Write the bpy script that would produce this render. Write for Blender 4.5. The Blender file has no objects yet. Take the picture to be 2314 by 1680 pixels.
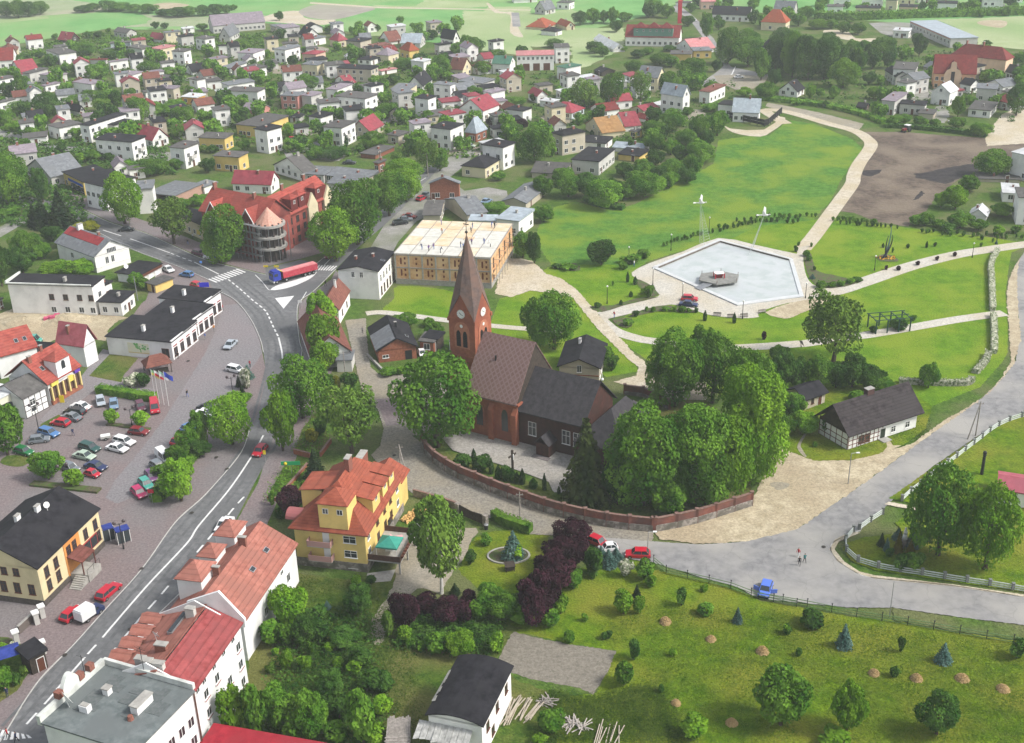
import bpy, bmesh, math, random
from mathutils import Vector, Matrix
from mathutils.geometry import tessellate_polygon
PI = math.pi
rnd = random.Random(7)
SC = bpy.context.scene
COL = SC.collection
# ---------------------------------------------------------------- camera
CAM_H, FPX, PITCH, ROLL = 105.0, 2700.0, math.radians(25.0), math.radians(-1.5)
FWD = Vector((0, math.cos(PITCH), -math.sin(PITCH)))
_X = Vector((1, 0, 0)); _U = Vector((0, math.sin(PITCH), math.cos(PITCH)))
RGT = _X * math.cos(ROLL) + _U * math.sin(ROLL)
UPV = _U * math.cos(ROLL) - _X * math.sin(ROLL)
cam_d = bpy.data.cameras.new('camera'); cam = bpy.data.objects.new('camera', cam_d); COL.objects.link(cam)
cam_d.sensor_width = 36; cam_d.lens = FPX / 2314 * 36; cam_d.clip_start = 1; cam_d.clip_end = 9000
_m = Matrix((RGT, UPV, -FWD)).transposed().to_4x4(); _m.translation = (0, 0, CAM_H)
cam.matrix_world = _m
SC.camera = cam
# ---------------------------------------------------------------- light
SUN_AZ,SUN_EL=math.radians(104),math.radians(46)      # azimuth measured clockwise from the view direction (+Y)
world = bpy.data.worlds.new('World'); SC.world = world; world.use_nodes = True
wn = world.node_tree.nodes; wl = world.node_tree.links
sky = wn.new('ShaderNodeTexSky'); sky.sky_type = 'NISHITA'; sky.sun_disc = False
sky.sun_elevation=SUN_EL;sky.sun_rotation=SUN_AZ;sky.air_density=1.0;sky.dust_density=3.0;sky.ozone_density=1.0
wn['Background'].inputs[1].default_value = 0.15
hs=wn.new('ShaderNodeHueSaturation');hs.inputs['Saturation'].default_value=.42      # a milky, overcast sky
wl.new(sky.outputs[0], hs.inputs['Color']); wl.new(hs.outputs[0], wn['Background'].inputs[0])
sun_d=bpy.data.lights.new('sun','SUN');sun_d.energy=2.4;sun_d.angle=math.radians(11);sun_d.color=(1.0,0.96,0.9)
sun = bpy.data.objects.new('sun', sun_d); COL.objects.link(sun)
_sd = Vector((math.sin(SUN_AZ) * math.cos(SUN_EL), math.cos(SUN_AZ) * math.cos(SUN_EL), math.sin(SUN_EL)))
sun.rotation_euler = _sd.to_track_quat('Z', 'Y').to_euler(); sun.location = (0, 0, 300)
SC.view_settings.view_transform = 'Standard'; SC.view_settings.look = 'None'
SC.view_settings.gamma = 1; SC.view_settings.use_curve_mapping = False; SC.view_settings.exposure = 0.68
SC.cycles.use_denoising=True;SC.cycles.max_bounces=5;SC.cycles.diffuse_bounces=3;SC.cycles.volume_bounces=1
SC.cycles.transparent_max_bounces=6;SC.cycles.caustics_reflective=False;SC.cycles.caustics_refractive=False
SC.cycles.use_adaptive_sampling = True; SC.cycles.adaptive_threshold = 0.02
# ---------------------------------------------------------------- survey: photo marks -> metres on the ground
TIL = {'F': (0, 0, .98012)}
for _i, _x0 in enumerate((0, 600, 1200, 1714)):
    TIL['A%d' % _i]=(_x0,0,3.78);TIL['B%d' % _i]=(_x0,400,3.78);TIL['C%d' % _i]=(_x0,800,3.78);TIL['D%d' % _i]=(_x0,1200,3.4317)
def G(t, x, y, z=0.0):
    o = TIL[t]; px = o[0] + x / o[2]; py = o[1] + y / o[2]
    d = FWD * FPX + RGT * (px - 1157) - UPV * (py - 840)
    k = (CAM_H - z) / -d.z
    return Vector((d.x * k, d.y * k, z))
def proj(p):
    d = Vector(p) - Vector((0, 0, CAM_H)); k = FPX / d.dot(FWD)
    return (1157 + d.dot(RGT) * k, 840 - d.dot(UPV) * k)
def HT(t, x, yt, yb):
    """height of an upright edge whose foot is seen at yb and whose top is seen at yt"""
    g = G(t, x, yb); lo, hi = 0.0, 70.0
    o = TIL[t]; ty = o[1] + yt / o[2]
    for _ in range(30):
        m = (lo + hi) / 2
        if proj((g.x, g.y, m))[1] > ty: lo = m
        else: hi = m
    return lo
# ---------------------------------------------------------------- materials
MATS = {}
def mat(name,c1,c2=None,scale=1.0,rough=.85,detail=4,spec=.25,metal=0,bump=0,bscale=None,kind='noise',lo=.35,hi=.65,c3=None,s3=.05,rand=0,extra=None):
    if name in MATS: return MATS[name]
    m = bpy.data.materials.new(name); m.use_nodes = True; MATS[name] = m
    nt = m.node_tree; n = nt.nodes; l = nt.links; b = n['Principled BSDF']
    b.inputs['Roughness'].default_value = rough; b.inputs['Metallic'].default_value = metal
    b.inputs['Specular IOR Level'].default_value = spec
    tc = n.new('ShaderNodeTexCoord'); out = None
    if c2 is not None:
        if kind == 'noise':
            t=n.new('ShaderNodeTexNoise');t.inputs['Scale'].default_value=scale;t.inputs['Detail'].default_value=detail;src=t.outputs[0]
            t.inputs['Roughness'].default_value = .62
        elif kind == 'brick':
            t=n.new('ShaderNodeTexBrick');t.inputs['Scale'].default_value=scale;t.inputs['Mortar Size'].default_value=.03
            src = t.outputs[1]
        elif kind == 'wave':
            t=n.new('ShaderNodeTexWave');t.inputs['Scale'].default_value=scale;t.inputs['Distortion'].default_value=1.5;t.inputs['Detail'].default_value=2;src=t.outputs[1]
        else:
            t=n.new('ShaderNodeTexVoronoi');t.inputs['Scale'].default_value=scale;src=t.outputs['Color']
        l.new(tc.outputs['Object'], t.inputs['Vector'])
        r=n.new('ShaderNodeValToRGB');r.color_ramp.elements[0].position=lo;r.color_ramp.elements[1].position=hi
        r.color_ramp.elements[0].color = (*c1, 1); r.color_ramp.elements[1].color = (*c2, 1)
        l.new(src, r.inputs[0]); out = r.outputs[0]
        if c3 is not None:
            t3=n.new('ShaderNodeTexNoise');t3.inputs['Scale'].default_value=s3;t3.inputs['Detail'].default_value=5
            l.new(tc.outputs['Object'], t3.inputs['Vector'])
            r3=n.new('ShaderNodeValToRGB');r3.color_ramp.elements[0].position=.42;r3.color_ramp.elements[1].position=.62
            r3.color_ramp.elements[0].color = (0, 0, 0, 1); r3.color_ramp.elements[1].color = (1, 1, 1, 1)
            l.new(t3.outputs[0], r3.inputs[0])
            mx=n.new('ShaderNodeMix');mx.data_type='RGBA';l.new(r3.outputs[0],mx.inputs[0]);l.new(out,mx.inputs[6]);mx.inputs[7].default_value=(*c3,1)
            out = mx.outputs[2]
    if extra == 'speck':
        ns=n.new('ShaderNodeTexNoise');ns.inputs['Scale'].default_value=2.6;ns.inputs['Detail'].default_value=4;ns.inputs['Roughness'].default_value=.8;l.new(tc.outputs['Object'],ns.inputs['Vector'])
        mr=n.new('ShaderNodeMapRange');mr.inputs[1].default_value=.32;mr.inputs[2].default_value=.68;mr.inputs[3].default_value=.62;mr.inputs[4].default_value=1.28;l.new(ns.outputs[0],mr.inputs[0])
        mx=n.new('ShaderNodeMix');mx.data_type='RGBA';mx.blend_type='MULTIPLY';mx.inputs[0].default_value=1;l.new(out,mx.inputs[6]);l.new(mr.outputs[0],mx.inputs[7]);out=mx.outputs[2]
    if extra == 'crack':
        nz=n.new('ShaderNodeTexNoise');nz.inputs['Scale'].default_value=.35;nz.inputs['Detail'].default_value=3;l.new(tc.outputs['Object'],nz.inputs['Vector'])
        va=n.new('ShaderNodeVectorMath');va.operation='MULTIPLY_ADD';l.new(nz.outputs[1],va.inputs[0]);va.inputs[1].default_value=(3,3,3);l.new(tc.outputs['Object'],va.inputs[2])
        vo=n.new('ShaderNodeTexVoronoi');vo.feature='DISTANCE_TO_EDGE';vo.inputs['Scale'].default_value=.16;l.new(va.outputs[0],vo.inputs['Vector'])
        mr=n.new('ShaderNodeMapRange');mr.inputs[2].default_value=.018;mr.inputs[3].default_value=.84;mr.inputs[4].default_value=1;l.new(vo.outputs[0],mr.inputs[0])
        mx=n.new('ShaderNodeMix');mx.data_type='RGBA';mx.blend_type='MULTIPLY';mx.inputs[0].default_value=1;l.new(out,mx.inputs[6]);l.new(mr.outputs[0],mx.inputs[7]);out=mx.outputs[2]
    if rand:
        oi = n.new('ShaderNodeObjectInfo'); hs = n.new('ShaderNodeHueSaturation')
        mr=n.new('ShaderNodeMapRange');mr.inputs[3].default_value=1-rand;mr.inputs[4].default_value=1+rand
        l.new(oi.outputs['Random'], mr.inputs[0]); l.new(mr.outputs[0], hs.inputs['Value'])
        if out: l.new(out, hs.inputs['Color'])
        else: hs.inputs['Color'].default_value = (*c1, 1)
        out = hs.outputs[0]
    if out: l.new(out, b.inputs['Base Color'])
    else: b.inputs['Base Color'].default_value = (*c1, 1)
    if bump:
        t2=n.new('ShaderNodeTexNoise');t2.inputs['Scale'].default_value=bscale or scale*3;t2.inputs['Detail'].default_value=3
        l.new(tc.outputs['Object'], t2.inputs['Vector'])
        bp=n.new('ShaderNodeBump');bp.inputs['Strength'].default_value=1;bp.inputs['Distance'].default_value=bump
        l.new(t2.outputs[0], bp.inputs['Height']); l.new(bp.outputs[0], b.inputs['Normal'])
    return m
def leafmat(name, c1, c2, sc=.5, tr=.2):
    if name in MATS: return MATS[name]
    m = mat(name, c1, c2, scale=sc, rough=.8, spec=.05, detail=3, rand=.22, lo=.38, hi=.62)
    n = m.node_tree.nodes; l = m.node_tree.links; b = n['Principled BSDF']; o = n['Material Output']
    t=n.new('ShaderNodeBsdfTranslucent');mx=n.new('ShaderNodeMixShader');mx.inputs[0].default_value=tr
    l.new(b.inputs['Base Color'].links[0].from_socket, t.inputs['Color'])
    l.new(b.outputs[0], mx.inputs[1]); l.new(t.outputs[0], mx.inputs[2]); l.new(mx.outputs[0], o.inputs[0])
    return m
def wallmat(name, c, d=.82, **k):
    return mat(name, tuple(v * d for v in c), c, scale=.35, rough=.9, lo=.3, hi=.55, rand=.05, **k)
def roofmat(name, c1, c2, rough=.85, wv=0, **k):
    m=mat(name,tuple(v*.82 for v in c1),c2,scale=.9,rough=rough,detail=8,lo=.36,hi=.64,c3=tuple(v*.7+.006 for v in c2),s3=.3,spec=.12,rand=.12,**k)
    if wv and 'WV' not in m.keys():
        m['WV'] = 1
        n = m.node_tree.nodes; l = m.node_tree.links; b = n['Principled BSDF']
        tc = [x for x in n if x.type == 'TEX_COORD'][0]; src = b.inputs['Base Color'].links[0].from_socket
        sp = n.new('ShaderNodeSeparateXYZ'); l.new(tc.outputs['Object'], sp.inputs[0])
        mu=n.new('ShaderNodeMath');mu.operation='MULTIPLY';mu.inputs[1].default_value=wv;l.new(sp.outputs[2],mu.inputs[0])
        fr = n.new('ShaderNodeMath'); fr.operation = 'FRACT'; l.new(mu.outputs[0], fr.inputs[0])
        mr=n.new('ShaderNodeMapRange');mr.inputs[1].default_value=0;mr.inputs[2].default_value=.3;mr.inputs[3].default_value=.72;mr.inputs[4].default_value=1.0
        l.new(fr.outputs[0], mr.inputs[0])
        mx=n.new('ShaderNodeMix');mx.data_type='RGBA';mx.blend_type='MULTIPLY';mx.inputs[0].default_value=1
        l.new(src,mx.inputs[6]);l.new(mr.outputs[0],mx.inputs[7]);l.new(mx.outputs[2],b.inputs['Base Color'])
        bp=n.new('ShaderNodeBump');bp.inputs['Distance'].default_value=.04;l.new(fr.outputs[0],bp.inputs['Height']);l.new(bp.outputs[0],b.inputs['Normal'])
    return m
# walls and roofs by short key
W={'w':wallmat('white_render',(.76,.75,.72)),'g':wallmat('grey_render',(.48,.47,.44)),'c':wallmat('cream_render',(.60,.53,.36)),
     'y':wallmat('yellow_render',(.62,.45,.15)),'o':wallmat('orange_render',(.60,.30,.05)),'p':wallmat('pink_render',(.50,.22,.19)),
     'q':wallmat('pale_pink_render',(.60,.42,.32)),'t':wallmat('pale_blue_render',(.50,.58,.58)),'b':mat('red_brick_wall',(.20,.07,.04),(.30,.115,.07),scale=2.5,rough=.9,rand=.05),
     'k':mat('dark_timber_wall',(.030,.024,.02),(.06,.045,.035),scale=2),'e':wallmat('beige_render',(.46,.41,.32))}
R={'k':roofmat('bitumen_roof',(.010,.010,.013),(.024,.023,.028)),'s':roofmat('slate_grey_roof',(.12,.13,.145),(.19,.20,.21)),
     'r':roofmat('red_sheet_roof',(.22,.032,.048),(.30,.058,.074),rough=.6),'f':roofmat('orange_tile_roof',(.30,.065,.03),(.38,.10,.05),wv=3.2),'b':roofmat('brown_tile_roof',(.14,.055,.045),(.20,.08,.06),wv=3.2),
     'l':roofmat('lilac_grey_roof',(.19,.16,.19),(.27,.23,.26)),'w':roofmat('white_metal_roof',(.50,.52,.53),(.62,.63,.63),rough=.5),
     'g':roofmat('green_sheet_roof',(.05,.14,.10),(.08,.19,.13)),'a':roofmat('pale_blue_metal_roof',(.27,.32,.36),(.37,.42,.46),rough=.5),
     'p':roofmat('faded_pink_roof',(.42,.15,.16),(.52,.23,.23)),'n':roofmat('tan_tile_roof',(.24,.13,.05),(.33,.19,.08)),
     'd':roofmat('dull_red_roof',(.15,.025,.026),(.21,.04,.036),wv=3.2),'m':roofmat('grey_felt_roof',(.075,.072,.07),(.115,.11,.105))}
GLASS = mat('window_glass', (.025, .03, .035), rough=.12, spec=.6)
WFR = mat('white_paint', (.70, .70, .68), rough=.6)
BFR = mat('brown_paint', (.10, .035, .02), rough=.6)
DARK = mat('dark_metal', (.02, .02, .022), rough=.5)
STEEL = mat('galvanised_steel', (.32, .33, .34), rough=.45, metal=.6)
CONC = mat('concrete', (.26, .25, .23), (.36, .35, .32), scale=1.2, bump=.01)
BRK = mat('chimney_brick', (.16, .06, .045), (.26, .11, .08), scale=5)
WOOD = mat('raw_pine', (.42, .27, .13), (.56, .40, .22), scale=2.2)
GWOOD = mat('weathered_wood', (.20, .18, .16), (.33, .30, .27), scale=3)
BARK = mat('tree_bark', (.05, .035, .025), (.10, .075, .055), scale=4)
WBARK = mat('birch_bark', (.35, .33, .30), (.62, .60, .56), scale=5)
# ---------------------------------------------------------------- mesh building
class M:
    def __init__(s): s.v = []; s.f = []; s.k = []
    def face(s, pts, k=0):
        i=len(s.v);s.v+=[tuple(p) for p in pts];s.f.append(tuple(range(i,i+len(pts))));s.k.append(k)
    def box(s, x0, y0, z0, x1, y1, z1, k=0):
        i=len(s.v);s.v+=[(x0,y0,z0),(x1,y0,z0),(x1,y1,z0),(x0,y1,z0),(x0,y0,z1),(x1,y0,z1),(x1,y1,z1),(x0,y1,z1)]
        for q in ((0,3,2,1),(4,5,6,7),(0,1,5,4),(1,2,6,5),(2,3,7,6),(3,0,4,7)):s.f.append(tuple(i+j for j in q));s.k.append(k)
        return s
    def prism(s, pts, z0, z1, k=0):
        """pts: ground outline; z0/z1 may be numbers or lists"""
        n = len(pts); i = len(s.v)
        a=z0 if isinstance(z0,(list,tuple)) else [z0]*n;b=z1 if isinstance(z1,(list,tuple)) else [z1]*n
        s.v+=[(pts[j][0],pts[j][1],a[j]) for j in range(n)]+[(pts[j][0],pts[j][1],b[j]) for j in range(n)]
        for j in range(n):s.f.append((i+j,i+(j+1) % n,i+n+(j+1) % n,i+n+j));s.k.append(k)
        s.f.append(tuple(i+n+j for j in range(n)));s.k.append(k);s.f.append(tuple(i+j for j in reversed(range(n))));s.k.append(k)
        return s
    def slab(s, pts3, t, k=0):
        """a thick sheet under the 3-D polygon pts3"""
        n = len(pts3); i = len(s.v)
        s.v += [tuple(p) for p in pts3] + [(p[0], p[1], p[2] - t) for p in pts3]
        s.f.append(tuple(i+j for j in range(n)));s.k.append(k);s.f.append(tuple(i+n+j for j in reversed(range(n))));s.k.append(k)
        for j in range(n):s.f.append((i+j,i+n+j,i+n+(j+1) % n,i+(j+1) % n));s.k.append(k)
        return s
    def tube(s, p, q, r0, r1=None, n=6, k=0, cap=True):
        r1 = r0 if r1 is None else r1; p = Vector(p); q = Vector(q); d = (q - p)
        if d.length < 1e-6: return s
        d.normalize(); a = d.orthogonal().normalized(); b = d.cross(a); i = len(s.v)
        for c, r in ((p, r0), (q, r1)):
            for j in range(n):
                t = 2 * PI * j / n; s.v.append(tuple(c + a * math.cos(t) * r + b * math.sin(t) * r))
        for j in range(n):s.f.append((i+j,i+(j+1) % n,i+n+(j+1) % n,i+n+j));s.k.append(k)
        if cap:s.f.append(tuple(i+j for j in reversed(range(n))));s.k.append(k);s.f.append(tuple(i+n+j for j in range(n)));s.k.append(k)
        return s
    def ball(s, c, r, k=0, n=8, m=5, sz=1):
        i = len(s.v); c = Vector(c)
        for a in range(1, m):
            t = PI * a / m
            for j in range(n):u=2*PI*j/n;s.v.append((c.x+r*math.sin(t)*math.cos(u),c.y+r*math.sin(t)*math.sin(u),c.z+r*sz*math.cos(t)))
        top = len(s.v); s.v.append((c.x, c.y, c.z + r * sz)); s.v.append((c.x, c.y, c.z - r * sz))
        for a in range(m - 2):
            for j in range(n):s.f.append((i+a*n+j,i+(a+1)*n+j,i+(a+1)*n+(j+1) % n,i+a*n+(j+1) % n));s.k.append(k)
        for j in range(n):
            s.f.append((top, i + j, i + (j + 1) % n)); s.k.append(k)
            s.f.append((top + 1, i + (m - 2) * n + (j + 1) % n, i + (m - 2) * n + j)); s.k.append(k)
        return s
    def mesh(s, name, mats, smooth=False):
        me = bpy.data.meshes.new(name); me.from_pydata(s.v, [], s.f)
        for m in (mats if isinstance(mats, (list, tuple)) else [mats]): me.materials.append(m)
        me.polygons.foreach_set('material_index', s.k)
        if smooth: me.polygons.foreach_set('use_smooth', [True] * len(s.f))
        me.update(); return me
def part(name, m, mats, parent=None, loc=(0, 0, 0), rz=0, smooth=False):
    me = m if isinstance(m, bpy.types.Mesh) else m.mesh(name, mats, smooth)
    o=bpy.data.objects.new(name,me);COL.objects.link(o);o.parent=parent;o.location=loc;o.rotation_euler=(0,0,rz)
    return o
def tag(o, label=None, cat=None, group=None, kind=None):
    if label: o['label'] = label
    if cat: o['category'] = cat
    if group: o['group'] = group
    if kind: o['kind'] = kind
    return o
def root(name, loc, rz=0, label=None, cat=None, group=None):
    o=bpy.data.objects.new(name,None);COL.objects.link(o);o.location=loc;o.rotation_euler=(0,0,rz);o.empty_display_size=.5
    return tag(o, label, cat, group)
def copy_tree(o, parent=None):
    c = o.copy(); COL.objects.link(c); c.parent = parent
    for ch in list(o.children): copy_tree(ch, c)
    return c
def spline(pts, n=6, closed=False):
    out = []; N = len(pts)
    rng = range(N) if closed else range(N - 1)
    for i in rng:
        g = (lambda j: pts[j % N]) if closed else (lambda j: pts[max(0, min(N - 1, j))])
        p0, p1, p2, p3 = g(i - 1), g(i), g(i + 1), g(i + 2)
        for k in range(n):
            t = k / n
            out.append(tuple(.5*(2*p1[d]+(p2[d]-p0[d])*t+(2*p0[d]-5*p1[d]+4*p2[d]-p3[d])*t*t+(3*p1[d]-p0[d]-3*p2[d]+p3[d])*t**3) for d in (0,1)))
    if not closed: out.append(tuple(pts[-1][:2]))
    return out
def pts_of(*seq):
    """'A0', x, y, x, y, 'B1', x, y ... -> ground points"""
    out = []; t = None; i = 0
    while i < len(seq):
        if isinstance(seq[i], str): t = seq[i]; i += 1
        else: g = G(t, seq[i], seq[i + 1]); out.append((g.x, g.y)); i += 2
    return out
def sheet(name, pts, z, m, curve=0, thick=0, label=None, kind='structure'):
    if curve: pts = spline(pts, curve, closed=True)
    mm = M(); v = [Vector((p[0], p[1], 0)) for p in pts]
    i = len(mm.v); mm.v = [(p.x, p.y, z) for p in v]
    for t in tessellate_polygon([v]):
        a, b, c = (v[j] for j in t)
        if (b - a).cross(c - a).z < 0: t = (t[0], t[2], t[1])
        mm.f.append(tuple(t)); mm.k.append(0)
    if thick:
        n = len(v); mm.v += [(p.x, p.y, z - thick) for p in v]
        for j in range(n): mm.f.append((j, (j + 1) % n, n + (j + 1) % n, n + j)); mm.k.append(0)
    o = part(name, mm, m)
    return tag(o, label, None, None, kind)
def ribbon(name, pts, w, z, m, curve=6, kind='structure', parent=None):
    if curve: pts = spline(pts, curve)
    L = []; Rr = []
    for i, p in enumerate(pts):
        a=Vector(pts[max(0,i-1)]);b=Vector(pts[min(len(pts)-1,i+1)]);d=(b-a).normalized();nn=Vector((-d.y,d.x));ww=w[0]+(w[1]-w[0])*i/(len(pts)-1) if isinstance(w,tuple) else w
        jit = 1
        L.append((p[0]+nn.x*ww/2*jit,p[1]+nn.y*ww/2*jit));Rr.append((p[0]-nn.x*ww/2,p[1]-nn.y*ww/2))
    mm = M()
    for i in range(len(pts) - 1): mm.face([(*Rr[i], z), (*Rr[i + 1], z), (*L[i + 1], z), (*L[i], z)])
    o = part(name, mm, m, parent); return tag(o, kind=kind) if kind else o
# ---------------------------------------------------------------- ground sheets
LZ = [0.0]
def lay(name, m, seq, curve=0, rag=0, step=True, kind='structure', label=None):
    pts = pts_of(*seq)
    if curve: pts = spline(pts, curve, closed=True)
    if rag:
        out = []; r = random.Random(len(pts) * 7 + int(abs(pts[0][0]) * 10))
        for i, p in enumerate(pts):
            q=pts[(i+1) % len(pts)];d=math.hypot(q[0]-p[0],q[1]-p[1]);n=max(1,min(40,int(d/(rag*3))))
            for k in range(n):
                t=k/n;out.append((p[0]+(q[0]-p[0])*t+r.uniform(-rag,rag),p[1]+(q[1]-p[1])*t+r.uniform(-rag,rag)))
        pts = out
    LZ[0] += .004
    return sheet(name, pts, LZ[0], m, label=label, kind=kind)
def grass(name, c1, c2, c3=None, sc=.5, s3=.06, **k):
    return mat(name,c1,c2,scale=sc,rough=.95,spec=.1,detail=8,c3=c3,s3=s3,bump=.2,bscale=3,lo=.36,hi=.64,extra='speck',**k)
GT = grass('garden_grass', (.034, .080, .010), (.085, .150, .022), (.115, .130, .050), sc=.8, s3=.09)
GL = grass('park_lawn', (.070, .160, .006), (.125, .228, .012), (.165, .235, .018), sc=.35, s3=.09)
GM = grass('meadow_grass', (.045, .135, .016), (.095, .210, .028), (.150, .225, .022), sc=.5, s3=.07)
GO = grass('orchard_grass', (.046, .108, .003), (.120, .195, .007), (.160, .178, .018), sc=.55, s3=.08)
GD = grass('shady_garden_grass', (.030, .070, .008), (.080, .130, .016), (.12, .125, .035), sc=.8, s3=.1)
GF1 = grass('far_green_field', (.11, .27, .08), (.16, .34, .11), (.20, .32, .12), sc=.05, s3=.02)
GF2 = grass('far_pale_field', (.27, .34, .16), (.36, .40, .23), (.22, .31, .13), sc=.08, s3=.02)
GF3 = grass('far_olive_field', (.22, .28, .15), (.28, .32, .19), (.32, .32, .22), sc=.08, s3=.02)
FALLOW = mat('fallow_soil', (.22, .20, .17), (.30, .27, .23), scale=.1, c3=(.25, .25, .18), s3=.02)
SAND=mat('yellow_sand',(.31,.26,.17),(.47,.405,.285),scale=.5,detail=9,c3=(.33,.27,.18),s3=.09,bump=.04,extra='speck')
PALES=mat('pale_sand',(.38,.33,.25),(.52,.47,.37),scale=.6,detail=9,c3=(.42,.36,.25),s3=.1,bump=.03,extra='speck')
DIRT=mat('trodden_dirt',(.21,.19,.15),(.33,.30,.24),scale=.4,detail=9,c3=(.26,.23,.17),s3=.1,bump=.03,extra='speck')
YARD=mat('grey_yard',(.20,.195,.18),(.30,.29,.27),scale=.3,detail=8,c3=(.17,.18,.13),s3=.1,extra='speck')
ASPH=mat('old_asphalt',(.105,.107,.11),(.175,.177,.18),scale=.9,detail=9,extra='crack',c3=(.105,.107,.11),s3=.06,bump=.01)
ASPL=mat('worn_asphalt',(.155,.155,.158),(.24,.236,.234),scale=.7,detail=9,extra='crack',c3=(.29,.28,.26),s3=.07,bump=.01)
COBB=mat('cobbled_street',(.165,.152,.128),(.265,.247,.21),scale=2.2,detail=9,c3=(.25,.22,.165),s3=.08,bump=.03,extra='speck')
PAVP=mat('pinkish_pavers',(.155,.122,.122),(.21,.168,.165),scale=2.4,detail=7,c3=(.172,.155,.155),s3=.07,bump=.01,extra='speck')
PAVG=mat('grey_pavers',(.16,.152,.158),(.215,.203,.208),scale=2.4,detail=7,c3=(.20,.18,.185),s3=.07,bump=.01,extra='speck')
PAVC=mat('churchyard_pavers',(.27,.255,.235),(.34,.325,.30),scale=1.1,detail=7,c3=(.29,.27,.235),s3=.1,extra='speck')
PATHM=mat('park_path',(.40,.38,.33),(.50,.475,.42),scale=.8,detail=7,c3=(.43,.39,.31),s3=.1,extra='speck')
SOIL=mat('ploughed_soil',(.062,.045,.035),(.130,.096,.072),scale=.55,extra='speck',detail=9,c3=(.165,.130,.095),s3=.08,bump=.2,bscale=1)
DSOIL = mat('dark_damp_soil', (.016, .013, .015), (.036, .030, .030), scale=.5, bump=.1)
SOIL2 = mat('harrowed_soil', (.15, .135, .11), (.21, .19, .155), scale=1.2, bump=.05, extra='speck')
PLINE = mat('road_paint', (.55, .55, .54), (.68, .68, .67), scale=1.5, rough=.7)
# everything stands on one plain
s = sheet('ground', [(-4500, -300), (4500, -300), (4500, 7000), (-4500, 7000)], 0, GT)
# far fields
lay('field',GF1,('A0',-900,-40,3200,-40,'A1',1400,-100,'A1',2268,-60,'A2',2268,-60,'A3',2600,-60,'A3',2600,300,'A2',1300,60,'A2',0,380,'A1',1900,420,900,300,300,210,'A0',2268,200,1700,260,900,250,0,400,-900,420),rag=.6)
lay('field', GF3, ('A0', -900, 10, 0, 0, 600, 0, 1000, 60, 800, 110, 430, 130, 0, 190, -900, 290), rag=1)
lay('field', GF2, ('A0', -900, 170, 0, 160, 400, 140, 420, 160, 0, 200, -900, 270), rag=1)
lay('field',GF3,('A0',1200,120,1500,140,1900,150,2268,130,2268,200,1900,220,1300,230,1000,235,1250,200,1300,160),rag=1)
lay('field',FALLOW,('A1',290,90,480,35,800,55,940,75,840,110,620,165,450,165,330,140),curve=3)
lay('field',PALES,('A1',-60,170,100,110,290,95,330,150,450,172,600,170,500,215,250,205,60,190),curve=3)
lay('field',FALLOW,('A1',290,90,480,35,800,55,940,75,840,110,620,165,450,165,330,140),curve=3)
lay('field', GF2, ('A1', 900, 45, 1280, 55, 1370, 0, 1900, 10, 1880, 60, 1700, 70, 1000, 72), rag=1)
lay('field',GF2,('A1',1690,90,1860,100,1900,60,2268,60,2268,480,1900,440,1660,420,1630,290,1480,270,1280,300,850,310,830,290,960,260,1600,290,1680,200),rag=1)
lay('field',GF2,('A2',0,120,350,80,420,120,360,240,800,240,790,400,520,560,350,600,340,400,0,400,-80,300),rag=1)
lay('path', PALES, ('A1', 380, 20, 1000, 62, 2268, 85, 2268, 92, 1000, 74, 380, 34))
lay('path',PALES,('A1',1910,30,2000,100,2130,110,2160,240,2200,320,2090,280,2090,130,1960,110,1890,40),curve=3)
lay('path', ASPL, ('A1', 2100, 110, 2165, 110, 2180, 230, 2110, 230))
lay('field', SAND, ('A0', 1310, 40, 1450, 25, 1620, 45, 1500, 70, 1400, 85, 1330, 70), curve=3)
LZ[0] = .060
# sports ground and yards upper right
lay('field', GF2, ('A3', 1500, 170, 2600, 130, 2600, 430, 2200, 420, 1900, 400, 1800, 300, 1650, 220), rag=1)
lay('yard', SAND, ('A3', 1870, 190, 1960, 175, 2120, 185, 2080, 240, 1900, 215), curve=3)
lay('yard', YARD, ('A3', 940, 200, 1150, 190, 1330, 200, 1350, 330, 1200, 330, 1050, 290))
lay('yard', PALES, ('A3', 560, 260, 760, 270, 830, 330, 1000, 330, 980, 360, 800, 350, 600, 310), curve=3)
lay('road',ASPL,('A2',1210,60,1290,65,1450,200,1500,280,1560,330,1640,480,1700,560,1740,580,2030,640,2010,660,1740,640,1560,720,1380,740,1480,690,1620,590,1640,540,1560,440,1480,340,1400,230,1330,150,1200,90),curve=2)
lay('road_marking', PLINE, ('A2', 1742, 570, 1750, 572, 1720, 640, 1640, 700, 1630, 698, 1712, 634))
lay('yard',DIRT,('A2',1560,650,1740,640,2030,655,2000,700,1900,760,1750,770,1680,740,1600,720))
LZ[0] = .0
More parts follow.
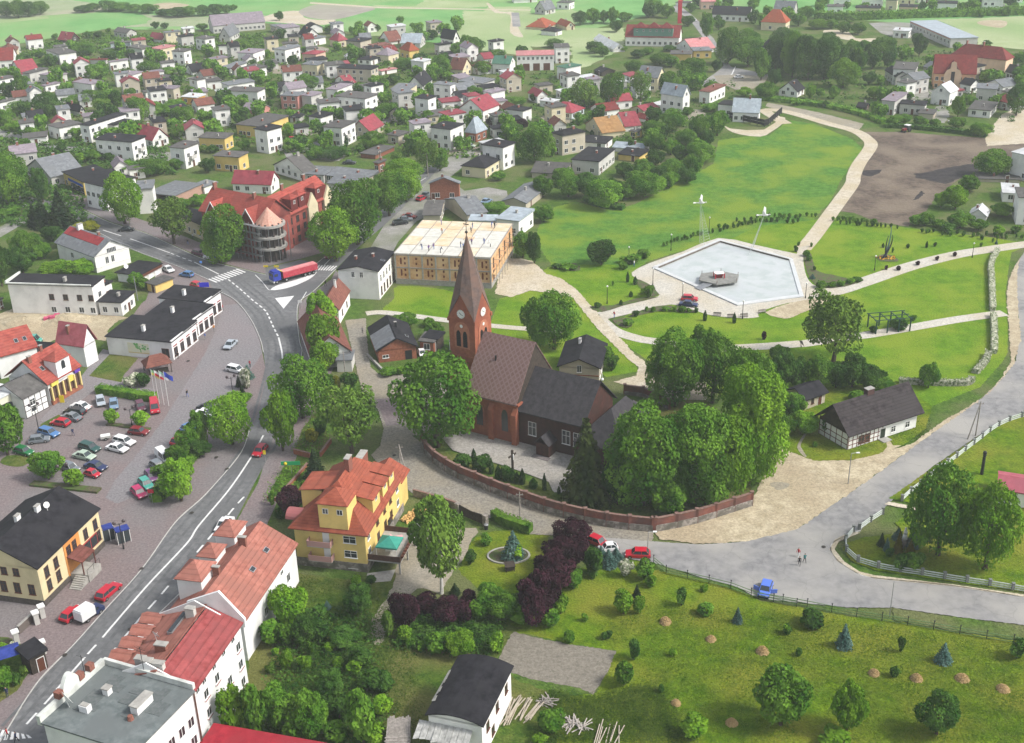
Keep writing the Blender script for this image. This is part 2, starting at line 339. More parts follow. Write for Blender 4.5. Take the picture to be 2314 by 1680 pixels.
# town yards: pale, trodden ground between the houses
rr = random.Random(3)
for t,x,y,w,h in (('A0',1150,440,260,50),('A0',1500,600,300,60),('A0',1750,680,350,60),('A0',700,850,200,40),('A0',900,1120,300,60),('A0',1350,1340,300,80),('A0',1950,1330,250,70),
                      ('A1',150,600,300,70),('A1',420,620,300,70),('A1',640,860,300,80),('A1',1050,900,330,90),('A1',1250,880,250,70),('A1',1600,880,260,80),('A1',1600,700,300,60),('A1',300,1120,350,80),('A1',560,1330,260,90),
                      ('A1',1700,1280,330,110),('A1',2050,1020,200,60),('A1',850,680,300,50),('A1',400,430,300,60),('A2',250,1010,330,90),('A2',520,680,250,60),('A2',1350,980,300,90),('A3',1350,800,300,120),('A3',1550,980,160,140),('A3',1150,450,200,50)):
    LZ[0] = (LZ[0] + .0) % .016
    lay('yard',YARD if rr.random()<.6 else DIRT,(t,x-w/2,y,x-w*.2,y-h/2,x+w*.3,y-h*.45,x+w/2,y,x+w*.25,y+h/2,x-w*.3,y+h*.4),curve=2,rag=.5)
LZ[0] = .016
lay('road',ASPL,('A0',-400,1090,0,1105,300,1190,520,1250,760,1260,760,1290,500,1290,280,1240,0,1160,-400,1130))
lay('road', ASPL, ('A1', 150, 1290, 330, 1240, 520, 1190, 560, 1215, 330, 1300, 180, 1350))
lay('road', ASPL, ('A1', 960, 1050, 1100, 985, 1140, 960, 1290, 940, 1290, 970, 1130, 1010, 1000, 1085))
lay('road', ASPL, ('A1', 1560, 930, 1700, 850, 1660, 950, 1600, 1000, 1450, 1010))
lay('yard',YARD,('A1',1350,1530,1430,1420,1580,1340,1720,1270,1800,1290,1720,1400,1560,1530,'B1',1700,120,1900,90,2060,120,2080,220,1900,270,1700,230,1400,330,1290,380,1130,560,1090,640,900,600,1010,420,1080,350,1150,290,1280,130))
lay('yard', YARD, ('B0', 0, 430, 180, 330, 290, 310, 300, 350, 100, 460, 0, 520, -200, 560, -200, 500))
LZ[0] = .004
# churchyard side gardens, middle grounds
lay('lawn',GL,('B1',1140,930,1660,1000,1700,1240,1290,1190,1000,1150,1100,1040),curve=3,rag=.15)
lay('lawn',GL,('B1',2000,1040,2268,970,'B2',360,1010,560,1290,700,1420,860,1540,'C2',920,150,640,200,560,120,200,200,'C1',2100,-100,'B1',1900,1310))
# meadow and park
lay('meadow',GM,('B2',40,560,60,430,200,260,380,215,700,290,900,230,'A2',1350,1512,1560,1400,1600,1200,1900,1160,2040,1160,2150,1070,'A3',280,1030,480,1060,800,1190,900,1280,830,1360,720,1512,'B3',620,200,500,330,470,400,'B2',2268,520,1620,540,1450,590,1200,660,980,730,860,830,760,900,'B2',200,790),rag=.25)
lay('lawn',GL,('B3',-300,560,0,420,480,370,640,300,660,350,1000,400,1300,440,2000,520,2300,570,2268,600,2160,650,2140,760,2110,1000,2130,1180,2130,1500,'C3',2080,70,1900,280,1480,450,1420,640,1100,820,800,920,480,920,130,760,-400,300,'C2',1000,60,'B2',770,1410,720,1240,860,1160,1100,1080,1180,900,'B2',1500,620),rag=.12)
lay('lawn',GL,('B2',150,770,700,750,860,830,1000,960,1100,1010,1080,1060,800,1130,560,1170,480,1100,380,960,250,870,140,840),curve=2,rag=.12)
lay('ploughed_field',SOIL,('A3',1000,1250,900,1130,1250,1130,1600,1160,1940,1180,2000,1080,2268,1150,2500,1200,2500,1450,2150,1350,2000,1330,1860,1400,'B3',1740,0,1520,170,1430,290,1290,350,1290,430,1000,380,820,310,640,290,860,0),rag=.3)
lay('ploughed_strip',DSOIL,('A3',1400,1480,1640,1430,1900,1390,1870,1460,'B3',1740,10,1600,60,1350,10,1330,-30),rag=.4)
lay('ploughed_strip', DSOIL, ('B3', 1320, 200, 1390, 120, 1420, 140, 1370, 190), rag=.2)
lay('ploughed_strip', DSOIL, ('A3', 880, 1460, 1060, 1450, 1040, 1480, 960, 1510, 890, 1500), rag=.3)
lay('yard',DIRT,('A3',80,880,200,900,500,960,900,1060,880,1090,850,1120,500,1010,200,950,60,910),rag=.2)
lay('yard',PALES,('A3',2000,1080,2080,980,2250,900,2500,900,2500,1200,2268,1230,1950,1250,1940,1180),rag=.3)
lay('yard',PALES,('A2',1640,1060,1700,1100,1990,1110,2140,1000,2170,1040,2050,1130,1960,1170,1780,1150,1680,1110),curve=2)
pathrib=lambda seq,w,nm='path',m=PATHM:(LZ.__setitem__(0,LZ[0]+.004),ribbon(nm,pts_of(*seq),w,LZ[0],m))[1]
pathrib(('B3',380,620,480,500,590,350,700,200,800,60,'A3',815,1500,860,1400,960,1250,920,1180,820,1120,600,1060,400,1000,200,950,60,950,'A2',2180,1060),(4.2,4.6),m=PALES)
pathrib(('B3',430,980,620,985,900,900,1300,765,1700,665,2050,610,2300,575,2600,540),(5,4.2))
pathrib(('B2',560,1190,700,1310,900,1380,1080,1410,1500,1465,1900,1455,2268,1430,'B3',400,1425,700,1380,940,1350,1300,1290,1700,1220,2100,1165),3.4)
pathrib(('B2', 600, 1190, 800, 1140, 1000, 1080, 1200, 1050), (4.5, 6))
pathrib(('B1', 860, 1170, 1000, 1160, 1300, 1195, 1680, 1245, 2100, 1290, 'B2', 300, 1320), (2.6, 2.2))
lay('path',PALES,('B1',1990,860,2080,700,2180,700,'B2',10,720,130,830,260,870,380,960,520,1110,650,1260,780,1400,890,1520,'C2',960,60,1060,200,1100,400,1080,460,980,330,700,240,900,190,920,120,'B2',800,1530,560,1290,430,1130,350,1030,'B1',2268,970,2100,1030,1960,1000),rag=.2)
lay('yard', DIRT, ('C2', 1100, 200, 1500, 250, 1500, 480, 1200, 480, 1000, 330), rag=.3)
# pool apron
lay('pool_apron',PATHM,('B2',860,820,1010,740,1300,640,1600,525,1900,580,2268,660,'B3',300,620,360,600,440,590,390,650,385,740,410,850,460,920,560,960,520,1040,430,1060,250,1080,0,1160,'B2',1950,1200,1800,1210,1560,1190,1420,1150,1250,1100,1080,1080,1000,1080,1100,1010,1000,930,900,870),curve=2)
lay('yard',SAND,('B3',60,1160,250,1085,430,1050,600,1030,540,1100,380,1160,270,1210,170,1205),curve=2,rag=.1)
# flower beds
BED = mat('flower_bed_soil', (.05, .04, .03), (.11, .10, .05), scale=2.5, c3=(.06, .10, .02), s3=.9)
lay('flower_bed',BED,('B3',380,640,450,660,490,800,640,840,760,870,900,885,740,940,560,950,460,900,410,800),curve=2,rag=.1)
lay('flower_bed', BED, ('B2', 180, 750, 380, 740, 420, 800, 300, 800), curve=2)
lay('flower_bed', BED, ('B2', 500, 1110, 700, 1100, 900, 1040, 1090, 1030, 800, 1100, 600, 1160), curve=2)
lay('flower_bed',BED,('B2',1060,1110,1200,1105,1430,1150,1300,1165,1150,1140,860,1200,870,1170),curve=2)
lay('flower_bed', BED, ('B2', 880, 870, 1010, 920, 1090, 1010, 1000, 1020, 940, 960), curve=2)
lay('flower_bed', BED, ('B3', 1010, 690, 1080, 660, 1170, 690, 1190, 725, 1050, 725), curve=2)
lay('flower_bed', BED, ('B2', 690, 1220, 860, 1210, 860, 1280, 780, 1290), curve=2)
PARKZ = LZ[0]; LZ[0] = 0
# orchard meadow foreground
lay('orchard_meadow',GO,('D2',-400,1740,-260,1500,-100,1330,500,1260,600,1090,660,930,300,880,0,810,-250,760,-150,600,300,300,860,230,950,300,1300,370,1700,500,'D3',0,540,700,660,1100,700,1500,780,2059,860,2600,950,2600,1800),rag=.2)
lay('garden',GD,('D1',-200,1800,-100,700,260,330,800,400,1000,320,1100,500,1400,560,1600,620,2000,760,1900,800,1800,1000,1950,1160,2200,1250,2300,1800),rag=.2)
lay('garden',GO,('D1',1620,60,1800,0,2059,0,2200,40,2150,300,2000,480,1700,470,1600,400,1500,300),curve=2,rag=.2)
lay('garden_plot',SOIL2,('D1',1920,780,'D2',0,820,300,880,660,930,600,1080,480,1270,380,1220,0,1150,'D1',1850,1080,1800,1000),rag=.12)
lay('track',DIRT,('D1',1010,30,1200,-20,1640,-20,1600,60,1580,150,1500,250,1400,400,1340,480,1180,440,1120,500,1000,560,950,700,920,860,850,880,800,780,850,650,950,500,1000,380,1010,280,1060,150),curve=2,rag=.25)
lay('terrace', CONC, ('D1', 790, 330, 1010, 300, 970, 390, 850, 400, 780, 370))
LZ[0] = .0
# main junction
lay('plaza',PAVP,('D0',-900,2000,'D0',0,1640,290,1180,560,900,830,600,1100,300,'C0',1500,1440,1760,1200,2050,860,2140,660,2200,560,2290,470,'F',588,815,'B0',2240,1500,2220,1380,2130,1200,2000,1050,1820,960,1780,880,1500,760,1340,690,1390,740,1300,860,1230,1050,900,1512,'C0',840,100,430,400,0,700,-400,900,-900,1300))
lay('side_street',PAVG,('B0',1900,1100,2060,1080,2190,1300,2240,1500,'C0',2200,60,2130,150,2060,280,1960,360,1740,600,1560,800,1450,900,1250,1180,1000,1280,900,1230,980,1080,1180,850,1400,560,1500,400,1750,0,'B0',1850,1300),rag=.1)
lay('lawn', GD, ('C0', 740, 200, 900, 0, 960, -20, 1180, 40, 1060, 180, 1030, 260), rag=.1)
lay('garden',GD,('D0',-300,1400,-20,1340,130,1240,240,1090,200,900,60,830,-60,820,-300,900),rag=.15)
lay('yard', BED, ('D0', -60, 840, 100, 830, 60, 960, -60, 980), rag=.2)
lay('yard',PAVG,('C0',640,260,880,-40,960,-20,760,190,1320,300,1320,370,830,290,760,350,400,600,340,570))
lay('lawn', GD, ('C0', 340, 640, 350, 600, 500, 520, 540, 540, 420, 630))
lay('lawn', GD, ('C0', 0, 930, 60, 870, 200, 870, 290, 890, 200, 960, 90, 960), curve=2)
lay('yard',SAND,('B0',-300,1330,0,1170,150,1110,400,1110,820,1170,1100,1200,1010,1230,930,1300,900,1400,800,1390,700,1300,500,1380,350,1450,0,1420,-300,1500),rag=.2)
lay('lawn',GT,('B0',900,830,1020,830,1290,700,1390,740,1300,900,1250,1050,1060,1200,880,1000),rag=.1)
lay('sidewalk',PAVP,('B0',560,190,760,300,960,390,1230,470,1500,590,1750,700,2100,790,2268,830,'B1',0,770,300,700,520,640,640,560,640,470,0,560,'B0',1900,640,1300,400,900,260,620,130))
lay('sidewalk',PAVP,('B1',600,800,560,880,400,990,290,1080,275,1250,300,1400,320,1512,'C1',260,200,180,400,0,900,-60,1100,'D0',1760,60,1480,400,1230,650,900,1000,1300,900,1800,500,2000,0,'D1',0,-20,'C1',260,900,400,500,640,0,'B1',620,1300,700,900),rag=.05)
road_pts=('B0',-500,100,0,130,180,165,560,220,760,310,960,400,1230,480,1500,600,1750,710,2100,800,2268,840,'B1',0,780,300,710,440,740,560,640,700,500,860,380,980,280,1080,200,1130,120,1200,60,'A1',1360,1430,1430,1400,1560,1340,'B1',1400,20,1290,110,1170,270,1010,420,840,560,700,690,600,790,
            420,970,290,1070,270,1200,290,1400,310,1512,'C1',240,200,170,400,90,640,0,930,'C0',2150,1150,'D0',1760,60,1480,400,1230,650,900,1010,500,1700,300,2000,'D0',-250,2000,0,1640,290,1180,560,900,830,600,1100,300,'C0',1500,1440,1760,1200,2050,860,2130,660,2210,500,'F',590,830,'B0',2250,1500,2220,1380,2130,1200,2000,1050,1820,960,1780,880,1500,760,1200,650,1000,560,700,400,300,300,180,250,0,210,-500,180)
lay('road', ASPH, road_pts)
LZ[0] = max(PARKZ, LZ[0])
# cobbled church street, the sandy place and the right-hand road
lay('street',COBB,('B1',680,1230,860,1210,860,1330,880,1512,'C1',900,120,970,180,1200,180,1420,130,1700,30,'B1',1660,1430,'B1',1800,1500,'C1',1700,260,1640,700,1250,700,1340,770,1390,880,1600,1030,1750,1090,1950,1170,2268,1300,'C2',350,1400,700,1480,1040,1510,'D2',950,60,900,160,700,230,500,60,0,30,'C1',1900,1400,1640,1320,1270,1210,1180,1130,980,960,900,870,980,790,1010,640,960,480,830,330,790,180),rag=.1)
lay('street', PAVP, ('C1', 870, 400, 1180, 370, 1180, 610, 1030, 620, 980, 480))
lay('road',ASPL,('D2',500,50,850,80,1300,110,1600,95,1950,0,'C3',350,1490,800,1180,1150,930,1400,740,1600,600,1900,390,2100,200,2200,60,'B3',2230,1300,2190,900,2190,760,2268,650,2600,600,2600,1512,'C3',2268,490,2130,560,1850,720,1500,960,1200,1200,'D3',790,0,720,20,600,80,560,150,620,240,760,330,900,370,1500,430,2059,520,2600,620,2600,830,2059,735,1600,680,1040,600,700,600,0,530,'D2',1600,440,1300,360,980,260,700,210,500,150),rag=.08)
lay('sandy_place',SAND,('C3',130,770,300,850,480,915,800,915,1100,830,1300,780,1560,590,1800,450,1980,330,2080,200,2160,60,'B3',2140,1350,2130,1200,2120,1080,2130,900,2180,780,2230,700,2210,800,2210,1000,2240,1400,'C3',2180,90,2090,210,1890,400,1590,610,1390,750,1140,940,790,1190,340,1500,'D3',-50,80,'D2',1600,90,1300,105,1000,70,'C2',1050,1505,1400,1430,1880,1285,1960,1100,2060,960,2080,760,'C3',-200,500,0,600),rag=.2)
lay('sandy_place', DIRT, ('C3', 100, 1110, 170, 1100, 270, 1120, 220, 1160, 150, 1165), curve=2, rag=.15)
lay('sidewalk',PALES,('D3',790,20,620,90,590,150,660,240,780,320,900,350,1500,420,2059,500,2600,590,2600,620,2059,520,1500,435,900,375,750,330,610,240,550,150,590,75,720,10),rag=.04)
lay('verge', GT, ('D3', 1040, 610, 2059, 745, 2600, 830, 2600, 920, 2059, 850, 1500, 780, 1060, 700), rag=.2)
lay('verge',GO,('C3',2268,500,2130,570,1850,730,1500,970,1110,1240,1380,1300,'D3',1060,-60,1120,20,800,60,690,100,650,150,720,240,900,310,1500,400,2059,480,2700,600,2700,-700),rag=.1)
lay('lawn',GO,('C3',130,770,300,855,480,920,800,910,1000,870,1140,810,1250,780,1430,640,1480,450,1180,240,500,300,-50,300,-50,600),rag=.12)
lay('path',DIRT,('C3',395,680,410,690,370,760,360,800,410,880,390,885,340,830,335,780),curve=2)
lay('path', SAND, ('C3', 1080, 740, 1130, 760, 1150, 790, 1220, 790, 1060, 850, 1100, 800), curve=2)
lay('path', PALES, ('C3', 1110, 1270, 1390, 1320, 1390, 1350, 1160, 1310, 1080, 1290), rag=.1)
lay('planted_slope', GD, ('C1', 240, 850, 400, 895, 540, 740, 500, 560, 420, 520, 320, 640), rag=.1)
lay('planted_slope', GD, ('C1', 10, 1245, 110, 1262, 370, 960, 300, 930, 170, 950), rag=.1)
# churchyard
lay('churchyard',PAVC,('C1',1500,720,1700,660,2300,700,'C2',700,800,640,1100,330,1200,200,1210,150,1100,'C1',2150,1000,2000,950,1780,890,1600,830))
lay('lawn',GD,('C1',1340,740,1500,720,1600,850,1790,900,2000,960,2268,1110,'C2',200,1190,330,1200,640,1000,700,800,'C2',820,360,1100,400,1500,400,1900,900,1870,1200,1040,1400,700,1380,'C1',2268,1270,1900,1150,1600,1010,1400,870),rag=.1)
lay('yard', YARD, ('C1', 1420, 100, 1560, 30, 1690, 10, 1720, 200, 1640, 240, 1560, 150))
print('layers', LZ[0])
# painted markings on the road
ALLZ = LZ[0]; MZ = .1
def dashes(seq, w, on, off, name='road_marking', z=None):
    pts = spline(pts_of(*seq), 12); mm = M(); acc = 0; z = z or MZ
    def put(a, b):
        d = (Vector(b) - Vector(a)); 
        if d.length < 1e-4: return
        d.normalize(); n = Vector((-d.y, d.x)) * w / 2
        mm.face([(a[0]-n.x,a[1]-n.y,z),(b[0]-n.x,b[1]-n.y,z),(b[0]+n.x,b[1]+n.y,z),(a[0]+n.x,a[1]+n.y,z)])
    per = on + off
    for a, b in zip(pts, pts[1:]):
        L = math.dist(a, b); t = 0
        while t < L:
            ph = acc % per if off else 0; step = (on - ph if ph < on else per - ph) if off else L
            s = min(step, L - t); s = max(s, 1e-3)
            if not off or ph < on:
                put([a[k]+(b[k]-a[k])*t/L for k in (0,1)],[a[k]+(b[k]-a[k])*(t+s)/L for k in (0,1)])
            t += s; acc += s
    return tag(part(name, mm, PLINE), kind='structure')
dashes(('B0', 180, 230, 420, 300), .3, 1, 0)
dashes(('B0', 880, 458, 1130, 538, 1450, 652), .3, 1, 0)
dashes(('B0', 1460, 656, 1560, 695, 1660, 732), .3, 1.6, 1.2)
dashes(('B0', 1660, 732, 1770, 785, 1870, 835), .3, 1, 0)
dashes(('B0',1950,880,2050,960,2150,1050,2250,1130,'B1',20,1180,60,1270,110,1370),.35,1.6,1.1)
dashes(('B1', 112, 1376, 130, 1450, 142, 1512, 'C1', 146, 80), .35, 1, 0)
dashes(('C0', 2250, 700, 2150, 880, 1960, 1160, 1700, 1470, 'D0', 1450, 100, 1150, 420, 860, 755), .32, 1, 0)
dashes(('D0', 860, 755, 780, 850, 680, 960), .32, 2.3, 1.7)
dashes(('D0', 660, 985, 550, 1110, 440, 1235), .32, 1, 0)
dashes(('D0', 420, 1265, 300, 1400, 170, 1545), .32, 2.2, 1.7)
dashes(('C0',2085,1225,1990,1330,'D0',1635,45,1450,260,1240,510,1080,690,880,935),.32,2.2,1.6)
dashes(('B1', 500, 760, 590, 670, 690, 582), .25, 1, 0)
dashes(('B1', 1290, 60, 1370, 10), .25, 1, 0)
WEAR = mat('tyre_polished_asphalt', (.088, .09, .093), (.135, .137, .14), scale=.8, detail=9)
_c=spline(pts_of('B0',180,230,880,458,1450,652,1870,835,1950,880,2250,1130,'B1',60,1270,142,1512,'C0',2250,700,2150,880,1960,1160,1700,1470,'D0',1150,420,860,755,660,985,420,1265,170,1545),6)
for off in (-2.9, -1.3, 1.3, 2.9):
    pp = []
    for i, p in enumerate(_c):
        a,b=Vector(_c[max(0,i-1)]),Vector(_c[min(len(_c)-1,i+1)]);d=(b-a).normalized();pp.append((p[0]-d.y*off,p[1]+d.x*off))
    ribbon('tyre_wear', pp, .5, MZ - .004, WEAR, 0)
def stripe_poly(seq, n, name):
    """zebra: n bars between edge a->b (near) and edge d->c (far)"""
    p = [Vector((*q, 0)) for q in pts_of(*seq)]; mm = M()
    for i in range(n):
        t0 = (i + .22) / n; t1 = (i + .78) / n
        q = [p[0].lerp(p[1], t0), p[0].lerp(p[1], t1), p[3].lerp(p[2], t1), p[3].lerp(p[2], t0)]
        mm.face([(v.x, v.y, MZ) for v in q])
    o = root(name, (0, 0, 0)); o['kind'] = 'structure'; bpy.data.objects.remove(o)
    return tag(part(name, mm, PLINE), kind='structure')
stripe_poly(('B0', 1840, 910, 2110, 815, 2030, 785, 1770, 880), 10, 'zebra_crossing')
stripe_poly(('B1', 420, 800, 570, 805, 620, 765, 450, 755), 7, 'zebra_crossing')
stripe_poly(('D0', -130, 1640, 260, 1610, 230, 1590, -60, 1530), 8, 'zebra_crossing')
LZ[0] = MZ
lay('road_marking',PLINE,('B1',40,970,100,930,200,900,300,870,380,840,440,815,400,860,330,900,230,940,130,965),curve=2)
lay('road_marking', PLINE, ('B1', 80, 1040, 245, 1020, 155, 1130))
dashes(('B0', 2180, 840, 2240, 900, 'B1', 20, 960, 40, 970), .2, 1, 0)
dashes(('B1', 350, 985, 305, 1060), .2, 1, 0)
# kerbs: real steps along the road edges
KERB = mat('kerb_stone', (.36, .35, .33), (.46, .45, .43), scale=2)
def kerb(seq, n=8):
    pts = spline(pts_of(*seq), n); mm = M(); w = .16
    for a, b in zip(pts, pts[1:]):
        d = Vector(b) - Vector(a)
        if d.length < 1e-4: continue
        d.normalize(); nn = Vector((-d.y, d.x)) * w / 2
        mm.prism([(a[0]-nn.x,a[1]-nn.y),(b[0]-nn.x,b[1]-nn.y),(b[0]+nn.x,b[1]+nn.y),(a[0]+nn.x,a[1]+nn.y)],0,.14)
    return tag(part('kerb', mm, KERB), kind='structure')
kerb(('D0',0,1640,290,1180,560,900,830,600,1100,300,'C0',1500,1440,1760,1200,2050,860,2130,660))
kerb(('D0', 1760, 60, 1480, 400, 1230, 650, 900, 1010))
kerb(('B0', 2250, 1500, 2220, 1380, 2130, 1200, 2000, 1050, 1820, 960))
kerb(('B0', 560, 220, 760, 310, 960, 400, 1230, 480, 1500, 600, 1750, 710, 2100, 800, 2268, 840))
kerb(('B1', 600, 790, 420, 970, 290, 1070, 270, 1200, 290, 1400, 310, 1512, 'C1', 240, 200))
kerb(('B1', 440, 740, 560, 640, 700, 500, 860, 380))
kerb(('D3', 790, 0, 600, 80, 560, 150, 620, 240, 760, 330, 900, 370, 1500, 430, 2059, 520, 2600, 620))
kerb(('B0', 700, 400, 1000, 560, 1200, 650, 1500, 760, 1780, 880))
# worn repair patches and oil stains on the roads
PATCH = mat('asphalt_patch', (.085, .087, .09), (.115, .117, .12), scale=1.2)
for seq in (('D0',1440,200,1500,140,1560,200,1490,260),('B0',1000,520,1060,500,1120,530,1060,555),('C3',1330,760,1420,740,1440,800,1370,810),('C3',1880,450,2100,500,2020,580,1990,570)):
    lay('road_patch',PATCH if seq[0] not in ('C3','D3') else mat('asphalt_patch_pale',(.16,.165,.17),(.2,.205,.21),scale=1.2),seq,rag=.15)
MAN = mat('manhole_iron', (.04, .035, .03), rough=.7)
LZ[0] = ALLZ + .03
for t,x,y in (('C0',1850,890),('C0',1940,990),('D0',505,970),('D0',1100,300),('D0',1010,770),('C0',1640,1365),('D3',505,132),('C1',1100,875),('C0',1610,65),('B0',1435,680)):
    g=G(t,x,y);mm=M();mm.face([(g.x+.35*math.cos(a*PI/5),g.y+.35*math.sin(a*PI/5),LZ[0]) for a in range(10)])
    part('manhole_cover', mm, MAN)['kind'] = 'structure'
TOPZ = LZ[0]
# ---------------------------------------------------------------- buildings
LM = []            # landmarks: (short name, ground point)
AUTO = []          # things whose label is finished once everything stands: (object, phrase, point)
FOOT = []          # building footprints
def win_mesh(w, h, frame=0, sill=True, bars=1):
    key = 'win%s%s%d%d%d' % (w, h, frame, sill, bars)
    if key in bpy.data.meshes: return bpy.data.meshes[key]
    m = M(); a = w / 2; b = h / 2; t = .07
    m.box(-a, -.03, -b, a, .0, b, 1)
    m.box(-a - t, -.06, -b - t, -a, 0, b + t); m.box(a, -.06, -b - t, a + t, 0, b + t)
    m.box(-a, -.06, b, a, 0, b + t); m.box(-a, -.06, -b - t, a, 0, -b)
    if bars: m.box(-.035, -.05, -b, .035, -.031, b)
    if bars > 1: m.box(-a, -.048, b * .25, a, -.031, b * .25 + .06)
    if sill: m.box(-a - .15, -.16, -b - t - .05, a + .15, 0, -b - t)
    me = m.mesh(key, [BFR if frame else WFR, GLASS]); me.name = key; return me
def door_mesh(w=1.0, h=2.1, m1=None, key='door'):
    k = 'door%s%s%s' % (w, h, key)
    if k in bpy.data.meshes: return bpy.data.meshes[k]
    m=M();m.box(-w/2,-.05,0,w/2,0,h,0);m.box(-w/2-.08,-.07,0,-w/2,0,h+.08,1);m.box(w/2,-.07,0,w/2+.08,0,h+.08,1);m.box(-w/2,-.07,h,w/2,0,h+.08,1)
    me = m.mesh(k, [m1 or BFR, WFR]); me.name = k; return me
class B:
    """a building on its own ground frame: local x along A->R, local y along A->L"""
    def __init__(s, t, A, L, Rr, H, yb=None, name='house', o=.35):
        if yb is not None: H = HT(t, A[0], A[1], yb)
        s.H = H; a = G(t, *A, H)
        lg=G(t,*L,H) if isinstance(L,tuple) else None;rg=G(t,*Rr,H) if isinstance(Rr,tuple) else None
        if lg is not None and rg is not None:
            u = lg - a; w = rg - a
            if u.length >= w.length:
                ey = u.normalized(); ex = Vector((ey.y, -ey.x, 0)); s.b = u.length; s.a = abs(w.dot(ex))
                if s.a < w.length * .5: s.a = w.length * .8
            else:
                ex = w.normalized(); ey = Vector((-ex.y, ex.x, 0)); s.a = w.length; s.b = abs(u.dot(ey))
                if s.b < u.length * .5: s.b = u.length * .8
        elif lg is not None:
            u = lg - a; ey = u.normalized(); ex = Vector((ey.y, -ey.x, 0)); s.b = u.length; s.a = Rr
        else:
            w = rg - a; ex = w.normalized(); ey = Vector((-ex.y, ex.x, 0)); s.a = w.length; s.b = L
        s.a = max(s.a, 2.5); s.b = max(s.b, 2.5)
        s.rz = math.atan2(ex.y, ex.x); s.org = Vector((a.x, a.y, 0)); s.ex = ex; s.ey = ey; s.o = o
        s.root = root(name, s.org, s.rz)
        c = s.org + ex * s.a / 2 + ey * s.b / 2; s.c = c; FOOT.append((c.x, c.y, max(s.a, s.b) / 2 + .5))
    def wall(s, m, ridge=None, rh=0, z0=0, name='wall', inset=None):
        o = s.o if inset is None else inset; x0, y0, x1, y1 = o, o, s.a - o, s.b - o; H = s.H; q = M()
        H0 = H - .02
        q.prism([(x0, y0), (x1, y0), (x1, y1), (x0, y1)], z0, H0)
        if ridge == 'x':
            ym = s.b / 2; zz = H + rh * (1 - 2 * o / s.b) - .25
            for x in (x0,x1-.2):q.prism([(x,y0),(x+.2,y0),(x+.2,ym),(x,ym)],H-.3,[H-.1,H-.1,zz+.2,zz+.2]);q.prism([(x,ym),(x+.2,ym),(x+.2,y1),(x,y1)],H-.3,[zz+.2,zz+.2,H-.1,H-.1])
        if ridge == 'y':
            xm = s.a / 2; zz = H + rh * (1 - 2 * o / s.a) - .25
            for y in (y0,y1-.2):q.prism([(x0,y),(xm,y),(xm,y+.2),(x0,y+.2)],H-.3,[H-.1,zz+.2,zz+.2,H-.1]);q.prism([(xm,y),(x1,y),(x1,y+.2),(xm,y+.2)],H-.3,[zz+.2,H-.1,H-.1,zz+.2])
        s.wallo = part(name, q, m, s.root); return s.wallo
    def roof(s, kind, rh, m, name='roof', tilt=0, th=.2):
        a, b, H = s.a, s.b, s.H; q = M()
        if kind == 'flat':
            z = [H + .22 + tilt * (i in (1, 2)) for i in range(4)]
            q.prism([(0, 0), (a, 0), (a, b), (0, b)], [H] * 4, z)
        elif kind == 'shed':      # low at y=0, high at y=b
            q.slab([(0, 0, H + .2), (a, 0, H + .2), (a, b, H + rh), (0, b, H + rh)], th)
        elif kind == 'x':
            q.slab([(0,0,H+.1),(a,0,H+.1),(a,b/2,H+rh),(0,b/2,H+rh)],th);q.slab([(a,b,H+.1),(0,b,H+.1),(0,b/2,H+rh),(a,b/2,H+rh)],th)
        elif kind == 'y':
            q.slab([(0,0,H+.1),(a/2,0,H+rh),(a/2,b,H+rh),(0,b,H+.1)],th);q.slab([(a,0,H+.1),(a,b,H+.1),(a/2,b,H+rh),(a/2,0,H+rh)],th)
        elif kind == 'hip':
            e = min(a, b) / 2 * .95
            if a >= b: p, r = (e, b / 2, H + rh), (a - e, b / 2, H + rh)
            else: p, r = (a / 2, e, H + rh), (a / 2, b - e, H + rh)
            c = [(0, 0, H), (a, 0, H), (a, b, H), (0, b, H)]; ct = [(x, y, z + .15) for x, y, z in c]
            q.prism([v[:2] for v in c], H, H + .15)
            if a>=b:q.face([ct[0],ct[1],r,p]);q.face([ct[1],ct[2],r]);q.face([ct[2],ct[3],p,r]);q.face([ct[3],ct[0],p])
            else:q.face([ct[0],ct[1],p]);q.face([ct[1],ct[2],r,p]);q.face([ct[2],ct[3],r]);q.face([ct[3],ct[0],p,r])
        s.roofo = part(name, q, m, s.root); s.rk = kind; s.rh = rh; return s.roofo
    def rz_at(s, x, y):
        H, a, b = s.H, s.a, s.b
        k = getattr(s, 'rk', 'flat')
        if k == 'x': return H + s.rh * (1 - abs(y - b / 2) / (b / 2))
        if k == 'y': return H + s.rh * (1 - abs(x - a / 2) / (a / 2))
        if k == 'hip': return H + s.rh * min(1, min(x, a - x, y, b - y) / (min(a, b) / 2))
        if k == 'shed': return H + s.rh * y / b
        return H + .2
    def chimney(s, x, y, w=.7, h=1.3, d=.5, m=None):
        z=s.rz_at(x,y);q=M();q.box(-w/2,-d/2,-.8,w/2,d/2,h,0);q.box(-w/2-.06,-d/2-.06,h,w/2+.06,d/2+.06,h+.12,1)
        return part('chimney', q, [m or BRK, CONC], s.roofo, (x, y, z))
    def win(s, face, u, z, w=1.2, h=1.3, frame=0, name='window', bars=1, near=False):
        """face 0: the x=0 side (left), 1: the y=0 side (right), 2: x=a, 3: y=b; u along the side from A"""
        o = s.o; me = win_mesh(w, h, frame, True, bars)
        p={0:((o,u,z),-PI/2),1:((u,o,z),0),2:((s.a-o,u,z),PI/2),3:((u,s.b-o,z),PI)}[face]
        return part(name, me, None, s.root, p[0], p[1])
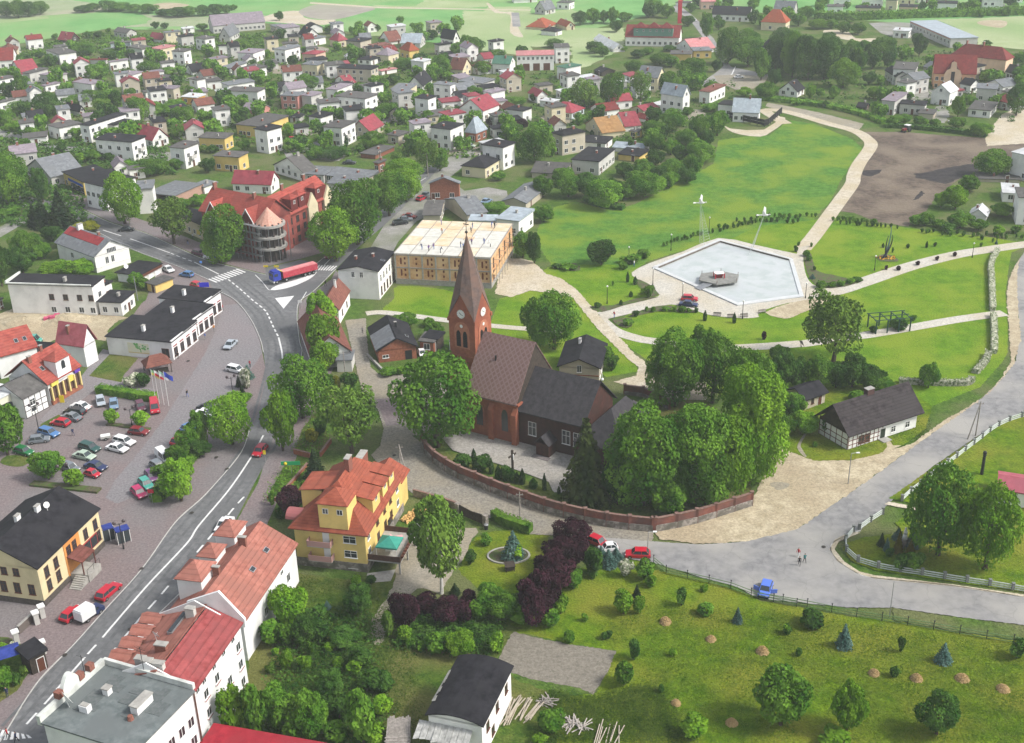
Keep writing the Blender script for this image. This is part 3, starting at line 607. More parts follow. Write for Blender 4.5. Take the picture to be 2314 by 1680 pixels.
    def door(s, face, u, w=1.0, h=2.1, m=None, key='door', name='door'):
        o=s.o;p={0:((o,u,0),-PI/2),1:((u,o,0),0),2:((s.a-o,u,0),PI/2),3:((u,s.b-o,0),PI)}[face]
        return part(name, door_mesh(w, h, m, key), None, s.root, p[0], p[1])
    def windows(s, face, n=None, rows=None, w=1.2, h=1.3, skip=0, r=None, frame=0, z0=1.5, pitch=2.8):
        L = s.b if face in (0, 2) else s.a; r = r or rnd
        n=n if n is not None else max(1,int((L-1)/3.0));rows=rows if rows is not None else max(1,int((s.H+.3)/pitch))
        for j in range(rows):
            for i in range(n):
                if r.random() < skip: continue
                z = z0 + j * pitch
                if z + h / 2 > s.H - .1: continue
                s.win(face, s.o + (L - 2 * s.o) * (i + .5) / n, z, w, h, frame)
    def balcony(s, face, u, z, w=2.6, d=1.2, m=None):
        q=M();q.box(-w/2,-d,-.12,w/2,0,0,0);q.box(-w/2,-d,0,w/2,-d+.06,.95,1);q.box(-w/2,-d+.06,0,-w/2+.06,0,.95,1);q.box(w/2-.06,-d+.06,0,w/2,0,.95,1)
        o = s.o; p = {0: ((o, u, z), -PI / 2), 1: ((u, o, z), 0)}[face]
        return part('balcony', q, [CONC, m or W['g']], s.root, *p)
    def L(s, x, y, z=0):
        v = s.org + s.ex * x + s.ey * y; return Vector((v.x, v.y, z))
    def tag(s, label, cat='house', group=None, lm=None):
        tag(s.root, label, cat, group)
        if lm: LM.append((lm, s.c))
        return s
def house(t,A,yb,L,Rr,wk,rk,roof='flat',rh=None,lm=None,label=None,win=(1,1),H=None,bal=None,name='house',chim=1,rows=None,cat='house',phrase=None,door=True,ww=1.3):
    b = B(t, A, L, Rr, H or 0, None if H else yb, name)
    r = random.Random(int(A[0] * 13 + A[1] * 7 + ord(t[0])))
    if b.H > 12 and not H: b.H = 12
    rh = {'flat': 0, 'x': 3, 'y': 3, 'hip': 3, 'shed': 1.5}[roof] if rh is None else rh
    b.wall(W[wk], roof if roof in 'xy' else None, rh); b.roof(roof, rh, R[rk], tilt=r.uniform(0, .5))
    for f in (0, 1):
        if win[f]: b.windows(f, None if win[f] == 1 else win[f], rows, skip=.12, r=r, w=ww)
    if roof in 'xy' and rh > 2.4 and (roof == 'x' and win[0] or roof == 'y' and win[1]):
        if roof == 'x': b.win(0, b.b / 2, b.H + .7, 1.0, 1.1)
        else: b.win(1, b.a / 2, b.H + .7, 1.0, 1.1)
    for i in range(chim):b.chimney(b.a*r.uniform(.3,.7),b.b*r.uniform(.35,.65),.6+.4*r.random(),.7+.4*r.random(),m=r.choice([BRK,CONC,BRK]))
    if bal is None and b.H > 5 and r.random() < .45 and b.a > 7: bal = 1
    if bal: b.balcony(1, b.a * r.uniform(.3, .7), 3.1)
    if door: b.door(r.choice((0, 1)), min(b.a, b.b) * r.uniform(.25, .7))
    wn_={'w':'white','g':'grey','c':'cream','y':'yellow','o':'orange','p':'pink','q':'pale pink','t':'pale blue','b':'brick','k':'dark timber','e':'beige'}[wk]
    rn_={'k':'dark','s':'slate grey','r':'red','f':'orange','b':'brown','l':'lilac grey','w':'white','g':'green','a':'pale blue','p':'faded pink','n':'tan','d':'dull red','m':'grey'}[rk]
    kn_ = {'flat': 'flat', 'x': 'gabled', 'y': 'gabled', 'hip': 'hipped', 'shed': 'sloping'}[roof]
    ph=phrase or '%s %s with %s %s roof' % (wn_,'house' if b.H>4.2 else 'bungalow',rn_,kn_ if roof !='flat' else 'flat')
    if label: b.tag(label, cat, lm=lm)
    else:
        b.tag(None, cat, 'houses of the town'); AUTO.append((b.root, ph, b.c, lm)); 
        if lm: LM.append((lm, b.c))
    return b
# rows of houses, surveyed from the photograph
HS = {
'A0':[((230,345),430,(195,330),(370,330),'w','d','x',2),((600,352),375,(490,340),(690,335),'k','r','y',4,'the red chalet roof'),((500,470),560,(385,430),(630,440),'w','m'),((470,410),440,(390,400),(610,395),'w','k'),
       ((115,515),585,(-60,505),(150,470),'w','d','y',5,'the brown-red field edge roof'),((185,637),665,(80,590),(290,590),'w','r','x',5,'the steep bright red roof'),((250,632),720,(205,620),(415,592),'g','k'),
       ((480,655),730,(330,640),(590,632),'g','k'),((385,740),800,(330,735),(520,710),'w','k'),((780,725),825,(615,705),(930,705),'w','k'),((-10,690),800,(-80,680),(135,660),'w','k'),
       ((-5,885),960,(-60,880),(140,850),'w','k'),((760,515),550,(720,510),(905,515),'g','d'),((935,535),605,(905,530),(1100,512),'w','k'),((1130,645),715,(1000,635),(1255,620),'w','k'),
       ((935,375),440,(910,362),(1115,365),'t','m','flat',None,'the pale blue house'),((1080,288),335,(965,270),(1185,275),'g','m','y',2),((1270,330),355,(1245,315),(1385,345),'w','r','x',3),
       ((1410,285),375,(1380,275),(1545,270),'c','s'),((1560,250),290,(1515,240),(1665,240),'w','w'),((1210,425),495,(1085,402),(1330,415),'w','m'),((1370,425),545,(1280,415),(1500,395),'c','p','flat',None,'the pink roofed cream house'),
       ((1570,447),565,(1460,440),(1695,432),'w','k'),((1545,320),410,(1490,310),(1660,305),'g','k'),((1750,340),440,(1660,325),(1870,330),'w','m'),((1860,395),470,(1820,390),(2025,385),'w','k'),
       ((1965,320),365,(1905,300),(2050,275),'g','s','x',5),((2165,460),540,(2045,445),(2268,425),'w','k'),((1640,620),650,(1575,590),(1780,600),'w','k','x',3),((1790,520),620,(1735,508),(1950,495),'c','l'),
       ((1970,590),630,(1900,575),(2115,540),'w','s'),((2165,600),685,(2060,580),(2290,578),'w','k'),((1430,685),750,(1275,670),(1590,660),'w','m'),((1680,690),800,(1605,675),(1795,680),'w','m'),
       ((1480,765),855,(1325,755),(1555,745),'e','l'),((1240,795),850,(1180,785),(1330,780),'w','k'),((1680,840),900,(1540,830),(1805,815),'o','w','flat',None,'the orange house'),((1950,735),800,(1805,722),(2180,700),'w','s'),
       ((2200,790),890,(1925,780),(2310,758),'w','m','flat',None,'the long two storey house'),((2220,950),985,(2060,935),(2300,915),'p','l','y',2,'the low lilac roof'),((1100,890),945,(1055,880),(1230,865),'g','m'),((1250,1075),1100,(1215,1060),(1400,1070),'g','m'),
       ((680,962),1000,(555,930),(745,955),'g','k','y',2.5),((265,1080),1110,(215,1040),(395,1050),'w','k','x',5,'the steep dark roof'),((500,1100),1200,(330,1085),(700,1058),'w','k'),
       ((760,1078),1225,(672,1068),(1085,975),'w','k','flat',None,'the long white terrace'),((975,1075),1180,(870,1060),(1130,1030),'g','k'),((1125,1220),1385,(800,1195),(1235,1170),'w','k','flat',None,'the broad white house'),
       ((1300,1207),1270,(1125,1165),(1420,1165),'w','r','y',4,'the red roofed gable'),((1570,1275),1450,(1415,1268),(1705,1225),'w','m','flat',None,'the tall white cube house'),((1920,1190),1295,(1685,1180),(2030,1150),'y','m','flat',None,'the upper yellow house'),
       ((2040,1350),1475,(1810,1335),(2120,1305),'y','m','flat',None,'the lower yellow house'),((2220,1088),1190,(2010,1065),(2470,995),'y','m','flat',None,'the long yellow house'),((150,1312),1395,(60,1290),(240,1298),'w','r','hip',2,'the little red hip roof'),
       ((430, 1520), 1600, (215, 1430), (680, 1440), 'g', 's', 'x', 4.5, 'the big grey roof by the street')],
'A1':[((165,432),550,(80,418),(300,400),'w','s'),((430,470),540,(305,462),(520,440),'q','r','hip',1.2,'the pink house with red roof'),((440,562),660,(305,552),(525,538),'c','s','flat',None,'the cream cube house'),((210,640),672,(180,628),(300,620),'w','m'),
       ((345,318),345,(275,290),(455,300),'w','k','y',4),((150,245),330,(85,220),(260,215),'g','l'),((410,337),395,(320,330),(520,318),'w','s'),((620,355),410,(540,340),(690,338),'c','r','hip',3.5,'the double red roof'),
       ((810,362),440,(685,350),(910,335),'e','k'),((930,400),450,(820,390),(1080,380),'w','b'),((1060,362),385,(965,335),(1165,345),'w','b','x',4.5),((1325,372),415,(1165,360),(1370,335),'g','a','y',4,'the pale blue gable roof'),
       ((1225,442),515,(1140,420),(1305,425),'y','f','hip',3.5,'the orange roofed yellow house'),((1050,480),550,(950,465),(1145,455),'c','l','hip',3),((1605,345),400,(1490,325),(1665,335),'w','k','y',4.5,'the black gable by the field'),((1480,390),475,(1385,385),(1590,375),'g','k'),
       ((690,490),510,(635,483),(780,480),'w','w','y',1.5),((900,520),565,(775,512),(995,490),'w','k'),((905,600),710,(600,585),(970,572),'e','k','flat',None,'the broad beige block'),((990,612),645,(965,600),(1130,588),'w','p'),
       ((1350,532),625,(1235,520),(1465,518),'w','w','flat',None,'the bright white cube house'),((1685,602),668,(1570,590),(1770,570),'c','b','y',4.5,'the brown gabled cream house'),((2090,552),640,(1930,545),8.0,'w','g','y',3,'the green roofed house'),
       ((690,718),745,(580,680),(740,692),'w','r','x',2.5),((615,772),860,(505,765),(745,722),'w','k'),((140,752),810,(5,740),(280,712),'w','k'),((275,826),940,(118,820),(335,790),'p','s','flat',None,'the pink block'),
       ((390,827),940,(288,820),(490,795),'g','k'),((850,850),990,(590,825),(945,808),'w','m','flat',None,'the split roof house'),((900,745),870,(795,738),(1015,722),'w','k'),((1230,770),880,(1065,765),(1300,722),'c','s','flat',None,'the beige cube house'),
       ((1390,852),1005,(1265,838),(1500,830),'w','k','flat',None,'the blank white cube house'),((1345,740),790,(1270,690),(1430,680),'w','k','x',4),((1580,735),870,(1425,722),(1660,718),'w','s'),((1850,720),780,(1640,695),(2015,690),'w','s'),
       ((1930,800),900,(1825,790),(2055,772),'w','l'),((1860,952),1045,(1705,905),(2005,895),'w','r','x',4,'the white red-gabled house'),((2200,955),1060,(2040,935),(2290,925),'w','k'),
       ((2030,1267),1460,(1840,1240),(2135,1222),'w','k','flat',None,'the tall street house'),((1580,1112),1290,(1415,1085),(1700,1062),'w','k','flat',None,'the two bay house'),((1800,1145),1220,(1700,1130),(1900,1105),'b','a','hip',5,'the brick house with pyramid roof'),
       ((1880,1442),1530,(1700,1400),(2010,1365),'c','k','hip',2.5,'the black hipped roof'),((895,1132),1190,(790,1080),(1015,1065),'e','r','x',4,'the crimson gable'),((650,1100),1265,(495,1082),(775,1042),'w','m','flat',None,'the cube by the crimson gable'),
       ((470,1012),1105,(335,1005),(585,975),'w','k'),((290,1012),1050,(215,1000),(340,980),'g','k','hip',1.5),((1135,1168),1240,(1040,1150),(1230,1135),'e','m','flat',None,'the roofless beige ruin'),((940,1330),1365,(820,1305),(1110,1255),'b','m','flat',None,'the low brick ruin'),
       ((965,1400),1480,(938,1392),(1035,1375),'b','m'),((10,1125),1320,(-130,1110),(145,1088),'w','k'),((330,1490),1560,(60,1410),(350,1425),'w','m','x',4,'the two dark gables'),((850,1540),1600,(480,1500),(900,1470),'e','s')],
'A2':[((130,242),262,(0,215),(230,205),'c','f','hip',4,'the orange meadow villa'),((210,277),312,(80,265),(248,258),'w','k','hip',2),((300,232),262,(215,200),(335,208),'c','f','y',2.5),((120,92),130,(30,80),(215,75),'g','s','x',5),
       ((335,405),540,(205,410),8.0,'w','m','flat',None,'the white tower block'),((300,587),690,(215,570),(435,560),'w','g','flat'),((700,427),450,(530,335),(770,400),'w','w','y',2.5,'the long pale hall'),
       ((1380,432),465,(1235,385),(1540,400),'w','p','x',4,'the faded red roof'),((1550,435),500,(1385,440),9.0,'y','s'),((1375,467),522,(1185,465),7.0,'y','m'),((600,622),655,(545,600),(725,605),'k','k','y',1.5),((1085,672),790,(905,655),(1130,640),'c','s','y',4),
       ((1300,832),1000,(1100,800),(1430,822),'w','a','y',4,'the tall pale blue roof'),((1530,792),890,(1450,772),(1670,732),'w','b','flat'),((190,877),925,(65,862),(230,852),'w','w'),((350,972),1030,(125,945),(430,922),'t','r','hip',3,'the crimson hipped roof'),
       ((605,1142),1190,(455,1060),(745,1085),'c','n','x',4,'the tan gabled house'),((800,1087),1130,(690,1020),(890,1040),'w','r','x',4,'the bright crimson roof'),((960,952),990,(815,932),(1100,920),'c','r','x',1.5),((1020,1032),1060,(885,1002),(1075,1010),'w','d','y',1.5),
       ((1130,912),940,(1005,892),(1245,885),'w','w'),((890,1132),1190,(840,1120),(960,1108),'y','m'),((265,1167),1335,(95,1150),(475,1128),'e','k','hip',1.5,'the black roofed beige house'),((640,1232),1290,(410,1215),(690,1180),'w','k','flat',None),
       ((960,1285),1320,(690,1260),(990,1235),'w','a','y',1.3,'the shallow pale blue roof'),((930,1342),1390,(735,1320),(990,1292),'y','k'),((585,1387),1505,(340,1365),(725,1275),'g','k','flat',None,'the grey cube house'),((300,1492),1540,(20,1450),(385,1395),'e','m','y',2),
       ((1580,15),80,(1450,18),8.0,'q','p','y',3),((1870,135),190,(1540,125),10.0,'w','k','y',4,'the long dark roof'),((2180,200),270,(1960,190),10.0,'c','f','hip',6,'the square orange roofed villa'),((2245,100),150,(2065,92),10.0,'g','s','y',5),
       ((1345,30),60,(1230,25),8.0,'w','m'),((60,-10),20,(-150,0),9.0,'w','s','y',3),((330,30),85,(215,25),8.0,'w','m')],
'A3':[((725,62),120,(585,60),8.0,'w','m'),((790,-10),65,(640,-12),9.0,'w','m'),((1045,75),130,(825,70),8.0,'c','k','flat',None,'the cream hedge house'),((1070,-5),70,(880,-8),9.0,'w','m'),((1190,8),90,(1085,5),8.0,'c','m'),
       ((1355,65),122,(1195,60),8.0,'q','k','flat',None,'the salmon house'),((1345,-18),40,(1200,-20),9.0,'c','m'),((1500,-22),30,(1365,-22),9.0,'w','m'),((1700,35),115,(1510,30),9.0,'w','k'),((1935,2),90,(1850,0),8.0,'g','m'),((2100,-5),108,(1912,-8),9.0,'w','m'),
       ((2268,-18),25,(2110,-20),9.0,'w','d'),((1290,272),330,(1145,265),8.0,'w','w','flat',None,'the small white sports block'),((1345,602),735,(1155,575),(1372,548),'w','m','flat',None,'the tall white house'),((1640,800),910,(1470,780),9.0,'w','w','x',3,'the white vaulted roof'),
       ((1170,872),990,(1045,860),(1280,800),'g','l'),((1430,905),990,(1200,890),7.0,'g','k','flat',None,'the grey terrace house'),((1500,982),1030,(1360,968),(1530,942),'e','m'),((2045,768),880,(1858,758),8.0,'g','s'),((1990,952),1015,(1790,930),(2050,885),'w','m'),
       ((335,788),838,(165,770),8.0,'w','k','x',3.5,'the wood edge cottage'),((920,925),950,(830,915),5.0,'k','k','y',1.5),((2340,1345),1560,(2155,1302),10.0,'w','w','flat',None,'the white field block'),((140,430),520,(20,400),8.0,'w','k','y',3),((1170,660),735,(1075,600),6.0,'g','k','y',2),((2200,640),700,(2060,600),8.0,'w','k','y',2.5),((2420,470),540,(2260,440),8.0,'g','m')],
'B3':[((2240,150),225,(2080,140),10.0,'w','w','flat',None,'the brown door garage'),((1955,345),385,(1790,325),(1985,290),'w','w','x',2,'the steep white shed roof'),((2420,190),420,(2220,180),10.0,'w','m'),((2250,30),55,(1880,20),8.0,'e','m')],
}
for _t, rows_ in HS.items():
    for row in rows_:
        A_, yb_, L_, R_, wk_, rk_ = row[:6]
        if rk_ == 'k' and len(row) < 7 and rnd.random() < .45: rk_ = rnd.choice('mml')
        house(_t, A_, yb_, L_, R_, wk_, rk_, *(row[6:] if len(row) > 6 else ()))

# more sheds, garages and houses packed between the surveyed ones
TIL['S'] = (0, 0, 1.0)
def seen(x, y): 
    u, v = proj((x, y, 2)); return 5 < u < 2300 and 5 < v < 1670
_f = random.Random(77)
for t,x0,y0,x1,y1,n in (('A0',60,420,2200,1230,46),('A1',30,430,2150,1290,44),('A2',20,660,1000,1330,14),('A3',1000,600,2200,1000,10),('A1',50,250,1600,430,12),('B0',100,-90,1200,60,6)):
    for _ in range(n * 8):
        if n <= 0: break
        g=G(t,_f.uniform(x0,x1),_f.uniform(y0,y1));a_,b_=_f.uniform(5,9),_f.uniform(5,10);H_=_f.choice((2.6,2.8,3.2,5.6,6.2))
        if any((g.x-f[0])**2+(g.y-f[1])**2<(f[2]+max(a_,b_)*.62)**2 for f in FOOT):continue
        an=0.42+_f.choice((0,0,.12,-.15));ex,ey=Vector((math.cos(an),math.sin(an),0)),Vector((-math.sin(an),math.cos(an),0));p=g-ex*a_/2-ey*b_/2
        P3 = lambda v: proj((v.x, v.y, H_)); n -= 1
        rf=_f.choice(('flat','flat','flat','x','y'));house('S',P3(p),None,P3(p+ey*b_),P3(p+ex*a_),_f.choice('wwwggce'),_f.choice('kkkmmslrw') if rf=='flat' else _f.choice('kslrbd'),rf,2.2,H=H_,bal=0,chim=1 if H_>4 else 0)
# ---------------------------------------------------------------- trees and shrubs
LEAF={'b':leafmat('green_leaves',(.038,.115,.010),(.150,.285,.030)),'l':leafmat('bright_green_leaves',(.080,.195,.010),(.190,.335,.026)),
        'd':leafmat('dark_green_leaves',(.022,.070,.010),(.085,.175,.028)),'o':leafmat('olive_leaves',(.066,.140,.018),(.155,.250,.038)),
        'c':leafmat('spruce_needles',(.012,.030,.012),(.040,.065,.022),tr=.1),'u':leafmat('blue_spruce_needles',(.045,.105,.085),(.12,.20,.17),tr=.1),
        'p':leafmat('purple_leaves',(.016,.006,.010),(.058,.018,.030),tr=.15),'y':leafmat('yellow_leaves',(.16,.18,.01),(.32,.32,.02)),
        't':leafmat('thuja_foliage',(.014,.050,.010),(.045,.090,.018),tr=.1),'g':leafmat('golden_conifer',(.10,.09,.012),(.19,.16,.025),tr=.1),
        'w':leafmat('white_blossom',(.10,.16,.05),(.62,.60,.50),sc=2.2),'e':leafmat('olive_spruce_needles',(.022,.040,.010),(.060,.075,.020),tr=.1)}
CM = {}
def leaf(m, c, n, s, r):
    n = (n + Vector((r.gauss(0, .55), r.gauss(0, .55), r.gauss(0, .55)))).normalized()
    a=n.orthogonal().normalized();a.rotate(Matrix.Rotation(r.random()*6.28,3,n));b=n.cross(a);s1=s*r.uniform(.6,1.25);s2=s1*r.uniform(.55,.9)
    i=len(m.v);m.v+=[tuple(c-a*s1),tuple(c-b*s2),tuple(c+a*s1),tuple(c+b*s2)];m.f.append((i,i+1,i+2,i+3));m.k.append(0)
def crown(style, var, mk):
    """unit crown: radius 1 in x and y, z from 0 to 1"""
    key = (style, var, 'mesh')
    if key in CM: return CM[key]
    gk = (style, var)
    if gk not in CM:
        r = random.Random(hash(style) % 1 + var * 31 + len(style) * 7 + ord(style[0])); m = M()
        if style in ('big', 'mid', 'loose', 'small', 'shrub'):
            nl,n,s={'big':(95,17000,.038),'mid':(44,6500,.058),'loose':(44,5200,.048),'small':(16,1300,.115),'shrub':(9,620,.15)}[style]
            lobes = []
            for i in range(nl):
                u=r.random()*6.283;v=r.uniform(-.75,1);q=math.sqrt(max(0,1-v*v));R0=r.uniform(.35,.78)
                lr = r.uniform(.13, .29) if style != 'loose' else r.uniform(.12, .3)
                if style in ('shrub', 'small'): lr *= 1.35; R0 *= .85
                taper = 1 - .25 * max(0, v); egg = 1 - .30 * abs(v - .0) ** 2
                lobes.append((Vector((R0*q*math.cos(u)*egg,R0*q*math.sin(u)*egg,1.0+1.0*R0*v*taper)),lr))
            lobes.append((Vector((0, 0, 1.0)), .5))
            lobes.append((Vector((0, 0, .62)), .42)); 
            tot = sum(l[1] ** 2 for l in lobes); cnt = 0
            for c, lr in lobes:
                k = int(n * lr * lr / tot * 1.45)
                for _ in range(k):
                    d=Vector((r.gauss(0,1),r.gauss(0,1),r.gauss(0.25,1))).normalized();rad=lr*(1+r.gauss(0,.09))
                    p = c + d * rad
                    if any((p - c2).length < l2 * .82 for c2, l2 in lobes): continue
                    if p.z < 0.08: continue
                    pz = Vector(p); leaf(m, pz, Vector((d.x, d.y, d.z + .35)).normalized(), s, r)
            # ragged outer sprays
            for _ in range(n // 9):
                c,lr=r.choice(lobes);d=Vector((r.gauss(0,1),r.gauss(0,1),r.gauss(.3,.8))).normalized()
                leaf(m, c + d * lr * r.uniform(1.05, 1.3), d, s * .8, r)
            # squash leaves back: the unit crown is half as high as wide, so z is scaled per tree
        elif style == 'cone':
            for j in range(26):
                z0 = j / 26; rad = (1 - z0) ** .85; nb = max(5, int(22 * rad))
                for i in range(nb):
                    u = 6.283 * (i + r.random()) / nb; L = rad * r.uniform(.75, 1.08)
                    for q in range(max(2, int(7 * L) + 1)):
                        t = (q + .5) / max(2, int(7 * L) + 1)
                        for _ in range(3):
                            leaf(m,Vector((math.cos(u)*L*t+r.gauss(0,.03),math.sin(u)*L*t+r.gauss(0,.03),(z0+.03-.07*t*rad+r.gauss(0,.01))*2.6)),Vector((math.cos(u),math.sin(u),.7)).normalized(),.085,r)
        elif style == 'thuja':
            for _ in range(700):
                z=r.random();rad=min(1,(1-z)*2.2+.02)*(.72+.28*min(1,z*4))*(.95+.1*r.random());u=r.random()*6.283
                leaf(m,Vector((math.cos(u)*rad,math.sin(u)*rad,z*4.5)),Vector((math.cos(u),math.sin(u),.2)),.26,r)
        # normalise
        xs = [abs(v[0]) for v in m.v] + [abs(v[1]) for v in m.v]; xs.sort(); sx = 1 / xs[int(len(xs) * .985)]
        zs = sorted(v[2] for v in m.v); z0, z1 = zs[int(len(zs) * .01)], zs[int(len(zs) * .992)]
        m.v = [(v[0] * sx, v[1] * sx, (v[2] - z0) / (z1 - z0)) for v in m.v]
        CM[gk] = m
    me = CM[gk].mesh('crown_' + style, LEAF['b']); CM[key] = me; return me
TRUNKS = {}
def trunk_mesh(style, var, birch=False):
    key = (style, var, birch)
    if key in TRUNKS: return TRUNKS[key]
    r = random.Random(var + 5); m = M()
    if style == 'cone': m.tube((0, 0, 0), (0, 0, .97), .022, .004, 7)
    else:
        pts=[(0,0,0),(.01,.0,.16),(.0,.015,.34),(.02,0,.55),(0,0,.82)];rr_=[.036,.028,.024,.017,.006]
        for i in range(4): m.tube(pts[i], pts[i + 1], rr_[i], rr_[i + 1], 7)
        for i in range(9):
            z = r.uniform(.24, .6); u = i * 2.4 + r.random(); L = r.uniform(.2, .36)
            q=(math.cos(u)*L*.55,math.sin(u)*L*.55,z+L*.45);m.tube((0,0,z),q,.014,.008,5)
            m.tube(q, (math.cos(u + .3) * L, math.sin(u + .3) * L, z + L * .9), .008, .003, 5)
    TRUNKS[key] = m.mesh('trunk', WBARK if birch else BARK); return TRUNKS[key]
NT = [0]
def tree_at(loc, h, rad, k, style=None, birch=False, label=None, name=None, cat=None, grp=None):
    NT[0] += 1; v = NT[0]; r = random.Random(v * 17)
    if style is None:
        style='cone' if k in 'cueg' else 'thuja' if k=='t' else ('shrub' if h<2.6 else 'small' if rad<1.9 else 'loose' if k=='o' else 'mid' if rad<4 else 'big')
    nm=name or {'cone':'conifer','thuja':'thuja_column','shrub':'shrub','small':'small_tree'}.get(style,'tree')
    if birch: nm = name or 'birch_tree'
    T = root(nm, loc, r.random() * 6.28)
    z0 = {'big': .13, 'mid': .16, 'loose': .22, 'small': .12, 'shrub': 0, 'cone': .03, 'thuja': 0}[style]
    if birch: z0 = .26
    crk = {'big': 4, 'mid': 4, 'loose': 3, 'small': 3, 'shrub': 3, 'cone': 2, 'thuja': 2}[style]
    c=part('crown',crown(style,v % crk,k),None,T,(0,0,h*z0));c.material_slots[0].link='OBJECT';c.material_slots[0].material=LEAF[k];hc=h*(1-z0);c.scale=(rad,rad*r.uniform(.9,1.08),hc)
    if style == 'big' and rad > 5 and not birch and hc > 2.45 * rad:
        hu=2.1*rad;c.location.z=h-hu;c.scale.z=hu;c2=part('crown',crown(style,(v+1) % crk,k),None,T,(rad*.18,-rad*.1,h*z0*.4),1.3);c2.scale=(rad*.97,rad*.97,hc-hu*.42);c2.material_slots[0].link='OBJECT';c2.material_slots[0].material=LEAF[k]
    if style not in ('shrub', 'thuja'):
        t=part('trunk',trunk_mesh(style,v % 3,birch),None,T);q=min(h,rad*2.4);t.scale=(q,q,h*.92)
    cn={'b':'green','l':'bright green','d':'dark green','o':'olive green','c':'dark','u':'blue','p':'purple leaved','y':'yellow','t':'dark green','g':'golden','w':'white blossoming','e':'olive dark'}[k]
    sz={'cone':'conifer','thuja':'thuja column','shrub':'shrub'}.get(style) or ('small leafy tree' if h<6 else 'leafy tree' if h<11 else 'tall leafy tree')
    if style == 'loose': sz = 'feathery tree'
    if birch: sz = 'birch'
    ct = cat or ('shrub' if style == 'shrub' else 'tree')
    if label: tag(T, label, ct, grp)
    else:tag(T,None,ct,'shrubs' if ct=='shrub' else 'trees');AUTO.append((T,cn+' '+sz,Vector((loc[0],loc[1],0))))
    return T
def tree(t, xb, yb, yt, w, k, **kw):
    if yb - yt < 4: return
    g = G(t, xb, yb); o = TIL[t]
    h = max(1.2, min(26, HT(t, xb, yt, yb)))
    dep = (Vector((g.x, g.y, h / 2)) - Vector((0, 0, CAM_H))).dot(FWD); rad = w / o[2] / 2 * dep / FPX
    # the crown hangs in front of its foot seen from above: pull the foot back a little so that the outline agrees
    if rad > 2.2: g = G(t, xb, yb - (yb - yt) * .04)
    return tree_at((g.x, g.y, 0), h, rad, k, **kw)
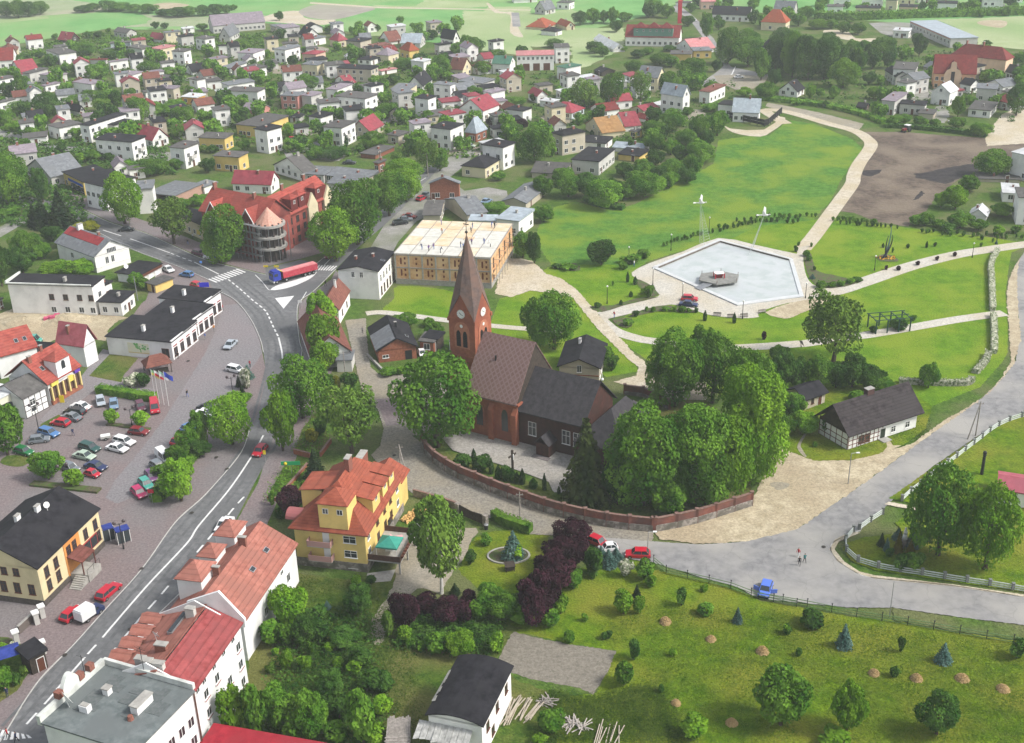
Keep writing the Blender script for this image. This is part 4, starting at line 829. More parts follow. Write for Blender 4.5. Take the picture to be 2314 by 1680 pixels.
TR = {
'A0':"60,150,20,170,d 160,160,10,170,b 250,150,20,150,d 350,130,20,140,b 720,110,50,150,d 800,100,30,120,b 930,100,10,170,d 1030,100,30,180,b 1150,110,40,150,b 1270,120,40,160,b 1400,140,80,130,d 1520,150,70,200,d 1620,145,60,150,b 1740,140,50,160,d 1850,130,40,140,d 1940,120,50,110,d 2000,90,40,60,b 1330,250,190,70,d 1410,250,200,70,d 720,480,370,200,b 850,330,270,90,d 760,330,270,80,b 470,340,290,50,b 930,290,240,50,b 970,500,420,220,b 700,640,540,200,b 830,680,560,190,b 200,550,470,150,d 420,560,490,160,b 1270,640,530,200,b 1450,640,580,150,b 1250,370,310,120,b 190,850,640,130,b 290,850,730,170,b 570,800,720,100,b 130,450,380,120,d 420,1010,800,250,d 650,900,820,220,b 800,900,780,200,b 880,870,780,80,d 1000,930,780,130,d 1120,850,760,110,b 870,960,850,160,o 1190,1050,840,190,b 1330,1010,880,200,b 1430,1000,900,150,b 1500,960,860,160,b 1560,1070,920,220,b 1650,1130,1010,150,b 1560,1180,1070,200,b 1770,1040,960,120,b 1870,1000,930,150,b 2020,1000,910,150,l 1900,900,830,130,b 170,980,880,200,b 60,1090,950,160,b 130,1130,1040,140,l 260,1180,1070,170,b 210,1270,1190,110,b 830,1180,1110,110,b 700,1390,1310,90,l 800,1380,1290,150,b 930,1380,1310,100,d 1090,1480,1380,200,b 1300,1500,1370,300,b 1500,1450,1360,140,b 1740,1300,1240,80,o 1820,1310,1240,100,d 2090,1300,1190,110,b 1780,1480,1360,130,d 80,1640,1330,330,b 380,1500,1380,110,b 530,1300,1230,80,d 2100,680,620,80,b 2100,420,360,80,l 1730,260,205,100,b 1080,480,430,60,b 330,500,450,90,d 560,620,570,90,d 1640,800,740,60,b 900,830,790,60,b 1750,560,520,70,b 1130,660,600,80,b 40,880,830,110,b 230,740,650,70,b",
'A1':"330,450,400,60,b 400,400,365,60,d 240,570,480,110,d 350,770,640,220,b 450,760,680,100,b 840,490,440,140,b 940,720,650,110,l 1010,760,670,90,b 1100,730,640,100,d 1180,600,500,160,b 1430,340,260,110,d 1650,490,370,150,b 1780,490,330,180,b 1720,485,310,110,b 1980,490,430,150,b 1500,680,480,180,b 1570,690,620,120,l 1860,640,530,140,b 2170,670,560,100,b 1780,830,740,140,b 1310,820,760,90,l 380,960,900,130,b 520,960,910,130,b 660,1050,960,110,b 760,1050,970,120,b 1040,1010,890,190,b 1200,1040,950,180,d 1390,1050,950,130,b 1560,980,910,100,w 200,1190,1060,110,l 290,1110,1040,80,d 190,1310,1240,90,o 430,1370,1260,160,b 600,1360,1260,220,d 690,1250,1150,40,t 920,1280,1130,210,b 810,1300,1240,80,b 1050,1150,1100,80,b 1960,1110,1000,150,p 2190,1110,1020,110,p 2100,1200,1040,170,b 1385,1500,1190,190,o 1490,1470,1280,190,b 1180,1560,1370,330,l 1120,1420,1300,110,o 2130,900,840,190,b 350,1440,1390,90,b 120,180,100,80,d 960,270,210,60,d 1480,850,790,60,b 560,960,910,70,b 1700,1000,930,90,b 1640,960,910,80,d 20,700,650,60,b 740,540,500,60,b 1040,560,520,70,b 620,640,600,50,b 1080,420,380,60,d 1560,1060,1000,90,b 960,1130,1080,110,l",
'A2':"420,220,100,130,d 530,210,80,120,b 620,200,100,120,d 700,210,70,100,b 800,190,110,130,b 1040,150,0,170,b 1000,160,30,110,d 1160,160,40,120,b 730,280,180,110,d 200,410,340,150,d 540,460,360,150,d 610,490,400,120,b 880,630,520,160,b 1340,230,140,110,b 1500,340,120,130,b 1600,260,160,110,b 1100,560,460,200,b 1200,580,480,120,b 1370,690,510,240,b 1180,780,620,180,b 940,880,620,170,o 700,930,640,210,b 460,950,690,240,o 820,890,760,90,l 1580,620,520,90,d 1680,560,250,200,b 1850,580,330,260,b 1850,400,250,200,b 2130,600,410,160,b 2230,680,290,180,b 2080,740,600,120,d 1820,830,750,130,l 2000,850,720,190,b 1530,950,890,140,b 1060,1010,930,130,b 1210,1130,940,230,b 1430,1200,1000,200,b 1590,1170,960,180,b 1050,1180,1040,200,b 1060,1310,1150,200,b 1330,1240,1110,200,b 1440,1400,1230,260,b 1190,1330,1200,150,b 950,1512,1370,200,b 1220,1520,1370,220,b 800,1512,1400,160,d 520,1160,1110,40,t 120,1512,1450,130,b 280,1530,1440,160,b 30,1400,1100,320,b 920,500,430,130,d 1180,440,390,120,d 1000,470,410,110,b 780,440,400,80,b 1540,780,700,120,b 120,840,770,90,b 30,870,800,90,d 330,850,760,150,b 1330,1000,920,120,b 1270,1380,1240,150,d 1380,1520,1330,170,b 1060,1420,1290,150,d 1500,1260,1120,130,d 1660,100,20,80,b 1900,80,0,100,b 1370,110,30,90,d 860,1290,1200,60,d",
'A3':"140,650,320,200,d 300,640,300,230,b 420,700,330,260,d 560,690,330,230,d 720,760,510,260,l 780,540,350,150,b 900,480,350,120,b 1060,500,330,220,b 1370,490,300,110,d 400,180,60,150,b 500,250,170,150,l 850,300,200,130,b 780,200,130,120,b 340,230,120,120,b 440,840,730,80,l 520,830,760,70,b 640,850,740,100,b 980,850,750,110,l 1000,970,870,100,b 1150,1080,1000,120,b 1240,1060,980,130,b 1380,1090,1000,120,b 1500,1080,1020,90,b 1700,1010,830,120,l 1800,900,820,110,b 1690,1100,1010,150,b 1900,1160,1060,200,b 2030,620,480,110,d 2220,560,450,150,b 2240,700,580,150,b 1960,700,600,140,b 2100,760,690,110,b 2200,1000,720,200,d 2090,870,800,100,b 1980,1510,1300,300,b 1950,390,350,80,d 70,850,710,170,b 650,640,350,180,d 240,560,310,160,b 850,620,420,130,b 970,600,420,150,d 1100,590,430,130,d 200,420,250,180,d 600,480,290,170,d 20,700,430,150,b 720,290,190,130,b 620,250,170,120,b 1150,30,-40,90,b 1400,90,20,80,d 1780,90,20,110,b 540,60,-30,120,b 980,110,70,70,b 2150,60,-10,110,d 1240,700,610,60,b 1420,680,600,60,b 1290,850,790,80,b 950,730,620,110,d 330,900,860,90,b 570,920,870,70,d 780,960,920,60,b",
'B0':"1070,420,-20,330,l 1490,590,200,330,o 1940,740,280,340,b 370,230,-60,170,d 110,250,-150,330,b 380,450,200,160,c 540,460,140,230,c 300,420,240,120,c 230,690,470,260,b 380,700,570,140,b 480,850,730,260,l 680,850,720,260,l 750,470,390,230,y 20,950,560,200,d 80,330,270,180,b 200,830,620,250,d 100,750,640,160,d 1160,940,820,130,b 1230,960,870,120,b 1700,250,160,160,b 1560,270,190,150,b 560,600,480,160,b 450,560,430,160,d 1430,150,90,90,d",
'B1':"600,740,290,420,l 310,480,200,270,b 790,600,60,470,b 1060,350,-10,300,b 1200,220,-60,260,l 500,1340,1000,260,l 510,1580,1200,270,l 1950,330,230,260,b 2200,700,480,180,b 1200,1290,1180,200,b 1400,1280,1210,110,b 1440,1380,1240,160,b 760,980,850,120,t 500,520,420,100,d 1990,30,-40,110,b 700,560,300,160,b",
'B2':"200,1490,1010,420,b 40,1450,1060,260,b 600,760,550,230,d 30,740,480,140,d 320,180,-40,230,b 100,180,0,160,b 620,270,40,320,b 820,190,60,200,b 980,180,-30,300,b 480,180,-20,200,d 1180,100,-30,180,b 1330,60,-60,200,d 110,390,250,200,b 700,170,20,160,d 890,100,-40,180,b 250,70,-60,180,b 1100,20,-90,170,d 300,790,740,130,b 220,780,745,80,d 360,790,755,90,b 825,900,810,30,t 890,920,850,40,t 1485,1230,1140,35,t 1735,1250,1160,35,t 853,1025,975,35,t 768,1095,1050,30,t 1000,1030,930,110,b 960,1000,960,50,d 830,1270,1210,90,b 895,1195,1140,60,d 1040,1155,1110,40,b 790,790,720,80,b 860,740,670,160,b 960,690,620,120,b 570,1120,1070,60,d 700,930,910,20,b 1990,1390,1320,40,p 1150,1145,1105,70,b 1220,1150,1110,60,l 1290,1155,1110,70,b 1350,1160,1130,40,b 1410,1160,1130,40,d 985,1150,1120,30,b",
'B3':"640,1600,1040,500,o 170,1590,1440,180,b 1680,280,90,200,l 1560,260,130,130,l 1800,130,0,180,b 1340,410,330,120,b 1420,420,320,140,b 1540,430,370,120,b 1720,440,310,200,b 1880,460,370,160,b 2080,340,240,190,b 2050,500,420,100,l 2190,480,410,90,b 1620,470,400,120,d 1200,1300,1215,160,d 980,1330,1270,70,d 1320,1230,1180,60,b 1063,605,565,25,t 1145,650,600,20,d 1435,605,550,25,t 1275,610,580,30,d 1505,595,570,30,d 1090,795,760,35,p 1195,800,775,40,p 1360,755,725,40,p 1525,715,685,35,p 1675,680,660,35,p 45,1390,1320,40,p 1900,600,560,25,b 2000,560,530,20,b 2030,575,545,25,u 1910,540,510,25,d 410,680,630,60,b 430,720,670,50,d 475,800,770,30,d 460,870,830,50,u 340,590,570,25,b 450,600,575,25,b 530,950,890,90,b 620,940,900,80,b 700,930,890,80,b 780,910,880,80,b 850,895,870,80,d 980,420,355,50,b 1450,1800,1600,180,b 320,640,590,40,d",
'C0':"70,880,470,330,b 420,1080,850,270,b 650,1130,990,150,l 960,600,480,110,l 1210,620,490,140,l 1985,790,380,380,l 1720,800,500,190,b 1620,860,620,190,b 1530,940,780,190,b 1390,1060,940,150,b 1550,1270,930,300,l 1700,880,740,200,d 1410,1240,1100,140,b 2040,280,190,50,c 2100,280,210,60,c 2070,350,270,50,c 2120,210,100,90,u 1130,270,180,140,w 1230,280,170,130,d 2090,400,340,120,b 2010,400,330,70,d 2110,300,130,100,w 1470,1130,1000,120,d",
'C1':"320,570,40,460,b 150,850,350,280,l 740,870,310,500,o 1470,830,70,690,b 510,160,-100,260,l 550,330,180,130,d 620,330,190,60,y 720,330,160,140,d 430,1080,830,190,c 230,1380,1160,230,p 350,1200,1080,100,b 1690,960,860,150,d 1840,1010,870,150,d 1780,900,810,40,t 1930,1030,890,45,t 1990,1080,950,60,t 2060,1090,960,110,d 2110,1100,980,60,t 2150,1110,1010,50,t 2195,1120,980,50,t 1520,940,900,50,b 400,760,640,110,y 470,700,560,120,d 1050,180,120,140,b 1150,170,110,100,l 60,1290,1180,60,b 130,1400,1320,120,d",
'C2':"470,1290,610,380,e 960,1330,470,640,b 1400,1300,480,560,b 1650,1250,560,480,l 1850,1130,150,520,l 1220,480,-180,460,b 1550,440,-130,460,b 1850,700,0,420,b 1450,200,-200,300,b 20,1150,1060,70,t 115,1170,1020,40,t 238,1200,1130,30,t 740,1310,900,260,d 690,140,20,130,d 640,90,-60,110,b 1180,1400,1120,300,b",
'C3':"200,300,0,260,d 800,300,20,280,d 950,320,120,240,d 1040,330,200,170,b 330,300,60,240,d 500,310,30,260,b 660,300,80,240,d 260,560,340,260,b 390,690,510,240,l 210,700,520,200,b 840,400,320,150,b 610,700,540,130,d 1120,330,230,90,d 480,800,760,40,b 1000,400,320,110,b",
'D0':"1830,1610,1230,220,l 1990,1610,1200,190,b 30,1240,1080,150,b 130,1190,1110,90,d 20,960,880,90,l 90,930,870,60,w 190,1120,1050,60,o",
'D1':"190,760,440,300,l 60,870,700,200,b 160,900,720,150,b 320,880,650,220,d 500,940,860,80,l 360,970,860,70,b 740,640,440,240,d 690,640,500,150,d 620,900,770,220,d 740,1060,900,180,d 170,1080,930,100,l 310,1080,970,110,l 570,1060,990,90,l 690,1100,1000,120,l 520,1270,1100,230,d 830,1230,1090,180,d 930,1250,1120,150,d 100,1570,1220,280,b 370,1640,1270,280,b 560,1640,1480,160,b 580,1500,1290,200,d 760,1640,1240,220,b 910,1420,1280,160,l 840,1640,1500,200,l 1080,850,740,120,l 1120,900,830,70,b 1210,930,860,80,b 1330,940,800,180,b 1520,970,790,220,l 1800,950,800,120,l 1730,600,430,240,b 1850,690,500,260,b 1980,580,480,120,u 1470,490,410,80,c 1920,210,10,150,u 1930,215,110,130,l 1590,260,150,90,d 1710,110,30,90,b 710,430,350,80,l 820,400,350,80,d 480,600,545,60,u 1080,770,490,220,p 1240,640,500,200,p 1420,720,530,240,p 1540,710,560,170,p 1580,560,470,120,p 960,820,620,110,o 400,700,590,170,d 430,850,700,150,d 80,960,910,60,l 1650,690,560,180,b 1980,720,600,150,b 40,1100,1030,80,o 470,1400,1290,150,d 240,1640,1400,200,b",
'D2':"330,150,-60,320,p 270,300,60,320,p 180,470,180,300,p 110,610,320,260,p 40,740,450,240,p -20,640,380,180,p 330,450,310,120,b 230,640,500,140,l 150,740,600,150,b 480,340,130,150,d 600,270,150,130,u 660,240,140,120,u 540,220,120,100,u 730,350,230,110,w 880,370,230,150,b 930,430,340,90,l 820,510,420,60,c 715,640,465,150,l 830,640,505,90,l 1165,580,450,90,d 1350,650,570,120,b 1600,710,600,75,u 800,1000,850,100,d 720,1190,1020,150,b 600,830,770,60,d 1980,800,730,60,l 1260,1600,1440,200,l 150,1560,1400,200,b 60,1650,1590,120,l 1010,1250,1200,45,d 1340,470,420,60,l 480,370,300,60,d 570,840,790,50,d 420,700,640,50,l 1100,970,920,60,l 300,860,780,90,b",
'D3':"1390,220,-465,510,b 1755,330,-330,470,l 170,1520,1110,380,b 680,1560,1190,270,l 1380,1590,1280,320,d 600,1660,1570,250,l 660,900,730,120,u 1430,1015,880,115,u 420,740,630,190,d 220,800,730,70,d 1100,940,820,60,d 310,970,910,50,d 690,1240,1180,50,l 2000,990,850,140,d 950,120,20,60,c 1080,170,10,70,g 1170,210,70,80,g 1190,130,-10,100,u 1080,70,-20,90,u 1100,310,190,130,d 1190,310,180,130,b 990,160,60,50,u 1050,1130,1060,80,d 1250,250,170,80,b 1010,200,130,60,d"}
for _t, s_ in TR.items():
    for e in s_.split():
        a_ = e.split(','); tree(_t, *[float(v) for v in a_[:4]], a_[4])
tree('D1',1365,515,-205,400,'o',birch=True,label='birch with two white trunks beside the sandy garden track',style='mid')
_f = random.Random(41); STUFF = []
for t,x0,y0,x1,y1,n in (('A0',20,420,2250,1250,62),('A1',20,430,2200,1320,62),('A2',20,640,1500,1350,22),('A3',950,380,2250,1050,20),('A1',20,200,1650,420,16),('A2',1400,20,2250,260,16),('A3',300,60,2250,150,14)):
    for _ in range(n * 6):
        if n <= 0: break
        x_, y_ = _f.uniform(x0, x1), _f.uniform(y0, y1); g = G(t, x_, y_); rad = _f.uniform(1.6, 3.6)
        if any((g.x - f[0]) ** 2 + (g.y - f[1]) ** 2 < (f[2] * .8 + rad * .6) ** 2 for f in FOOT): continue
        n -= 1; STUFF.append((g, rad * _f.uniform(1.5, 2.4), rad, _f.choice('bbbd')))
crown('small', 0, 'b'); SM = {k: M() for k in 'bd'}
for g, h, rad, k in STUFF:
    for var in (0,):
        src=CM[('small',0)];dst=SM[k];an=_f.random()*6.28;ca_,sa_=math.cos(an)*rad,math.sin(an)*rad;i0=len(dst.v);rx=_f.uniform(.85,1.15)
        dst.v+=[(g.x+(v[0]*ca_-v[1]*sa_)*rx,g.y+v[0]*sa_+v[1]*ca_,.3+v[2]*h) for v in src.v];dst.f+=[tuple(j+i0 for j in f) for f in src.f];dst.k+=src.k
for k in 'bd':tag(part('garden_trees',SM[k],LEAF[k]),{'b':'green mass of small garden trees between the town houses','d':'darker mass of small garden trees between the town houses'}[k],'garden trees',None,'stuff')
TR2 = 0
# low undergrowth that nobody could count
def thicket(name, m, areas, n, size, label, zmax=1.0):
    mm = M(); r = random.Random(5)
    for seq in areas:
        P4 = [Vector((*p, 0)) for p in pts_of(*seq)]
        for _ in range(n):
            u, v = r.random(), r.random(); p = P4[0].lerp(P4[1], u).lerp(P4[3].lerp(P4[2], u), v)
            if any((p.x - f[0]) ** 2 + (p.y - f[1]) ** 2 < f[2] ** 2 * .8 for f in FOOT): continue
            for _ in range(r.randint(5,12)):leaf(mm,p+Vector((r.gauss(0,.7),r.gauss(0,.7),abs(r.gauss(.3,.35))*zmax)),Vector((0,0,1)),size*r.uniform(.7,1.3),r)
    return tag(part(name, mm, m), label, 'undergrowth', None, 'stuff')
thicket('garden_undergrowth',LEAF['b'],[('A0',0,1250,2268,1250,2268,480,0,480),('A1',0,1350,1800,1350,2268,500,0,430),('A0',0,480,2268,440,2268,300,700,300)],1500,.55,'low green hedges and undergrowth between the far houses',1.6)
thicket('garden_undergrowth',LEAF['d'],[('A2',0,1300,1500,1300,1800,700,0,600),('A3',0,850,2268,1050,2268,500,0,350),('B0',0,420,800,430,600,-100,-200,-100),('A0',0,1500,1500,1500,1400,1270,0,1200)],700,.5,'dark undergrowth around the far gardens and wood edge',1.6)
thicket('weeds',LEAF['d'],[('D1',-50,1640,950,1640,800,600,150,700),('D1',1000,900,1700,960,1820,760,1100,640)],1300,.17,'rough weeds under the near garden bushes',1.1)
thicket('ivy_bed',LEAF['b'],[('C1',255,845,400,885,520,700,410,540),('C1',25,1240,110,1252,350,960,190,960),('C2',680,1350,1800,1200,1700,900,700,1000)],300,.15,'low ground cover in the planting beds and under the churchyard trees',.5)
GTF=leafmat('grass_blades',(.085,.165,.010),(.185,.255,.035),sc=.4,tr=.45);GTD=leafmat('dark_grass_blades',(.055,.110,.012),(.110,.170,.028),sc=.4,tr=.45)
for _x in ((60,1000),(230,1050),(400,1090),(540,1060),(120,900)):_g=G('D2',*_x);FOOT.append((_g.x,_g.y,6.2))
thicket('grass_tufts',GTF,[('D2',0,1640,2059,1640,2059,640,700,560),('D3',700,1640,2059,1640,2059,900,0,600),('D3',820,230,2059,440,2059,120,1200,0)],4200,.085,'longer tufts in the orchard meadow grass',.15)
thicket('grass_tufts',GTD,[('D1',0,1640,1200,1640,1100,500,250,350),('D2',100,1640,1200,1640,1000,1200,100,1250),('C3',480,900,1400,700,1450,450,300,300)],2600,.10,'rough tufts in the shady garden grass',.2)
# hedges: clipped masses along a line
def hedge(t, pts, w, h, k, label, lp=.16, n=55, cat='hedge', name='hedge', grp=None):
    P = [Vector((*p, 0)) for p in spline(pts_of(t, *pts), 5)]; r = random.Random(len(label)); m = M()
    for a, b in zip(P, P[1:]):
        L = (b - a).length; d = (b - a).normalized(); nn = Vector((-d.y, d.x, 0))
        m.prism([tuple((a-nn*w*.4)[:2]),tuple((b-nn*w*.4)[:2]),tuple((b+nn*w*.4)[:2]),tuple((a+nn*w*.4)[:2])],0,h*.88)
        for _ in range(int(L * n * (w + 2 * h) / 4)):
            s=r.random()*(w+2*h);q=a.lerp(b,r.random());bump=1+.08*math.sin(q.x*1.7+q.y)+r.gauss(0,.04)
            if s < h: c, no = q - nn * w / 2 * bump + Vector((0, 0, s)), -nn
            elif s < h + w: c, no = q + nn * (s - h - w / 2) + Vector((0, 0, h * bump)), Vector((0, 0, 1))
            else: c, no = q + nn * w / 2 * bump + Vector((0, 0, s - h - w)), nn
            leaf(m, c, no, lp, r)
    o = part(name, m, LEAF[k]); return tag(o, label, cat, grp)
hedge('C0',(840,330,1000,350,1200,385,1330,400),2.2,1.6,'b','long clipped green hedge on the edge of the car park')
hedge('C1',(1950,1400,2050,1460,2268,1530),1.6,1.8,'b','dark clipped hedge along the garden behind the brown gate')
hedge('C0',(1340,1270,1380,1180,1440,1090,1640,900,1740,780),2.2,1.3,'b','green hedge under the row of trees beside the car park')
for i_,(pp,lb) in enumerate((((2040,640,1985,760,1990,900,1995,1050,2000,1150),'white flowering hedge at the park edge north of the lower path'),((2000,1190,2010,1300,2010,1512),'white flowering hedge at the park edge south of the lower path'))):
    hedge('B3', pp, 1.3, 1.2, 'w', lb)
hedge('C3',(1960,10,1930,90,1850,170),1.3,1.2,'w','short white flowering hedge on the curve above the road')
hedge('C3',(1820,230,1770,265,1500,265,1200,250),1.3,1.2,'w','white flowering hedge at the bottom of the park lawn')
hedge('A3',(480,160,700,170,1000,165,1400,150,1800,140,2150,130,2400,125),5,4,'b','very long tall hedge between the sports ground and the far houses',lp=.55,n=8)
hedge('A3',(0,850,300,880,600,920,900,990,1080,1060),4,1.6,'b','overgrown hedge above the bare dirt strip by the field',lp=.4,n=10)
hedge('A3',(1080,1090,1300,1100,1600,1130,1950,1170),2.5,1.6,'d','dark hedge along the top of the ploughed field',lp=.35,n=12)
hedge('A1',(340,1240,420,1210,480,1180),1.5,1.3,'l','clipped bright hedge beside the town lane',lp=.25,n=20)
hedge('B2',(470,200,600,250,790,280),3,1.4,'d','dark bramble edge under the meadow trees',lp=.3,n=14)
# ---------------------------------------------------------------- the church
BRICK=mat('church_brick',(.24,.072,.038),(.35,.12,.064),scale=1.6,detail=9,c3=(.22,.07,.045),s3=.35,bump=.01)
DBRICK=mat('old_dark_brick',(.045,.018,.014),(.085,.033,.026),scale=1.6,detail=8,c3=(.05,.025,.02),s3=.4)
SLATE = mat('dark_slate', (.026, .024, .028), (.050, .046, .050), scale=1.2, detail=6, bump=.01)
SPIRE=mat('weathered_spire_slate',(.085,.06,.055),(.14,.105,.095),scale=1.5,detail=7,c3=(.16,.10,.08),s3=.5)
def diamond_mat():
    m = mat('diamond_patterned_tiles', (.135, .078, .070), (.18, .11, .10), scale=2, rough=.8)
    n=m.node_tree.nodes;l=m.node_tree.links;b=n['Principled BSDF'];tc=[x for x in n if x.type=='TEX_COORD'][0];src=b.inputs['Base Color'].links[0].from_socket
    sp = n.new('ShaderNodeSeparateXYZ'); l.new(tc.outputs['Object'], sp.inputs[0])
    outs = []
    for sg in (1, -1):
        a=n.new('ShaderNodeMath');a.operation='MULTIPLY_ADD';a.inputs[1].default_value=sg*1.0;l.new(sp.outputs[2],a.inputs[0]);l.new(sp.outputs[1],a.inputs[2])
        q=n.new('ShaderNodeMath');q.operation='MULTIPLY';q.inputs[1].default_value=.95;l.new(a.outputs[0],q.inputs[0])
        f = n.new('ShaderNodeMath'); f.operation = 'FRACT'; l.new(q.outputs[0], f.inputs[0])
        g=n.new('ShaderNodeMath');g.operation='LESS_THAN';g.inputs[1].default_value=.3;l.new(f.outputs[0],g.inputs[0]);outs.append(g)
    mx=n.new('ShaderNodeMath');mx.operation='MAXIMUM';l.new(outs[0].outputs[0],mx.inputs[0]);l.new(outs[1].outputs[0],mx.inputs[1])
    mc=n.new('ShaderNodeMix');mc.data_type='RGBA';l.new(mx.outputs[0],mc.inputs[0]);l.new(src,mc.inputs[6]);mc.inputs[7].default_value=(.205,.135,.125,1);l.new(mc.outputs[2],b.inputs['Base Color'])
    return m
DIAM = diamond_mat()
ch = B('C1', (2150, 440), (1740, 300), (2510, 160), 8.4, name='church', o=.4); ch.a = 14.6
CR = ch.root; ca, cb = ch.a, ch.b
def lancet(m, cx, z0, w, h, face, at, d=.12, k=0, n=7):
    """pointed opening; face 0 lies in x=at (looking to -x), face 1 in y=at (looking to -y), face 3 looks to +y"""
    pts = [(-w / 2, z0), (w / 2, z0), (w / 2, z0 + h * .62)]
    for i in range(1,n):t=i/n;pts.append((w/2*math.cos(t*PI/2)**.8,z0+h*.62+h*.38*math.sin(t*PI/2)))
    pts.append((0, z0 + h))
    for i in range(n-1,0,-1):t=i/n;pts.append((-w/2*math.cos(t*PI/2)**.8,z0+h*.62+h*.38*math.sin(t*PI/2)))
    pts.append((-w / 2, z0 + h * .62))
    if face == 0: f = [(at - d, cx - u, z) for u, z in pts]; g = [(at + .05, cx - u, z) for u, z in pts]
    elif face == 1: f = [(cx + u, at - d, z) for u, z in pts]; g = [(cx + u, at + .05, z) for u, z in pts]
    else: f = [(cx - u, at + d, z) for u, z in pts]; g = [(cx - u, at - .05, z) for u, z in pts]
    m.face(f, k); N = len(pts)
    for i in range(N): m.face([f[i], g[i], g[(i + 1) % N], f[(i + 1) % N]], k)
    return m
def lancet_part(parent, cx, z0, w, h, face, at, name='lancet_window', rim=BRICK):
    m=M();lancet(m,cx,z0-.12,w+.34,h+.3,face,at,.09,1);lancet(m,cx,z0,w,h,face,at,.13,0)
    return part(name, m, [GLASS, rim], parent)
# nave
q = M(); o = .5
q.prism([(o, o), (ca - o, o), (ca - o, cb), (o, cb)], 0, 8.3)
RH = 9.6
for y in (.5,cb-.6):q.prism([(o,y),(ca/2,y),(ca/2,y+.5),(o,y+.5)],8,[8.4,8.0+RH,8.0+RH,8.4]);q.prism([(ca/2,y),(ca-o,y),(ca-o,y+.5),(ca/2,y+.5)],8,[8.0+RH,8.4,8.4,8.0+RH])
part('nave_wall', q, BRICK, CR)
q = M()
q.slab([(-.1,.2,8.35),(ca/2,.2,8.4+RH),(ca/2,cb+.2,8.4+RH),(-.1,cb+.2,8.35)],.25);q.slab([(ca+.1,.2,8.35),(ca+.1,cb+.2,8.35),(ca/2,cb+.2,8.4+RH),(ca/2,.2,8.4+RH)],.25)
part('nave_roof', q, DIAM, CR)
for y in (3.0, 8.4): lancet_part(CR, y, 2.2, 1.35, 4.4, 0, o)
q = M()
for x0,y0 in ((-.35,5.2),(-.35,.2),(-.35,cb-.6)):q.prism([(x0,y0),(o+.05,y0),(o+.05,y0+1),(x0,y0+1)],0,[6.2,7.4,7.4,6.2]);
part('buttress', q, BRICK, CR)['kind'] = 'stuff'
q=M();q.box(.25,.1,7.8,.55,cb,8.3);q.box(.2,-.05,7.9,ca-.2,.45,8.25);part('cornice',q,BRICK,CR)
for x, y, h_ in ((ca * .3, cb * .62, .9),):
    q=M();q.box(-.12,-.12,-.4,.12,.12,h_);part('vent_pipe',q,DARK,CR,(x,y,8.4+RH*x/(ca/2)))
# east gable cross band
q=M();q.prism([(o,.35),(ca/2,.35),(ca/2,.6),(o,.6)],[8.2,8.2,8.2,8.2],[8.6,8.2+RH,8.2+RH,8.6]);q.prism([(ca/2,.35),(ca-o,.35),(ca-o,.6),(ca/2,.6)],8.2,[8.2+RH,8.6,8.6,8.2+RH]);part('gable_wall',q,W['k'],CR)
# tower
tw = 5.7; tx0 = ca / 2 - tw / 2; ty0 = cb + .1; TE = 20.6
T4 = [(tx0, ty0), (tx0 + tw, ty0), (tx0 + tw, ty0 + tw), (tx0, ty0 + tw)]
def ring(m,e,z0,z1):m.prism([(tx0-e,ty0-e),(tx0+tw+e,ty0-e),(tx0+tw+e,ty0+tw+e),(tx0-e,ty0+tw+e)],z0,z1)
q = M(); ring(q, 0, 0, TE); ring(q, .12, 13.2, 13.5); ring(q, .08, 9, 9.2)
for cx, cy in T4: q.box(cx - .35, cy - .35, 0, cx + .35, cy + .35, 12.9)
tc_ = (tx0 + tw / 2, ty0 + tw / 2)
GH = 5.0
for f in range(4):      # four gablets
    p0, p1 = T4[f], T4[(f + 1) % 4]; dx, dy = (p1[0] - p0[0]) / tw, (p1[1] - p0[1]) / tw; nx, ny = dy, -dx
    mid = ((p0[0] + p1[0]) / 2, (p0[1] + p1[1]) / 2); e = .3; i_ = .35
    a0=(p0[0]+nx*.06,p0[1]+ny*.06);a1=(p1[0]+nx*.06,p1[1]+ny*.06);b0=(p0[0]-nx*i_,p0[1]-ny*i_);b1=(p1[0]-nx*i_,p1[1]-ny*i_);m0=(mid[0]+nx*.06,mid[1]+ny*.06);m1=(mid[0]-nx*i_,mid[1]-ny*i_)
    q.prism([a0,m0,m1,b0],TE-.1,[TE+.1,TE+GH,TE+GH,TE+.1]);q.prism([m0,a1,b1,m1],TE-.1,[TE+GH,TE+.1,TE+.1,TE+GH])
tower = part('tower', q, BRICK, CR)
q = M(); TIP = 36.5
# spire: eight-sided needle that grows out of the four gablets
hw = tw / 2 + .1; cz = TE + .15; gz = TE + GH + .15
cs=[(tc_[0]-hw,tc_[1]-hw),(tc_[0]+hw,tc_[1]-hw),(tc_[0]+hw,tc_[1]+hw),(tc_[0]-hw,tc_[1]+hw)]
for i in range(4):
    c0 = cs[i]; c1 = cs[(i + 1) % 4]; mm_ = ((c0[0] + c1[0]) / 2, (c0[1] + c1[1]) / 2)
    cp = cs[i - 1]; mp = ((c0[0] + cp[0]) / 2, (c0[1] + cp[1]) / 2)
    t1 = (tc_[0] * .0 + mm_[0], mm_[1], gz); t0 = (mp[0], mp[1], gz)
    q.face([(*c0, cz), t1, (*tc_, TIP)]); q.face([(*c0, cz), (*tc_, TIP), t0])
part('spire', q, SPIRE, CR)
q=M();q.tube((*tc_,TIP-.6),(*tc_,TIP+2.6),.07,.05);q.ball((*tc_,TIP+.3),.28);q.box(tc_[0]-.06,tc_[1]-.55,TIP+1.7,tc_[0]+.06,tc_[1]+.55,TIP+1.85)
part('spire_cross', q, DARK, CR)
q = M()
